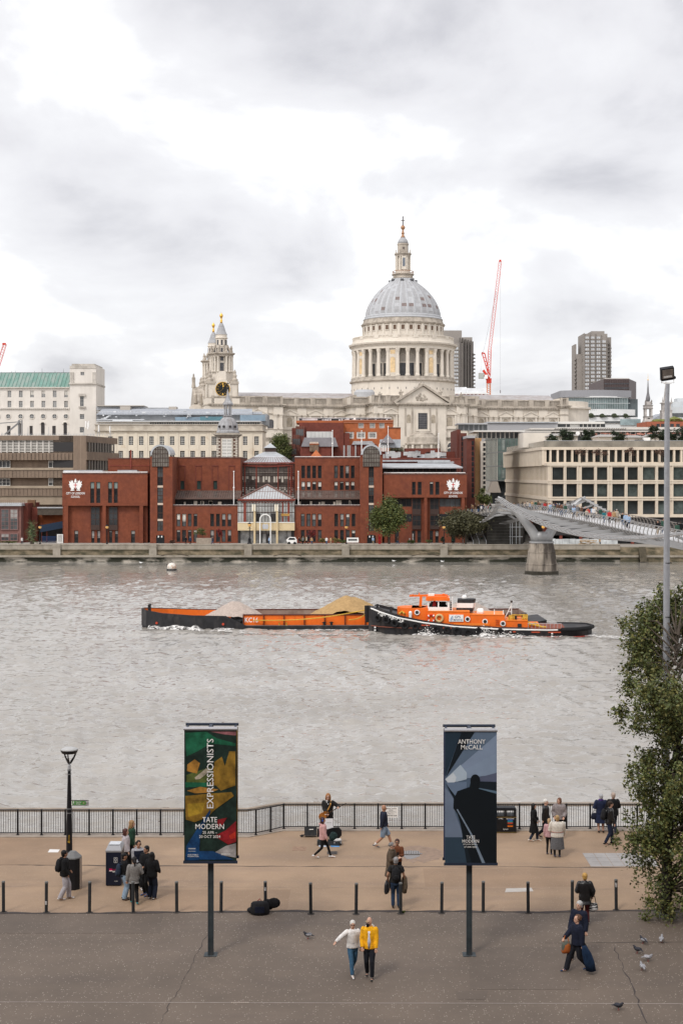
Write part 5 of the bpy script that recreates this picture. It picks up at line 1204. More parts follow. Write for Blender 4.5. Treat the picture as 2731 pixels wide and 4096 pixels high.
# ---------------- brick blocks between school and cathedral
def brick_blocks():
 Y=395.;t=thing('orange_brick_block','orange and dark brick flats with white windows in front of the cathedral','building',(X(1450,Y),Y,3))
 xa=[(1432.7,1454.2),(1478,1499.6),(1516.5,1537.5)];xb=[(1381,1415),(1426,1460.6),(1471.5,1506.5)]
 hs=holes(xa,1692,1712,Y)+holes(xb,1727,1754,Y)
 m=MB();x0,x1=X(1374,Y),X(1572,Y);wall_holes(m,x0,x1,2,Z(1682,Y),hs,Y,.3);box_back(m,x0,x1,Y,Y+16,2,Z(1682,Y));o=m.build('orange_wall',OBR,t,fix=False)
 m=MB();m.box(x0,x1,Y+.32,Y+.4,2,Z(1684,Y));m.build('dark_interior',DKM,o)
 wins(o,xa,1692,1712,Y,fm=FRW,gm=GL2,nx=4,nz=3,blinds=0,depth=.3,fw=.12);wins(o,xb,1727,1754,Y,fm=FRW,gm=GL2,nx=5,nz=4,blinds=0,depth=.3,fw=.3)
 m=MB();pbox(m,1374,1572,1688,1690,Y-.25,.4);pbox(m,1372,1574,1679,1682.5,Y-.2,16);m.build('string_course',mat('pale_red_band',(.45,.20,.12),.85),o)
 m=MB();pbox(m,1556,1602,1711,1766,Y-4,12);m.build('side_wing',OBR,t);m=MB();pbox(m,1555,1603,1709,1712,Y-4.2,12.4);m.build('wing_coping',COP,t)
 m=MB();pbox(m,1196,1374,1690,1850,Y-3,14);pbox(m,1167,1215,1712,1850,Y-2,12);m.build('brown_wall',BRD,t)
 m=MB();pbox(m,1184,1377,1682,1692,Y+1,14);m.build('upper_orange',OBR,t)
 m=MB();pbox(m,1373,1398,1732,1790,Y-2.5,8);m.build('brown_step',BRD,t)
 m=MB();pbox(m,1196,1560,1673,1682,Y+4,8);rt=m.build('roof_terrace',glass('terrace_strip',(.06,.075,.085),.2,.6,.4),t)
 m=MB();pbox(m,1194,1566,1670.5,1673,Y+3.5,9);pbox(m,1208,1270,1671,1681,Y+3.6,.3);rr=random.Random(12)
 for i in range(26):px=rr.uniform(1280,1550);pbox(m,px,px+rr.uniform(2,9),rr.uniform(1674,1678),1682,Y+3.2,.5)
 m.build('roof_clutter',mat('clutter_pale',(.5,.51,.52),.6,var=.4,vs=.3),rt)
 m=MB();m.tube([(X(1418,Y+3),Y+3,Z(1676,Y+3)),(X(1418,Y+3),Y+2.8,Z(1676,Y+3))],.33,14);m.build('satellite_dish',WHI,rt)
 Yg=Y-14;t2=thing('brown_glass_block','brown brick office with dark ribbon windows at the left of the orange flats','building',(X(1180,Yg),Yg,3))
 m=MB();
 for(a,b,y0)in((1155,1180,1776),(1168,1195,1738),(1180,1215,1702)):m.box(X(a,Yg),X(b,Yg),Yg+(a-1155)*.2,Yg+14,2,Z(y0,Yg))
 m.build('wall',mat('brown_red_cladding',(.17,.065,.048),.8,var=.2,vs=1),t2)
 m=MB()
 for(a,b,y0,y1)in((1155,1190,1795,1818),(1168,1203,1754,1778),(1180,1216,1714,1740),(1155,1190,1826,1850)):
  yy=Yg+(a-1155)*.2-.06;m.box(X(a+1,Yg),X(b-4,Yg),yy,yy+.05,Z(y1,Yg),Z(y0,Yg))
 rb=m.build('ribbon_glazing',GL2,t2)
 m=MB()
 for(a,b,y0,y1)in((1155,1190,1776,1850),(1168,1203,1738,1790),(1180,1216,1702,1745)):
  yy=Yg+(a-1155)*.2-.12
  for k in range(5):px=a+k*7;m.box(X(px,Yg),X(px+1.4,Yg),yy,yy+.1,Z(y1,Yg),Z(y0,Yg))
 m.build('fins',mat('fin_brown',(.10,.05,.04),.7),rb)
 Ym=372.;t3=thing('mansard_block','slate mansard building with a white plant box and brick chimney behind the school','building',(X(1280,Ym),Ym,3))
 m=MB();pbox(m,1200,1330,1786,1850,Ym,12);pbox(m,1330,1420,1788,1850,Ym+3,8);m.build('wall',BRD,t3)
 m=MB();r=lambda a,b,y0,y1,z_:[(X(a,Ym),y0,z_),(X(b,Ym),y0,z_),(X(b,Ym),y1,z_),(X(a,Ym),y1,z_)]
 m.loft([r(1204,1352,Ym-.4,Ym+12,Z(1786,Ym)),r(1216,1340,Ym+2,Ym+10,Z(1749,Ym))]);m.build('slate_roof',mat('blue_slate',(.155,.145,.15),.8,var=.15,vs=.6),t3)
 m=MB();pbox(m,1226,1331,1726,1750,Ym+2.5,6);bx=m.build('plant_box',mat('plant_box_grey',(.50,.50,.48),.7,var=.1,vs=.4),t3)
 m=MB()
 for px in(1236,1252,1266,1282,1296,1312):pbox(m,px,px+1.2,1728,1750,Ym+2.4,.1)
 m.build('panel_ribs',WHI,bx)
 m=MB();pbox(m,1238,1274,1776,1806,Ym-1,2);ch=m.build('chimney',mat('chimney_brick',(.17,.12,.085),.9,var=.4,vs=1.5),t3)
 m=MB();pbox(m,1237,1275,1774,1778,Ym-1.1,2.2);m.build('chimney_cap',OBR,ch)
 m=MB()
 for k in range(7):a=X(1241+k*5,Ym);m.lathe([(.16,0),(.13,.45)],8,(a,Ym,Z(1774,Ym)))
 m.build('chimney_pots',mat('pale_pot',(.55,.5,.42),.8),ch)
 m=MB();r2=[(X(1240,Ym-6),Ym-8,Z(1829,Ym-6)),(X(1290,Ym-6),Ym-8,Z(1829,Ym-6)),(X(1290,Ym-6),Ym-4,Z(1829,Ym-6)),(X(1240,Ym-6),Ym-4,Z(1829,Ym-6))];ap=(X(1264,Ym-6),Ym-6,Z(1799,Ym-6));m.add(r2+[ap],[(0,1,4),(1,2,4),(2,3,4),(3,0,4)]);m.build('tiled_pyramid',OBR,t3)
 m=MB();pbox(m,1402,1508,1776,1850,Ym+6,9);m.build('brick_rear',BRD,t3)
 m=MB();m.add([(X(1408,Ym),Ym+5.5,Z(1776,Ym)),(X(1502,Ym),Ym+5.5,Z(1776,Ym)),(X(1490,Ym),Ym+9,Z(1761,Ym)),(X(1414,Ym),Ym+9,Z(1761,Ym))],[(0,1,2,3)]);m.build('lead_roof',mat('lead_dull',(.24,.235,.235),.7,var=.3,vs=.6),t3)
 for px in(1376,1392,1399,1422):m=MB();m.cyl((X(px,Ym-4),Ym-4,Z(1832,Ym)),(X(px,Ym-4),Ym-4,Z(1783,Ym)),.2,n=10);m.build('flue',mat('flue_steel',(.42,.41,.40),.4,.4),t3)
 Yq=350.;t4=thing('rooftop_plant','cluster of grey roof plant with a round-arched white flue frame','roof plant',(X(1570,Yq),Yq,8))
 m=MB();pbox(m,1520,1850,1806,1850,Yq,6);pbox(m,1620,1760,1793,1850,Yq-1,6);m.build('brick_base',BRD,t4)
 m=MB();c=X(1534,Yq);r=1.05;m.tube([(c-r,Yq-2,Z(1805,Yq))]+[(c+r*math.cos(math.pi-k*math.pi/10),Yq-2,Z(1785,Yq)+r*math.sin(k*math.pi/10))for k in range(11)]+[(c+r,Yq-2,Z(1805,Yq))],.17,8)
 for k in(-.55,-.18,.18,.55):m.cyl((c+k,Yq-1.8,Z(1806,Yq)),(c+k,Yq-1.8,Z(1780,Yq)),.13,n=8)
 m.build('flue_frame',WHI,t4)
 m=MB();m.add([(X(1520,Yq),Yq-2.5,Z(1772,Yq)),(X(1578,Yq),Yq-2.5,Z(1772,Yq)),(X(1550,Yq),Yq,Z(1736,Yq)),(X(1578,Yq),Yq+2,Z(1772,Yq)),(X(1520,Yq),Yq+2,Z(1772,Yq))],[(0,1,2),(1,3,2),(3,4,2),(4,0,2)]);m.build('slate_gablet',mat('blue_slate',(.155,.145,.15),.8,var=.15,vs=.6),t4)
 m=MB();pbox(m,1520,1602,1757,1790,Yq-1,5);m.build('glazed_housing',mat('housing_glass',(.36,.38,.40),.4,var=.3,vs=.4),t4)
 m=MB();rr=random.Random(21)
 for i in range(34):px=rr.uniform(1525,1780);w_=rr.uniform(6,26);h_=rr.uniform(4,12);y_=rr.uniform(1812,1826);pbox(m,px,px+w_,y_-h_,y_+8,Yq-4,1.2)
 m.build('ducts',mat('duct_grey',(.42,.42,.415),.5,var=.5,vs=.3),t4)
 for px in(1690,1752):m=MB();m.add([(X(px-30,Yq-3),Yq-4,Z(1832,Yq)),(X(px+34,Yq-3),Yq-4,Z(1832,Yq)),(X(px+10,Yq-3),Yq-2,Z(1818,Yq)),(X(px-14,Yq-3),Yq-2,Z(1818,Yq))],[(0,1,2,3)]);m.build('rooflight',ZK,t4)
 m=MB();
 for a,b in((1642,1655),(1662,1676),(1704,1718),(1724,1738)):pbox(m,a,b,1809,1824,Yq-1.05,.1)
 m.build('dark_windows',GL,t4)
 m=MB();m.tube([(X(1703,Yq-5),Yq-6,Z(1836,Yq)),(X(1703,Yq-5),Yq-6.2,Z(1836.2,Yq))],.5,14);m.build('satellite_dish',ZK,t4)
brick_blocks()
# ================================================================ far bank, right; skyline
LST=mat('limestone_new',(.60,.52,.42),.8,var=.06,vs=.5,dirt=(.48,.40,.30),dscale=(.8,.8,.1),damt=.4,bump=.1,bs=3)
def limestone_office():
 Y=300.;t=thing('limestone_office','new pale limestone office with big square windows and a roof garden beside the footbridge','building',(X(2400,Y),Y,GAB))
 c0=X(2192,Y);x1=120.
 zs=[(1868.5,1920),(1936,1987),(2003,2057)]
 cols=[];k=0;px=2204.
 while px<3650:cols+=[(px,px+49.5),(px+61,px+102.5)];px+=122.2
 hs=[]
 for y0,y1 in zs:hs+=holes(cols,y0,y1,Y)
 m=MB();wall_holes(m,c0,x1,Z(2069,Y),Z(1855,Y),hs,Y,.7);m.add([(c0,Y,Z(1855,Y)),(x1,Y,Z(1855,Y)),(x1,Y+78,Z(1855,Y)),(c0,Y+78,Z(1855,Y))],[(0,1,2,3)]);o=m.build('wall',LST,t,fix=False)
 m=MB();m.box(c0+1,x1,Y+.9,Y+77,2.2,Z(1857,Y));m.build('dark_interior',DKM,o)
 m=MB()
 for y0,y1 in((1852,1863),(1920.5,1926),(1929,1934.5),(1987.5,1993),(1996,2001.5),(2057.5,2069)):m.box(c0-.15,x1,Y-.22,Y-.0,Z(y1,Y),Z(y0,Y))
 for a,b in cols:
  m.box(X(a,Y)-.28,X(a,Y)-.05,Y-.18,Y,Z(2066,Y),Z(1860,Y));m.box(X(b,Y)+.05,X(b,Y)+.28,Y-.18,Y,Z(2066,Y),Z(1860,Y))
 m.build('stone_bands',LST,o)
 G1=glass('office_glass',(.028,.034,.034),.05,.5,.25);G2=glass('office_glass_lit',(.06,.075,.07),.08,.7,.5);BZ=mat('bronze_frame',(.05,.035,.028),.5,.3)
 for j,(y0,y1)in enumerate(zs):
  for a,b in cols:
   if a<2850:window(o,X(a,Y),X(b,Y),Z(y1,Y),Z(y0,Y),Y,BZ,rw.choice((G1,G1,G2)),1,1,.09,.05,.7,'window',(.0 if j<2 else rw.choice((0,0,.0)))or None,None)
 m=MB()
 for a,b in cols[:10]:
  if rw.random()<.6:m.box(X(a,Y)+.2,X(b,Y)-.2,Y+.6,Y+.66,Z(2056,Y),Z(2036+rw.uniform(-4,6),Y))
 m.build('protective_sheets',mat('site_sheet',(.42,.45,.42),.7,var=.2,vs=.5),o)
 m=MB();m.box(c0+.5,c0+1,Y+.2,Y+78,Z(2069,Y),Z(1858,Y));fl=m.build('flank_glass',G1,t)
 m=MB();y=Y+.1
 while y<Y+78:m.box(c0-.1,c0+.9,y,y+.95,Z(2066,Y),Z(1856,Y));y+=2.05
 for y0,y1 in((1852,1862),(1920.5,1934),(1987.5,2001),(2057,2069)):m.box(c0-.25,c0+.9,Y+.05,Y+78,Z(y1,Y),Z(y0,Y))
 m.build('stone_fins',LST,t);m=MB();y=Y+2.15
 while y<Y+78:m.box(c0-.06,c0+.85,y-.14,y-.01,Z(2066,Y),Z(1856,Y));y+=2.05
 m.build('fin_shade_strips',mat('stone_return',(.30,.235,.165),.85,var=.15,vs=1),t)  # darker strips put the shade between the fins into colour
 m=MB();m.box(c0+6,x1,Y+3,Y+60,GAB,Z(2069,Y));g_=m.build('ground_floor',glass('ground_glass',(.03,.032,.034),.1,.6,.4),t)
 m=MB();
 for px in(2240,2320,2406,2528,2650,2760):m.box(X(px,Y),X(px,Y)+.6,Y+1,Y+1.6,GAB,Z(2069,Y))
 for y in(Y+8,Y+30,Y+52,Y+75):m.box(c0,c0+.8,y,y+.8,GAB,Z(2069,Y))
 m.build('columns',mat('site_red',(.19,.05,.035),.7),t)
 Yt=Y+4;ct=X(2168,Yt);m=MB()
 zt,zb=Z(1788,Yt),Z(1853,Yt)
 m.box(ct+.9,x1,Yt+.8,Yt+70,zb-1,zt-.2);tf=m.build('top_floor_glass',G1,t)
 m=MB();m.box(ct-.2,x1,Yt-.3,Yt+72,Z(1799,Yt),zt);m.box(ct-.1,x1,Yt-.2,Yt+.4,zb-.4,Z(1848,Yt))
 px=2168.
 while px<3600:m.box(X(px,Yt),X(px,Yt)+.42,Yt-.15,Yt+.8,zb,zt-.1);px+=29.1
 y=Yt
 while y<Yt+72:m.box(ct-.05,ct+.9,y,y+.95,zb-.5,zt-.1);y+=2.05
 m.build('top_floor_frame',LST,t)
 for k in range(22):
  px=2172.+k*29.1;m=MB();m.box(X(px,Yt)+.7,X(px,Yt)+.78,Yt+.7,Yt+.8,zb,Z(1800,Yt));m.box(X(px,Yt)+.3,X(px,Yt)+1.3,Yt+.74,Yt+.8,zb,zb+.15);m.build('glazing_bar',BZ,tf)
 m=MB();m.box(ct+.5,x1,Yt+.4,Yt+.44,zt,Z(1763,Yt));m.box(ct+.5,ct+.54,Yt+.4,Yt+70,zt,Z(1763,Yt));gr=m.build('glass_rail',glass('rail_glass',(.22,.20,.165),.1,.5,.25),t)
 m=MB();m.box(ct+.45,x1,Yt+.36,Yt+.46,Z(1763,Yt),Z(1761.5,Yt));m.build('hand_rail',ZK,gr)
 pv=mat('pavilion_cream',(.62,.57,.50),.8,var=.08,vs=.4)
 for a,b,y0,dy_ in((2092,2204,1731,26),(2205,2310,1741,12),(2395,2500,1745,14),(2510,2575,1748,8),(2600,2700,1742,14)):
  Yq=Yt+dy_;m=MB();pbox(m,a,b,y0,1790,Yq,10);q=m.build('roof_pavilion',pv,t)
  m=MB();m.loft([[(X(a-6,Yq),Yq-.6,Z(y0+2,Yq)),(X(b+6,Yq),Yq-.6,Z(y0+2,Yq)),(X(b+6,Yq),Yq+11,Z(y0+2,Yq)),(X(a-6,Yq),Yq+11,Z(y0+2,Yq))],[(X(a+14,Yq),Yq+3,Z(y0-9,Yq)),(X(b-14,Yq),Yq+3,Z(y0-9,Yq)),(X(b-14,Yq),Yq+6,Z(y0-9,Yq)),(X(a+14,Yq),Yq+6,Z(y0-9,Yq))]])if a!=2092 else pbox(m,a,b,y0-4,y0,Yq,10.1);m.build('pavilion_roof',mat('pavilion_roof',(.33,.31,.29),.8,var=.15),q)
 m=MB();rr=random.Random(31)
 for a,b,y0 in((2310,2370,1772),(2372,2390,1768),(2545,2575,1758),(2690,2731,1766),(2230,2250,1765)):pbox(m,a,b,y0,1788,Yt+5,2)
 m.build('planters',mat('planter_dark',(.055,.045,.04),.7),t)
 m=MB();pbox(m,2628,2650,1772,1786,Yt+4,1);m.build('orange_barrier',mat('barrier_orange',(.55,.10,.03),.6),t)
 m=MB();m.add([(X(2592,Yt),Yt+6,Z(1754,Yt)),(X(2628,Yt),Yt+6,Z(1764,Yt)),(X(2640,Yt),Yt+8,Z(1766,Yt)),(X(2606,Yt),Yt+8,Z(1752,Yt)),],[(0,1,2,3)]);pbox(m,2575,2600,1750,1784,Yt+6,3);m.build('white_canopy',WHI,t)
limestone_office()
def site_under_bridge():
 Y=296.;m=MB();rr=random.Random(6)
 px=2150.
 while px<2470:w_=rr.uniform(18,30);m.box(X(px,Y),X(px+w_-1,Y),Y+rr.uniform(0,.3),Y+.5,GAB,Z(rr.uniform(2153,2158),Y));px+=w_
 tag(m.build('site_hoarding',mat('hoarding_pale',(.50,.52,.52),.7,var=.35,vs=.5),None,loc=(X(2300,Y),Y,GAB)),'pale site hoarding along the quay below the footbridge','hoarding')
 t=thing('timber_pile','heap of pale planks on the quay below the footbridge','planks',(X(2360,292.5),292.5,GAB));m=MB()
 for i in range(16):a=X(2335+rr.uniform(0,40),292.5);m.obox((a,292.3+rr.uniform(0,1),GAB+.3+i*.06),(rr.uniform(1.5,3),.2,.08),rr.uniform(-.5,.5),0,rr.uniform(-.25,.25))
 m.build('planks',mat('pale_timber',(.42,.30,.18),.8,var=.3,vs=1),t)
site_under_bridge()
def dark_blocks():
 Y=330.;DBR=mat('office_brick',(.12,.04,.03),.9,var=.2,vs=.8)
 t=thing('dark_brick_office','dark red brick office with black window strips left of the tan block','building',(X(1860,Y),Y,GAB))
 m=MB();pbox(m,1827,1842,1718,2160,Y+14,20);pbox(m,1842,1866,1732,2160,Y+10,20);pbox(m,1866,1898,1751,2160,Y,20);o=m.build('wall',DBR,t)
 m=MB()
 for(a,b,y0,dy_)in((1845,1854,1742,9.9),(1886,1895,1760,-.1)):
  for k in range(11):pbox(m,a,b,y0+4+k*21,y0+20+k*21,Y+dy_,.1)
 m.build('windows',GL,o)
 m=MB();pbox(m,1832,1948,1696,1722,Y+22,8);g_=m.build('roof_glazing',GL2,t)
 m=MB();pbox(m,1830,1950,1692,1697,Y+21,10);pbox(m,1866,1900,1742,1752,Y-.5,10);
 for px in(1853,1873,1893,1913,1929):pbox(m,px,px+2,1697,1722,Y+21.8,.1)
 m.build('roof_edges',mat('roof_edge_grey',(.36,.36,.365),.6),g_)
 Y=335.;t=thing('tan_brick_block','narrow tan brick block with a white top storey next to the green glass office','building',(X(1920,Y),Y,GAB))
 m=MB();pbox(m,1899,1925,1752,2160,Y,18);o=m.build('wall',mat('tan_brick',(.42,.255,.125),.9,var=.15,vs=.8),t)
 m=MB();pbox(m,1921,1942,1765,2160,Y-1,18);m.build('pale_bay',mat('pale_bay',(.56,.51,.44),.8,var=.1),t)
 m=MB()
 for k in range(10):pbox(m,1932,1941,1772+k*19,1784+k*19,Y-1.1,.2)
 m.build('bay_windows',GL,t)
 m=MB()
 for k in range(5):pbox(m,1902+k*4.6,1903+k*4.6,1756,2100,Y-.08,.1)
 m.build('brick_ribs',mat('tan_brick_dark',(.30,.16,.07),.9),o)
 m=MB();pbox(m,1907,2095,1727,1752,Y+6,10);tp=m.build('top_storey',GL2,t)
 m=MB();pbox(m,1895,2098,1721,1727,Y+3,14);
 for k in range(11):pbox(m,1909+k*18,1913+k*18,1727,1753,Y+5.7,.3)
 m.build('white_roof_edge',mat('white_edge',(.6,.58,.54),.7),tp)
 Y=394.;t=thing('green_glass_office','green tinted glass office with a flared stone base beside the footbridge landing','building',(X(2000,Y),Y,GAB))
 xl,xr=X(1990,Y),X(2095,Y);xf=xl-1.2
 m=MB();m.slab([(X(1940,Y+26),Y+26),(xl,Y),(xr,Y),(xr,Y+26)],Z(1925,Y),Z(1748,Y));o=m.build('glazing',glass('green_glass',(.10,.135,.12),.07,.6,.22),t)
 m=MB()
 for y0 in(1748,1806,1862,1920):m.slab([(X(1939,Y+26),Y+26),(xl-.05,Y-.12),(xr,Y-.12),(xr,Y+26)],Z(y0+4,Y),Z(y0,Y))
 for k in range(8):px=1990+k*14;pbox(m,px,px+1.2,1750,1924,Y-.1,.2)
 for k in range(1,10):p=Vector((xl,Y)).lerp(Vector((X(1940,Y+26),Y+26)),k/10);m.box(p.x-.08,p.x+.08,p.y-.1,p.y+.1,Z(1924,Y),Z(1750,Y))
 m.build('floor_edges',mat('floor_edge',(.15,.155,.15),.5),o)
 m=MB();pbox(m,2008,2018,1760,1800,Y-.05,.1);pbox(m,2010,2018,1820,1855,Y-.05,.1);pbox(m,2008,2016,1880,1912,Y-.05,.1);m.build('pale_panels',mat('dim_pane',(.20,.22,.20),.5,var=.3,vs=1),o)  # three pale grey-green panels set on the glazing
 m=MB();pbox(m,1960,2095,1925,2160,Y+3,18);m.build('recessed_base',GL2,t)
 m=MB();q=lambda a,b,z_,d_:[(X(a,Y),Y-d_,z_),(X(b,Y),Y-d_,z_),(X(b,Y),Y+3,z_),(X(a,Y),Y+3,z_)];m.loft([q(1950,2000,Z(1970,Y),2),q(1966,1990,Z(1926,Y),.5)]);m.build('flared_canopy',mat('canopy_bronze',(.18,.15,.12),.5,.3),t)
 Y=430.;t=thing('flat_roofed_range','long low range of flat grey and white roofs in front of the cathedral choir','building',(X(2100,Y),Y,5))
 m=MB();pbox(m,1947,2230,1690,1760,Y,20);m.build('grey_wall',mat('grey_clad',(.36,.355,.36),.7,var=.06,vs=.2),t)
 m=MB();pbox(m,1945,2232,1687,1691,Y-.5,20);m.build('roof_edge',ZK,t)
 m=MB();pbox(m,2228,2420,1694,1760,Y+2,20);g_=m.build('ribbon_storey',GL,t)
 m=MB();pbox(m,2228,2418,1686,1695,Y+1,22);pbox(m,2228,2440,1708,1716,Y-4,5)
 for k in range(9):pbox(m,2262+k*17,2266+k*17,1696,1709,Y+1.8,.2)
 pbox(m,2282,2312,1697,1709,Y+1.7,.2);m.build('white_bands',mat('white_edge',(.6,.58,.54),.7),g_)
 Y=395.;t=thing('canopied_roof_range','wide roof range with white canopy edges and orange site barriers behind the roof garden','building',(X(2400,Y),Y,5))
 m=MB();pbox(m,2130,3200,1719,1780,Y,14);o=m.build('dark_storey',GL2,t)
 m=MB();pbox(m,2120,2505,1712,1718,Y-3,18);pbox(m,2100,3200,1722,1727,Y-6,6);pbox(m,2500,3200,1708,1718,Y-2,18);pbox(m,2540,3200,1745,1790,Y-8,8)
 for k in range(30):pbox(m,2140+k*20,2143+k*20,1727,1745,Y-5,.3)
 m.build('canopy_edges',mat('canopy_pale',(.52,.49,.45),.75,var=.1),o)
 m=MB();rr=random.Random(17)
 for i in range(60):px=rr.uniform(2360,2731);y_=rr.uniform(1729,1737);pbox(m,px,px+rr.uniform(5,14),y_,y_+rr.uniform(2,6),Y-9,.2)
 m.build('site_barriers',mat('barrier_mixed',(.45,.20,.15),.7,var=1.0,vs=.25),o)
 for px in(2310,2335,2357):m=MB();m.tube([(X(px,Y-7),Y-7,Z(1733,Y-7)),(X(px,Y-7),Y-7.4,Z(1733,Y-7))],.55,12);m.build('satellite_dish',WHI,o)
 m=MB();px=2215
 while px<2500:m.bar((X(px,Y-3),Y-3.2,Z(1722,Y)),(X(px+8,Y-3),Y-3.2,Z(1714,Y)),.3,.1);px+=9
 m.build('sun_louvres',mat('louvre_dark',(.12,.11,.10),.7),o)
 Y=470.;t=thing('low_brick_block','low orange-red brick block with a planted roof at the right edge','building',(X(2660,Y),Y,8))
 m=MB();pbox(m,2586,2900,1686,1740,Y,16);o=m.build('wall',mat('terracotta_brick',(.33,.11,.065),.9,var=.15,vs=.5),t)
 m=MB();
 for a,b in((2625,2638),(2643,2657),(2680,2694),(2704,2718)):pbox(m,a,b,1695,1709,Y-.05,.1)
 m.build('windows',GL,o)
 m=MB();rr=random.Random(3)
 for i in range(90):px=rr.uniform(2622,2731);m.ball((X(px,Y+5),Y+rr.uniform(3,8),Z(1684-(10 if 2685<px<2722 else 0)*rr.random(),Y+5)),(1.1,.9,.6),6,4,.3,rr)
 m.build('roof_planting',mat('sedum',(.16,.17,.055),.9,var=.5,vs=1),o)
dark_blocks()
def skyline():
 Y=640.;t=thing('curved_glass_office','white and pale glass office with a curved grey roof band behind the choir','building',(X(2400,Y),Y,10))
 def curve(a,b,y0,y1,bow,n=14,Yc=Y,back=30):
  pts=[]
  for i in range(n+1):k=i/n;px=a+(b-a)*k;yy=Yc-bow*math.sin(k*math.pi);pts.append((X(px,Yc),yy))
  m=MB();m.slab(pts+[(pts[-1][0],Yc+back),(pts[0][0],Yc+back)],Z(y1,Yc),Z(y0,Yc));return m
 curve(2262,2512,1590,1645,5).build('glazing',glass('pale_office_glass',(.16,.21,.21),.08,.75,.09),t)
 m=curve(2241,2524,1562,1589,6);m.build('roof_band',mat('roof_band_grey',(.27,.27,.285),.6,var=.05,vs=.1),t)
 m=curve(2262,2514,1587,1592,6.3);m.add(curve(2268,2540,1638,1662,5.6).v,curve(2268,2540,1638,1662,5.6).f);pbox(m,2266,2550,1668,1686,Y-9,20);pbox(m,2330,2560,1690,1720,Y-12,20);m.build('white_terraces',mat('white_cladding',(.66,.66,.65),.6,var=.04),t)
 m=MB()
 for k in range(34):px=2266+k*7.3;yy=Y-5.1*math.sin((px-2262)/250*math.pi)-.1;m.box(X(px,Y),X(px,Y)+.12,yy-.2,yy,Z(1645,Y),Z(1590,Y))
 m.box(X(2265,Y),X(2510,Y),Y-5.4,Y-5.2,Z(1616,Y),Z(1614,Y));m.build('mullions',mat('mullion_pale',(.45,.48,.48),.5),t)
 m=MB();pbox(m,2512,2550,1596,1668,Y+1,26);m.build('corner_glazing',glass('corner_glass',(.07,.085,.09),.08,.5,.15),t)
 m=MB();pbox(m,2380,2480,1684,1692,Y-12.5,.3);pbox(m,2266,2320,1652,1668,Y-9.3,.3);m.build('dark_strips',GL2,t)
 m=MB();pbox(m,2480,2562,1676,1700,Y-12.6,.2);pbox(m,2250,2290,1650,1690,Y-9.4,.2);m.build('balcony_glass',glass('balcony_glass',(.26,.33,.34),.1,.4,.2),t)
 for px in(2318,2362,2407,2455,2500):m=MB();rr=random.Random(px);m.ball((X(px,Y-9),Y-9.5,Z(1662,Y-9)),(1.3,1,1),8,5,.2,rr);m.ball((X(px+8,Y-9),Y-9.5,Z(1665,Y-9)),(1.6,.8,.4),7,4,.2,rr);m.build('terrace_shrub',mat('shrub_dark',(.05,.06,.035),.9,var=.4,vs=2),t)
 Y=820.;t=thing('dark_brown_office','dark brown glass office cube in front of the right-hand concrete tower','building',(X(2480,Y),Y,10))
 m=MB();m.slab([(X(2414,Y),Y),(X(2516,Y),Y),(X(2544,Y+26),Y+26),(X(2544,Y+26),Y+50),(X(2414,Y),Y+50)],8,Z(1515,Y));o=m.build('wall',mat('brown_cladding',(.085,.062,.06),.5,var=.1,vs=.1),t)
 m=MB();
 for y0,y1 in((1531,1537),(1548,1556),(1566,1574)):pbox(m,2416,2515,y0,y1,Y-.1,.1)
 m.build('ribbon_glazing',glass('brown_ribbon',(.045,.045,.05),.1,.8,.08),o)
 m=MB()
 for k in range(15):px=2416+k*7;pbox(m,px,px+1,1517,1600,Y-.25,.2)
 m.build('fins',mat('brown_fin',(.055,.038,.036),.6),o)
 m=MB();pbox(m,2420,2516,1512,1516,Y+1,40);m.build('roof_edge',mat('canopy_pale',(.52,.49,.45),.75,var=.1),o)
 CB=mat('bush_hammered_concrete',(.265,.24,.218),.9,var=.08,vs=.08);CBD=mat('concrete_recess',(.12,.108,.10),.9);CW=glass('tower_window',(.42,.43,.44),.2,.35,.1)
 def barbican(name,label,Yb,pa,pb,ytop,faces,saw_l,saw_r,notch):
  t=thing(name,label,'tower block',(X((pa+pb)/2,Yb),Yb,10),0,'concrete tower blocks on the skyline')
  fl=3.05;z0=14;zt=Z(ytop,Yb)
  m=MB()
  for i,(a,b,yt,dy_)in enumerate(notch):m.box(X(a,Yb)+.11*i,X(b,Yb)-.07*i,Yb+dy_,Yb+26+.2*i,z0-.1*i,Z(yt,Yb)+.06*i)
  o=m.build('core',CB,t)
  for a,b,yt,dy_ in faces:
   m=MB();z=z0+1
   while z<Z(yt,Yb)-2:m.box(X(a,Yb)+.2,X(b,Yb)-.2,Yb+dy_-.15,Yb+dy_+.1,z+1.15,z+fl-.25);z+=fl
   m.build('window_column',CW,o)
   m=MB();z=z0+1
   while z<Z(yt,Yb)-2:m.box(X(a,Yb),X(b,Yb),Yb+dy_-.5,Yb+dy_,z+.35,z+1.1);z+=fl
   m.build('spandrels',CB,o)
   m=MB();c=(X(a,Yb)+X(b,Yb))/2;m.box(c-.15,c+.15,Yb+dy_-.25,Yb+dy_,z0,Z(yt,Yb)-2);m.build('mullion',CB,o)
  for px,w_,yt,dy_ in saw_l+saw_r:
   m=MB();z=z0+1
   while z<Z(yt,Yb)-2:m.slab([(X(px-w_,Yb),Yb+dy_+2),(X(px,Yb),Yb+dy_-1.2),(X(px+w_,Yb),Yb+dy_+2),(X(px,Yb),Yb+dy_+6)],z,z+1.05);z+=fl
   m.build('balcony_stack',CB,o)
  return t,o
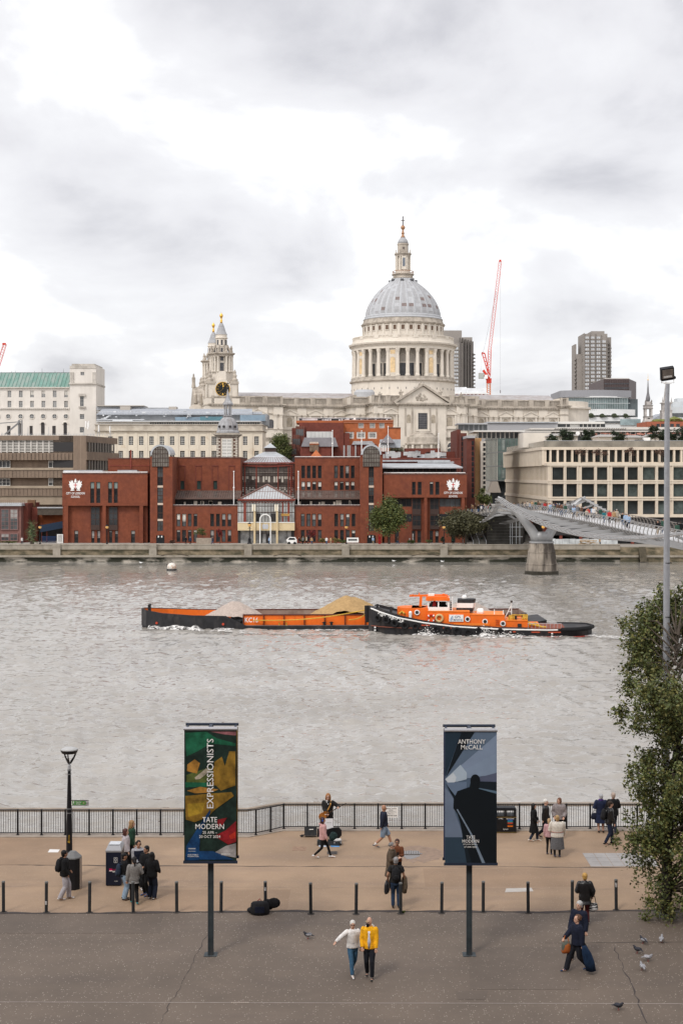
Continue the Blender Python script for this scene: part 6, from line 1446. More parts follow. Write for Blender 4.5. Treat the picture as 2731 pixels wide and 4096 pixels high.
 t,o=barbican('tower_block','brown concrete tower with white gridded windows at the right of the skyline',1120.,2305,2455,1322,[(2339,2356,1340,0),(2362,2378,1340,0),(2384,2401,1340,0),(2407,2423,1362,0)],[(2304,4,1412,4),(2309,4,1412,6)],[(2432,7,1360,2),(2441,7,1360,5),(2450,5,1366,8)],[(2333,2429,1334,.3),(2368,2421,1322,4),(2309,2335,1414,5),(2306,2314,1372,10),(2421,2452,1346,7),(2357,2362,1334,-.8),(2378,2384,1334,-.8),(2401,2407,1340,-.8),(2333,2339,1334,-.8),(2423,2430,1346,-.8)])
 t2,o2=barbican('tower_block','brown concrete tower half hidden behind the great dome',1180.,1772,1902,1316,[(1815,1833,1390,0)],[(1806,6,1390,2)],[(1893,7,1395,4),(1899,6,1400,7)],[(1772,1849,1318,6),(1849,1890,1347,3),(1800,1852,1372,.5),(1884,1898,1362,8)])
 m=MB()
 for k in range(5):pxk=1838+k*11;z0=14;m.box(X(pxk,1180),X(pxk+4,1180),1180-.8,1184,z0,Z(1350+k*3,1180))
 m.build('concrete_ribs',CBD,o2)
 Y=760.;t=thing('scaffolded_building','white sheeted building under construction at the foot of the red crane','building',(X(1880,Y),Y,10))
 m=MB();pbox(m,1815,1950,1576,1600,Y,20);m.build('base_floor',mat('site_white',(.62,.62,.62),.7,var=.15,vs=.1),t)
 m=MB();pbox(m,1818,1866,1548,1572,Y+4,12);pbox(m,1866,1946,1552,1572,Y+2,12);m.build('sheeting',mat('site_sheet_white',(.70,.71,.72),.6,var=.2,vs=.15),t)
 m=MB();
 for k in range(8):pbox(m,1822+k*15,1831+k*15,1577,1588,Y-.2,.2)
 m.build('red_bays',mat('site_red_bay',(.28,.05,.045),.7,var=.6,vs=.3),t)
 m=MB()
 for k in range(9):pbox(m,1818+k*15.5,1820+k*15.5,1572,1590,Y-.4,.4)
 pbox(m,1815,1950,1571,1575,Y-.4,.4);m.build('white_frame',WHI,t)
 CRD=mat('crane_red',(.55,.045,.025),.5);CWH=mat('crane_white',(.75,.70,.68),.5)
 def truss(m,p0,p1,w_,n,r=.12,side=(1,0,0)):
  p0,p1=Vector(p0),Vector(p1);t_=(p1-p0).normalized();a=Vector(side);a=(a-t_*a.dot(t_)).normalized();b=t_.cross(a)
  cs_=[a*w_/2+b*w_/2,a*-w_/2+b*w_/2,a*-w_/2-b*w_/2,a*w_/2-b*w_/2]
  for c in cs_:m.bar(p0+c,p1+c,r*1.4)
  for k in range(n):
   q0=p0.lerp(p1,k/n);q1=p0.lerp(p1,(k+1)/n)
   for i in range(4):m.bar(q0+cs_[i],q1+cs_[(i+1)%4],r);
 Yc=780.;c3=lambda px,py,d_=0:(X(px,Yc),Yc+d_,Z(py,Yc))
 t=thing('tower_crane','tall red luffing crane with steep jib, right of the dome','crane',(X(1953,Yc),Yc,12))
 m=MB();truss(m,c3(1954,1600),c3(1954,1530),1.9,8,.22);m.build('mast',mat('crane_orange',(.60,.22,.10),.5),t)
 m=MB();m.box(*[v for v in(X(1945,Yc),X(1964,Yc),Yc-1.4,Yc+1.4,Z(1532,Yc),Z(1519,Yc))]);m.lathe([(1.6,0),(1.6,.8)],12,(X(1954,Yc),Yc,Z(1519,Yc)));m.build('slewing_ring',CRD,t)
 m=MB();m.box(X(1936,Yc),X(1948,Yc),Yc-3,Yc-1.2,Z(1515,Yc),Z(1500,Yc));m.build('cab',WHI,t)
 m=MB();m.box(X(1914,Yc),X(1934,Yc),Yc-1.5,Yc+1.5,Z(1514,Yc),Z(1492,Yc));m.build('counterweight',mat('crane_ballast',(.36,.37,.34),.8),t)
 m=MB();m.bar(c3(1916,1494),c3(1958,1512),2.2,1.0);m.bar(c3(1926,1410,-.8),c3(1950,1490,-.8),.5);m.bar(c3(1938,1414,-.8),c3(1957,1500,-.8),.5);
 for k in range(6):m.bar(c3(1926+k*4.3,1412+k*15,-.8),c3(1938+k*3.4,1416+k*16,-.8),.3)
 m.bar(c3(1926,1410,-.8),c3(1938,1413,-.8),.5);m.bar(c3(1932,1480),c3(1956,1515),1.6,1.2);m.build('a_frame',CRD,t)
 m=MB();truss(m,c3(1955,1505),c3(1958,1400),1.6,10,.16);truss(m,c3(1958,1400),c3(2000,1045),1.5,34,.10);m.build('jib',mat('crane_jib',(.62,.14,.11),.5),t)
 m=MB();m.box(X(1996,Yc),X(2004,Yc),Yc-.5,Yc+.5,Z(1046,Yc),Z(1038,Yc));m.build('jib_head',CRD,t)
 m=MB();m.bar(c3(1936,1392),c3(1985,1165),.1);m.bar(c3(1930,1412),c3(1936,1392),.12);m.bar(c3(2001,1042),c3(2000.5,1570),.07);m.bar(c3(1924,1412),c3(1922,1495),.1);m.box(*[v for v in(X(1999,Yc),X(2002.5,Yc),Yc-.2,Yc+.2,Z(1572,Yc),Z(1560,Yc))]);m.build('ropes',mat('crane_rope',(.22,.21,.21),.6),t)
 Yc=700.;t=thing('tower_crane','red and white crane jib cut off by the left edge of the view','crane',(X(-30,Yc),Yc,10))
 m=MB();truss(m,c3(-30,1700),c3(-30,1530),2,12,.2);truss(m,c3(-30,1535),c3(20,1374),1.5,16,.1);m.build('jib',mat('crane_jib',(.62,.14,.11),.5),t)
 m=MB();m.box(X(10,Yc),X(23,Yc),Yc-.5,Yc+.5,Z(1379,Yc),Z(1371,Yc));m.bar(c3(18,1376),c3(-10,1440),.12);m.build('jib_head',CRD,t)
 Y=620.;SP=mat('steeple_stone',(.44,.41,.385),.9,var=.25,vs=.6,dirt=(.15,.13,.12),dscale=(.5,.5,.2),damt=.7);SPL=mat('steeple_lead',(.15,.145,.15),.6,var=.3,vs=.6)
 t=thing('church_steeple','slender grey steeple with an onion-shaped lead spire near the right edge','steeple',(X(2591,Y),Y,10));c=X(2591,Y);z=lambda py:Z(py,Y)
 m=MB();m.box(c-1.75,c+1.75,Y-1.75,Y+1.75,10,z(1668));m.loft([[(c+sx*q,Y+sy*q,zz)for sx,sy in((-1,-1),(1,-1),(1,1),(-1,1))]for q,zz in((2.4,z(1693)),(1.5,z(1668)))]);
 for sx in(-1,1):
  for sy in(-1,1):m.box(c+sx*1.25-.4,c+sx*1.25+.4,Y+sy*1.25-.4,Y+sy*1.25+.4,z(1668),z(1634))
 m.box(c-1.7,c+1.7,Y-1.7,Y+1.7,z(1634),z(1622));m.box(c-1.2,c+1.2,Y-1.2,Y+1.2,z(1622),z(1606));m.build('belfry',SP,t)
 m=MB()
 for py in(1634,1667,1622):m.box(c-1.85,c+1.85,Y-1.85,Y+1.85,z(py+2),z(py-2))
 for sx in(-1,1):m.lathe([(.3,0),(.4,.4),(.2,1),(.35,1.5),(.02,2.2)],8,(c+sx*1.3,Y-1.3,z(1618)))
 m.build('cornices',mat('steeple_dark',(.22,.20,.185),.9,var=.3),t)
 m=MB();m.lathe([(.6,z(1606)),(.95,z(1600)),(1.0,z(1593)),(.75,z(1583)),(.45,z(1570)),(.32,z(1550)),(.2,z(1530)),(.1,z(1520))],14,(c,Y,0));m.build('spire',SPL,t)
 m=MB();m.ball((c,Y,z(1519)),.3,8,5);m.cyl((c,Y,z(1519)),(c,Y,z(1493)),.08,.03,5);m.ball((c,Y,z(1508)),.16,6,4);m.build('gilt_vane',mat('gilding',(.80,.48,.10),.35,1),t)
 m=MB();m.box(c-.5,c+.5,Y-1.8,Y-1.7,z(1690),z(1672));m.build('louvre_opening',DKM,t)
 t=thing('church_steeple','stepped pale stone steeple half hidden by the floodlight mast','steeple',(X(2662,Y),Y,10));c=X(2663,Y)
 m=MB();m.box(c-2.2,c+2.2,Y-2.2,Y+2.2,10,z(1642));m.box(c-1.8,c+1.8,Y-1.8,Y+1.8,z(1642),z(1612));m.lathe([(1.9,z(1612)),(1.2,z(1604)),(.9,z(1580)),(.5,z(1550)),(.15,z(1525))],8,(c,Y,0));m.build('tower',SP,t)
 m=MB()
 for py in(1642,1612):m.box(c-2.3,c+2.3,Y-2.3,Y+2.3,z(py+2),z(py-2))
 for sx in(-1,1):m.lathe([(.35,0),(.25,1),(.02,2.6)],6,(c+sx*1.9,Y-1.9,z(1611)))
 m.build('cornices',SP,t)
 Y=800.;t=thing('pale_far_office','pale office block at the far right edge of the skyline','building',(X(2720,Y),Y,10))
 m=MB();pbox(m,2676,2900,1628,1710,Y,20);pbox(m,2690,2900,1606,1630,Y+4,14);pbox(m,2708,2900,1592,1608,Y+8,8);o=m.build('wall',mat('far_office_white',(.50,.52,.53),.8,var=.12,vs=.1),t)  # pale cool white is the block's own colour
 m=MB();pbox(m,2680,2900,1652,1668,Y-.1,.1);m.build('ribbon_glazing',GL2,o)
 t=thing('far_roofs','low pitched grey roof between the two steeples','building',(X(2640,Y),Y,10))
 m=MB();m.prism([(X(2600,Y-120),10),(X(2690,Y-120),10),(X(2690,Y-120),Z(1664,Y-120)),(X(2655,Y-120),Z(1650,Y-120)),(X(2600,Y-120),Z(1682,Y-120))],Y-120,Y-100);m.build('gable',mat('grey_roofing',(.30,.315,.34),.6),t)
skyline()
def north_landing():
 t=thing('bridge_landing','dark stone landing block with steps at the far end of the footbridge','landing',(31,296,GAB))
 DS=mat('dark_stone',(.045,.042,.037),.9,var=.5,vs=.6)  # near-black stone, mottled in tone
 m=MB();m.slab([(X(1893,312),312),(X(1946,296),296),(X(2085,296),296),(X(2100,312),312),(47,420),(27,420)],GAB,6.6);o=m.build('abutment',DS,t)
 m=MB();m.slab([(X(1880,312),312),(X(1945,295.5),295.5),(X(2087,295.5),295.5),(X(2103,312),312),(47.5,420),(26,420)],6.6,7.0);m.build('paved_top',mat('landing_paving',(.34,.32,.29),.85,var=.1),t)
 m=MB();Y=295.
 for i in range(14):pbox(m,1893,1944,2180-3.*i,2184,Y-.2+i*.36,.36)
 m.build('steps',mat('step_stone',(.16,.15,.13),.9,var=.3,vs=1),t)
 m=MB()
 for px in(1892,1916,1944):m.bar((X(px,Y),Y-.3,Z(2165,Y)),(X(px-8,Y),Y+4.7,Z(2128,Y)),.1);m.cyl((X(px,Y),Y-.3,GAB),(X(px,Y),Y-.3,Z(2165,Y)),.05,n=5)
 m.build('stair_rails',ZK,t)
 m=MB()
 for k in range(9):m.box(X(1950,295),X(2085,295),295.9,296.02,.9+k*.62,.95+k*.62)
 m.build('stone_courses',mat('course_pale',(.10,.095,.085),.9),o)
 m=MB()
 for px in(2040,2048,2064,2078):m.cyl((X(px,294),294,GAB),(X(px,294),294,5.5),.06,n=5)
 for z_ in(2.2,4.2):m.bar((X(2036,294),294,z_),(X(2090,294),294,z_),.08)
 m.build('scaffold',ZK,t)
north_landing()
# ================================================================ the footbridge
def deck(Y):
 """centre line and level of the walking deck"""
 if Y<251:xx=35.3
 else:k=(Y-251)/45;xx=35.3-4.2*k*k
 zz=8.6-.007*max(0,190-Y)if Y<251 else 8.6-1.5*((Y-251)/45)**1.5
 if Y<130:zz=8.18-(130-Y)*.018
 return Vector((xx,Y,zz))
def cabz(Y):
 if Y<=251:return 7.75+3.1*((Y-179)/72)**2
 return 10.85-6.0*((Y-251)/45)
def bridge():
 t=thing('footbridge','slim steel footbridge on splayed silver arms above a concrete pier','bridge',(35.3,251,WATER))
 AL=mat('deck_aluminium',(.56,.555,.55),.45,.35,var=.1,vs=1.5);SS=mat('stainless',(.38,.365,.35),.4,.55);ST_=mat('silver_paint',(.34,.34,.34),.45,.25,var=.06,vs=.4)
 CC=mat('pier_concrete',(.33,.285,.235),.9,var=.18,vs=.6,dirt=(.06,.05,.042),dscale=(.7,.7,.10),damt=.92,dlo=.42,dhi=.60,bump=.2,bs=4)
 cx,cy=35.3,251.
 m=MB();m.lathe([(2.95,-5),(2.95,-2.9),(2.83,-2.2),(2.72,-.9),(2.78,-.85),(2.78,-.7),(2.68,-.65),(2.42,1.2),(2.46,1.25),(2.46,1.4),(2.38,1.45),(2.05,3.0)],28,(cx,cy,0),sx=1,sy=.85);p_=m.build('pier',CC,t)
 m=MB();m.lathe([(2.98,-3.2),(2.95,-2.1),(2.86,-1.95)],28,(cx,cy,0),sx=1.01,sy=.86,capt=False,capb=False);m.build('tide_mark',mat('tide_weed',(.05,.045,.035),.9,var=.4,vs=1),p_)
 m=MB();m.lathe([(2.2,2.95),(2.2,3.2),(2.05,3.25)],28,(cx,cy,0),sx=1,sy=.85);m.build('pier_collar',ST_,p_)
 for sg in(-1,1):
  rings=[]
  for x_,z_,w_,d_ in((-.95,3.2,1.05,1.25),(-1.15,4.2,1.12,1.1),(-1.9,5.4,1.0,.9),(-3.3,7.1,.78,.7),(-4.9,8.8,.58,.52),(-6.5,10.3,.38,.38),(-7.7,11.1,.2,.28)):
   a_=math.atan2(1.0,1.15)if z_>4.5 else .15
   rings.append([(cx+sg*(x_+.85*w_*math.cos(q)*math.cos(a_)),cy+d_*math.sin(q),z_+.85*w_*math.cos(q)*math.sin(a_))for q in[2*math.pi*i/16 for i in range(16)]])
  m=MB();m.loft(rings);m.build('splayed_arm',ST_,t,smooth=True)
 m=MB();m.loft([[(cx+1.75*math.cos(2*math.pi*i/16)*k,cy+1.2*math.sin(2*math.pi*i/16),z_)for i in range(16)]for z_,k in((3.2,1.1),(4.2,1.05),(4.9,.6))]);m.build('arm_root',ST_,t,smooth=True)
 ys=[296-8*i for i in range(30)]
 for i in range(len(ys)-1):
  a,b=deck(ys[i]),deck(ys[i+1]);n=7
  m=MB();rings=[]
  for k in range(n+1):
   p=deck(ys[i]+(ys[i+1]-ys[i])*k/n);rings.append([(p.x-2,p.y,p.z),(p.x+2,p.y,p.z),(p.x+1.7,p.y,p.z-.22),(p.x-1.7,p.y,p.z-.22)])
  m.loft(rings);sg_=m.build('deck_segment',AL,t)
  m=MB()
  for s_ in(-1.55,1.55):m.bar((a.x+s_,a.y,a.z-.42),(b.x+s_,b.y,b.z-.42),.34,.38)
  m.bar((a.x-2.0,a.y,a.z-.45),(a.x+2.0,a.y,a.z-.45),.25,.3);m.build('edge_tubes',mat('tube_grey',(.16,.16,.16),.5,.3),sg_)
  for s_ in(-1,1):
   m=MB();q=4
   for k in range(q):
    p=deck(ys[i]+(ys[i+1]-ys[i])*(k+.5)/q)
    pts=[(p.x+s_*x_,p.y,p.z+z_)for x_,z_ in((1.45,-.62),(1.95,-.5),(2.32,-.1),(2.42,.35),(2.3,.8),(2.02,1.16))]
    for j in range(len(pts)-1):m.bar(pts[j],pts[j+1],.09,.15 if j>1 else .26,up=(0,1,0))
   m.bar((a.x+s_*2.0,a.y,a.z+1.17),(b.x+s_*2.0,b.y,b.z+1.17),.09)
   for z_,x_ in((.15,2.4),(.55,2.4),(.9,2.25)):m.bar((a.x+s_*x_,a.y,a.z+z_),(b.x+s_*x_,b.y,b.z+z_),.018)
   m.build('balustrade',SS if s_<0 else mat('bronze_rail',(.22,.19,.165),.5,.3),sg_)
  if 95<ys[i]<292:
   for s_ in(-1,1):
    cxx=7.55-(.9*(1-((ys[i]-179)/72)**2)if ys[i]<251 else 5.2*((ys[i]-251)/45));zc=cabz(ys[i])
    m=MB();m.bar((a.x+s_*1.3,a.y,a.z-.55),(a.x+s_*(cxx-.2),a.y,zc-.15),.6,.55,.22);m.build('transverse_arm',ST_,t)
 for s_ in(-1,1):
  for k in range(4):
   m=MB();pts=[]
   for i in range(70):
    Y=296-i*3.2
    if Y<72:break
    off=7.55-(.9*(1-((Y-179)/72)**2)if 107<=Y<251 else(5.2*((Y-251)/45)if Y>=251 else 0));pts.append((deck(Y).x+s_*(off+(k-1.5)*.3),Y,cabz(Y)+(k-1.5)*.10*(-1)))
   m.tube(pts,.075,6);m.build('cable',SS,t)
  m=MB()
  for i in range(29):
   for j in range(2):
    Y=296-8*i-4*j
    if Y<76:continue
    off=7.55-(.9*(1-((Y-179)/72)**2)if 107<=Y<251 else(5.2*((Y-251)/45)if Y>=251 else 0));x_=deck(Y).x+s_*off
    m.obox((x_,Y,cabz(Y)),(1.35,.3 if j==0 else .16,.2),0,0,s_*.10)
  m.build('cable_clamps',ST_,t)
 t=thing('quay_lamp_orange','amber lamp globe seen in the fork of the bridge pier','lamp',(X(2172,288),288,GAB))
 m=MB();m.cyl((X(2172,288),288,GAB),(X(2172,288),288,Z(2116,288)),.07,n=6);m.build('post',DKM,t)
 m=MB();m.ball((X(2172,288),288,Z(2108,288)),.33,10,7);m.build('globe',emit('amber_globe',(.75,.40,.10),.25),t)
bridge()
# ================================================================ on the river
ORG=mat('marine_orange',(.80,.155,.018),.5,var=.10,vs=1.2,dirt=(.40,.10,.035),dscale=(1.5,1.5,.5),damt=.5,dlo=.55)
BLK=mat('hull_black',(.024,.024,.026),.5,var=.4,vs=1,dirt=(.11,.095,.085),dscale=(.8,.8,.4),damt=.6,dlo=.5)
RUB=mat('tyre_rubber',(.012,.012,.013),.8);YRP=mat('yellow_rope',(.55,.33,.05),.8,var=.3,vs=8)
def stations(m,st,nb=10):
 """loft a hull from (x, half beam at deck, half beam at water, sheer height, keel depth)"""
 rings=[]
 for x,b,bw,zs,zk in st:
  r=[]
  for k in range(nb+1):
   u=k/nb;z=zk+(zs-zk)*u;y=-(bw+(b-bw)*max(0,(z)/zs if z>0 else 0))*(1 if z>0 else max(.15,1+z/abs(zk)*.6));r.append((x,y,z))
  rings.append(r+[(x,-p[1],p[2])for p in r[::-1]])
 return m.loft(rings)
def barge():
 cx,cy=.3,162.0;t=thing('barge','black and orange hopper barge carrying sand and gravel, lashed beside the tug','barge',(cx,cy,WATER-.26),rad(1.2),None,world=False);OFF[t.name]=Vector((0,0,0))
 x0,x1,hb=-22.9,22.6,4.0
 m=MB();stations(m,[(x0,.4,.2,1.9,-.3),(x0+.6,1.6,1.1,1.8,-.6),(x0+2.5,3.0,2.6,1.5,-.9),(x0+6,3.8,3.6,.9,-1),(x0+10,hb,hb-.1,.78,-1),(x1-5,hb,hb-.1,.78,-1),(x1-1.5,hb-.3,hb-.5,1.1,-.8),(x1,hb-.7,hb-1.2,1.3,-.4)]);h=m.build('hull',BLK,t)
 for s_ in(-1,1):
  m=MB();pts=[(x0,.4,2.40),(x0+.6,1.6,2.34),(x0+2.5,3.02,2.14),(x0+6,3.82,1.95),(x0+9.7,hb+.02,1.9),(x0+12,hb+.02,.78)]
  for a,b in zip(pts,pts[1:]):
   m.add([(a[0],s_*a[1],.5),(b[0],s_*b[1],.5),(b[0],s_*b[1],b[2]),(a[0],s_*a[1],a[2]),(a[0],s_*(a[1]-.12),.5),(b[0],s_*(b[1]-.12),.5),(b[0],s_*(b[1]-.12),b[2]),(a[0],s_*(a[1]-.12),a[2])],[(0,1,2,3),(7,6,5,4),(3,2,6,7),(0,3,7,4),(1,5,6,2)])
  m.build('bow_bulwark',BLK,t)
  m=MB()
  for a,b in zip(pts[:-1],pts[1:-1]):m.add([(a[0]+.1,s_*(a[1]-.15),.6),(b[0]+.1,s_*(b[1]-.15),.6),(b[0]+.1,s_*(b[1]-.15),b[2]-.08),(a[0]+.1,s_*(a[1]-.15),a[2]-.08)],[(0,1,2,3)])
  m.build('bulwark_lining',ORG,t,fix=False)
 m=MB();m.box(x0-.05,x0+.2,-.42,.42,.5,2.42);m.build('stem_plate',BLK,t)
 hx0,hx1,hy=x0+11.6,x1-2.2,3.15
 INR=mat('hold_rust',(.24,.16,.125),.85,var=.25,vs=.8,dirt=(.36,.30,.26),dscale=(.6,.6,.2),damt=.6)
 for s_ in(-1,1):
  m=MB();m.box(hx0,hx1,s_*hy-.06,s_*hy+.06,.78,1.90);c=m.build('hold_coaming',ORG,t)
  m=MB();m.box(hx0,hx1,s_*hy-.16,s_*hy+.16,1.90,2.0);n=14
  for k in range(n+1):x=hx0+(hx1-hx0)*k/n;m.box(x-.05,x+.05,s_*(hy+.06),s_*(hy+.3),.78,1.9)if s_>0 else m.box(x-.05,x+.05,-hy-.3,-hy-.06,.78,1.9)
  m.build('coaming_ribs',mat('rib_dark',(.10,.03,.02),.6),c)
  m=MB();m.box(hx0,hx1,s_*hy*.965-.03,s_*hy*.965+.03,.2,1.88);m.build('hold_lining',INR,c)
 for x in(hx0,hx1):m=MB();m.box(x-.08,x+.08,-hy,hy,.5,1.97);m.build('hold_bulkhead',INR,t)
 m=MB();m.box(hx0,hx1,-hy+.1,hy-.1,-.2,.1);m.build('hold_floor',INR,t)
 m=MB();m.slab([(hx0-.5,-hb+.05),(hx1+.5,-hb+.05),(hx1+.5,hb-.05),(hx0-.5,hb-.05)],.76,.8);m.build('side_deck',mat('deck_grey',(.13,.115,.105),.8,var=.3,vs=1),t)
 for s_ in(-.5,.5):m=MB();m.cyl((x0+.8,s_,2.0),(x0+.8,s_,2.75),.13,n=10);m.ball((x0+.8,s_,2.75),.16,8,5);m.build('mooring_bitt',BLK,t)
 for x in(hx0+9,hx0+9.8,hx0+18,hx0+27,hx0+27.8):m=MB();m.cyl((x,-hb+.35,.78),(x,-hb+.35,1.2),.14,n=10);m.box(x-.25,x+.25,-hb+.25,-hb+.45,1.05,1.13);m.build('mooring_bitt',BLK,t)
 for x,cc in((hx0+4.0,YRP),(hx0+4.8,YRP)):m=MB();m.cyl((x,-hb+.5,.78),(x,-hb+.5,1.1),.07,n=6);m.build('yellow_post',cc,t)
 tx=text('hull_number','KC16',hx0+.9,1.38,-hy-.07,1.5,.56,WHI,t,bold=.02)
 for x,z in((x0+1.9,1.0),(x0+9.4,1.0)):m=MB();s_=-(2.6 if x<x0+3 else 4.0);m.tube([(x,s_-.16,z),(x,s_+.1,z)],.14,10);m.build('red_mark',mat('fender_red',(.45,.06,.03),.6),t)
 GRV=mat('pink_gravel',(.40,.33,.285),.95,var=.25,vs=5,bump=.9,bs=9);SND=mat('yellow_sand',(.37,.24,.11),.95,var=.2,vs=3,bump=.8,bs=7)
 def heap(x,peaks,m_,label,seed):
  rr=random.Random(seed);mb=MB();n=40;rings=[]
  nx,ny=44,26;x0_,x1_=min(p[0]for p in peaks)-5.5,max(p[0]for p in peaks)+5.5;vs=[];ph=[rr.uniform(0,6)for _ in range(6)]
  for j in range(ny+1):
   for i in range(nx+1):
    xx=x0_+(x1_-x0_)*i/nx;yy=-3+6*j/ny
    z=max(p[1]-math.sqrt(((xx-p[0])*1.0)**2+(yy-p[2])**2+.12)*(p[3]if len(p)>3 else .56)for p in peaks)
    z+=.05*math.sin(xx*3+ph[0])*math.sin(yy*2.6+ph[1])+.035*math.sin(xx*6.1+ph[2]+yy*2)+rr.uniform(-.02,.02);vs.append((cx+xx,cy+yy,WATER+max(.12,z)))
  fs=[(j*(nx+1)+i,j*(nx+1)+i+1,(j+1)*(nx+1)+i+1,(j+1)*(nx+1)+i)for j in range(ny)for i in range(nx)]
  mb.add(vs,fs);o=mb.build('heap',m_,None,loc=(cx+x,cy,WATER+.12),smooth=True,fix=False);tag(o,label,'heap','heaps of aggregate in the barge')
 Xl=lambda px:X(px,162)-cx
 heap(Xl(940),[(Xl(940),3.15,0)],GRV,'pale pinkish gravel heap in the middle of the barge',1)
 heap(Xl(1395),[(Xl(1387),3.75,0),(Xl(1420),3.55,.3)],SND,'tall yellow sand heap with two peaks by the tug bow',2)
 heap(Xl(1865),[(Xl(1865),3.4,.4)],GRV,'grey gravel heap showing behind the tug funnel',3)
 m=MB();A,B=Vector((X(1488,157),157.2,WATER+2.5)),Vector((X(1395,158),158.2,WATER+1.15));C_=Vector((X(1010,158),158.3,WATER+1.1))
 pts=[A.lerp(B,k/8)-Vector((0,0,.35*math.sin(k/8*math.pi)))for k in range(9)];m.tube(pts,.06,5)
 pts=[A.lerp(C_,k/16)-Vector((0,0,.45*math.sin(k/16*math.pi)))for k in range(17)];m.tube(pts,.06,5)
 tag(m.build('tow_rope',YRP,None,loc=tuple(A)),'yellow tow ropes slung from the tug bow along the barge','rope')
barge()
def tug():
 cx,cy=X(1928,155)-.25,154.6;t=thing('tugboat','orange and black tugboat with tyre fenders and a white-windowed wheelhouse','tugboat',(cx,cy,WATER),rad(-4),None,world=False);OFF[t.name]=Vector((0,0,0))
 k_=36.7;Lx=lambda cxp:(1440+.625*cxp-1928)/k_;
 Lz=lambda cyp,near=0:((2531+near)-(2330+.625*cyp))/k_
 st=[(Lx(68),.35,.1,2.95,-.6),(Lx(90),1.0,.5,2.9,-.9),(Lx(150),2.0,1.4,2.6,-1.2),(Lx(260),2.9,2.5,2.1,-1.4),(Lx(420),3.2,3.0,1.62,-1.5),(Lx(620),3.25,3.15,1.22,-1.5),(Lx(900),3.2,3.1,.98,-1.4),(Lx(1200),3.0,2.8,.9,-1.1),(Lx(1380),2.6,2.2,.95,-.7),(Lx(1455),1.8,1.4,1.0,-.4),(Lx(1482),.8,.5,1.0,-.2)]
 m=MB();stations(m,st);h=m.build('hull',BLK,t)
 def side(x):
  for a,b in zip(st,st[1:]):
   if a[0]<=x<=b[0]:k=(x-a[0])/(b[0]-a[0]);return a[1]+(b[1]-a[1])*k,a[3]+(b[3]-a[3])*k
  return st[-1][1],st[-1][3]
 xs=[st[0][0]+.3+i*(st[-1][0]-st[0][0]-.6)/60 for i in range(61)]
 m=MB();m.tube([(x,-side(x)[0]-.03,side(x)[1]-.12)for x in xs if x<Lx(1275)],.075,5);m.build('white_sheer_line',WHI,h)
 for s_ in(-1,1):
  m=MB()
  for x,x2 in zip(xs[2:],xs[3:]):
   (b,z),(b2,z2)=side(x),side(x2)
   if x2<Lx(520):m.add([(x,s_*b,z-.05),(x2,s_*b2,z2-.05),(x2,s_*(b2+.02),z2+.32*(1-(x2-xs[0])/9)),(x,s_*(b+.02),z+.32*(1-(x-xs[0])/9))],[(0,1,2,3)])
  m.build('bow_bulwark',BLK,h,fix=False)
 m=MB();m.tube([(x,-side(x)[0]-.05,.03)for x in xs if x>Lx(250)],.10,5);m.build('red_boot_top',mat('antifoul_red',(.30,.045,.03),.7),h)
 m=MB();m.slab([(x,-side(x)[0]+.1)for x in xs]+[(x,side(x)[0]-.1)for x in xs[::-1]],.86,.93);m.build('deck',mat('deck_red_oxide',(.22,.075,.05),.8,var=.3,vs=1),t)
 m=MB();m.tube([(x,-side(x)[0]-.05,side(x)[1]-.1)for x in xs if x>Lx(1270)]+[(st[-1][0]+.15,0,.9)]+[(x,side(x)[0]+.05,side(x)[1]-.1)for x in xs[::-1]if x>Lx(1270)],.23,8);m.build('stern_fender',RUB,t)
 m=MB();m.tube([(st[0][0]-.05,0,1.2),(st[0][0]-.12,0,2.0),(st[0][0]-.1,0,3.0)],[.25,.33,.35],8);m.build('bow_fender',RUB,t)
 for cxp,cyp,r in((132,235,.45),(187,243,.45),(241,260,.45),(305,272,.45),(372,277,.4),(500,292,.36),(570,298,.42),(632,303,.45),(700,313,.45),(765,302,.4),(830,306,.33),(900,305,.36),(960,310,.3)):
  x=Lx(cxp);b,z=side(x);zc=Lz(cyp,9)+.08;bw=b-.02-.12*max(0,(z-zc)/max(z,.5));tn=Vector((1,-(side(x+.3)[0]-side(x-.3)[0])/.6,0)).normalized()
  pts=[Vector((x,-bw-.14,zc))+tn*(r*.72*math.cos(q))+Vector((0,0,r*.72*math.sin(q)))for q in[2*math.pi*i/14 for i in range(14)]]
  m=MB();m.tube(pts,r*.3,7,closed=True);m.build('tyre_fender',RUB,t)
 z=lambda c:Lz(c,4)
 m=MB();m.box(Lx(345),Lx(450),-1.6,1.6,.9,z(157));m.box(Lx(445),Lx(712),-2.0,2.0,.9,z(176));m.box(Lx(712),Lx(930),-1.9,1.9,.9,z(196));m.box(Lx(930),Lx(1075),-1.8,1.8,.9,z(232));m.box(Lx(1075),Lx(1150),-1.6,1.6,.9,z(256))
 m.tube([(Lx(345),0,.9),(Lx(345),0,z(157))],1.6,16);d_=m.build('deckhouse',ORG,t)
 m=MB();
 for a,b,y_,w_ in((445,712,176,2.06),(712,930,196,1.96),(930,1075,232,1.86)):m.box(Lx(a),Lx(b),-w_,w_,z(y_),z(y_)+.06)
 m.box(Lx(610),Lx(835),-2.05,-2.0,z(262),z(248));m.build('deckhouse_edge',mat('orange_bright',(.85,.22,.03),.5),d_)
 for cxp,cyp,yy in((380,185,-1.6),(698,223,-2.0),(808,238,-1.9),(920,250,-1.9)):
  x=Lx(cxp);y_=yy-.05 if cxp!=380 else-1.68;m=MB();m.tube([(x+.24*math.cos(q),y_,z(cyp)+.24*math.sin(q))for q in[i*math.pi/7 for i in range(14)]],.06,5,closed=True);p_=m.build('porthole',WHI,t)
  m=MB();m.tube([(x,y_-.02,z(cyp)),(x,y_+.08,z(cyp))],.21,12);m.build('pane',GL,p_)
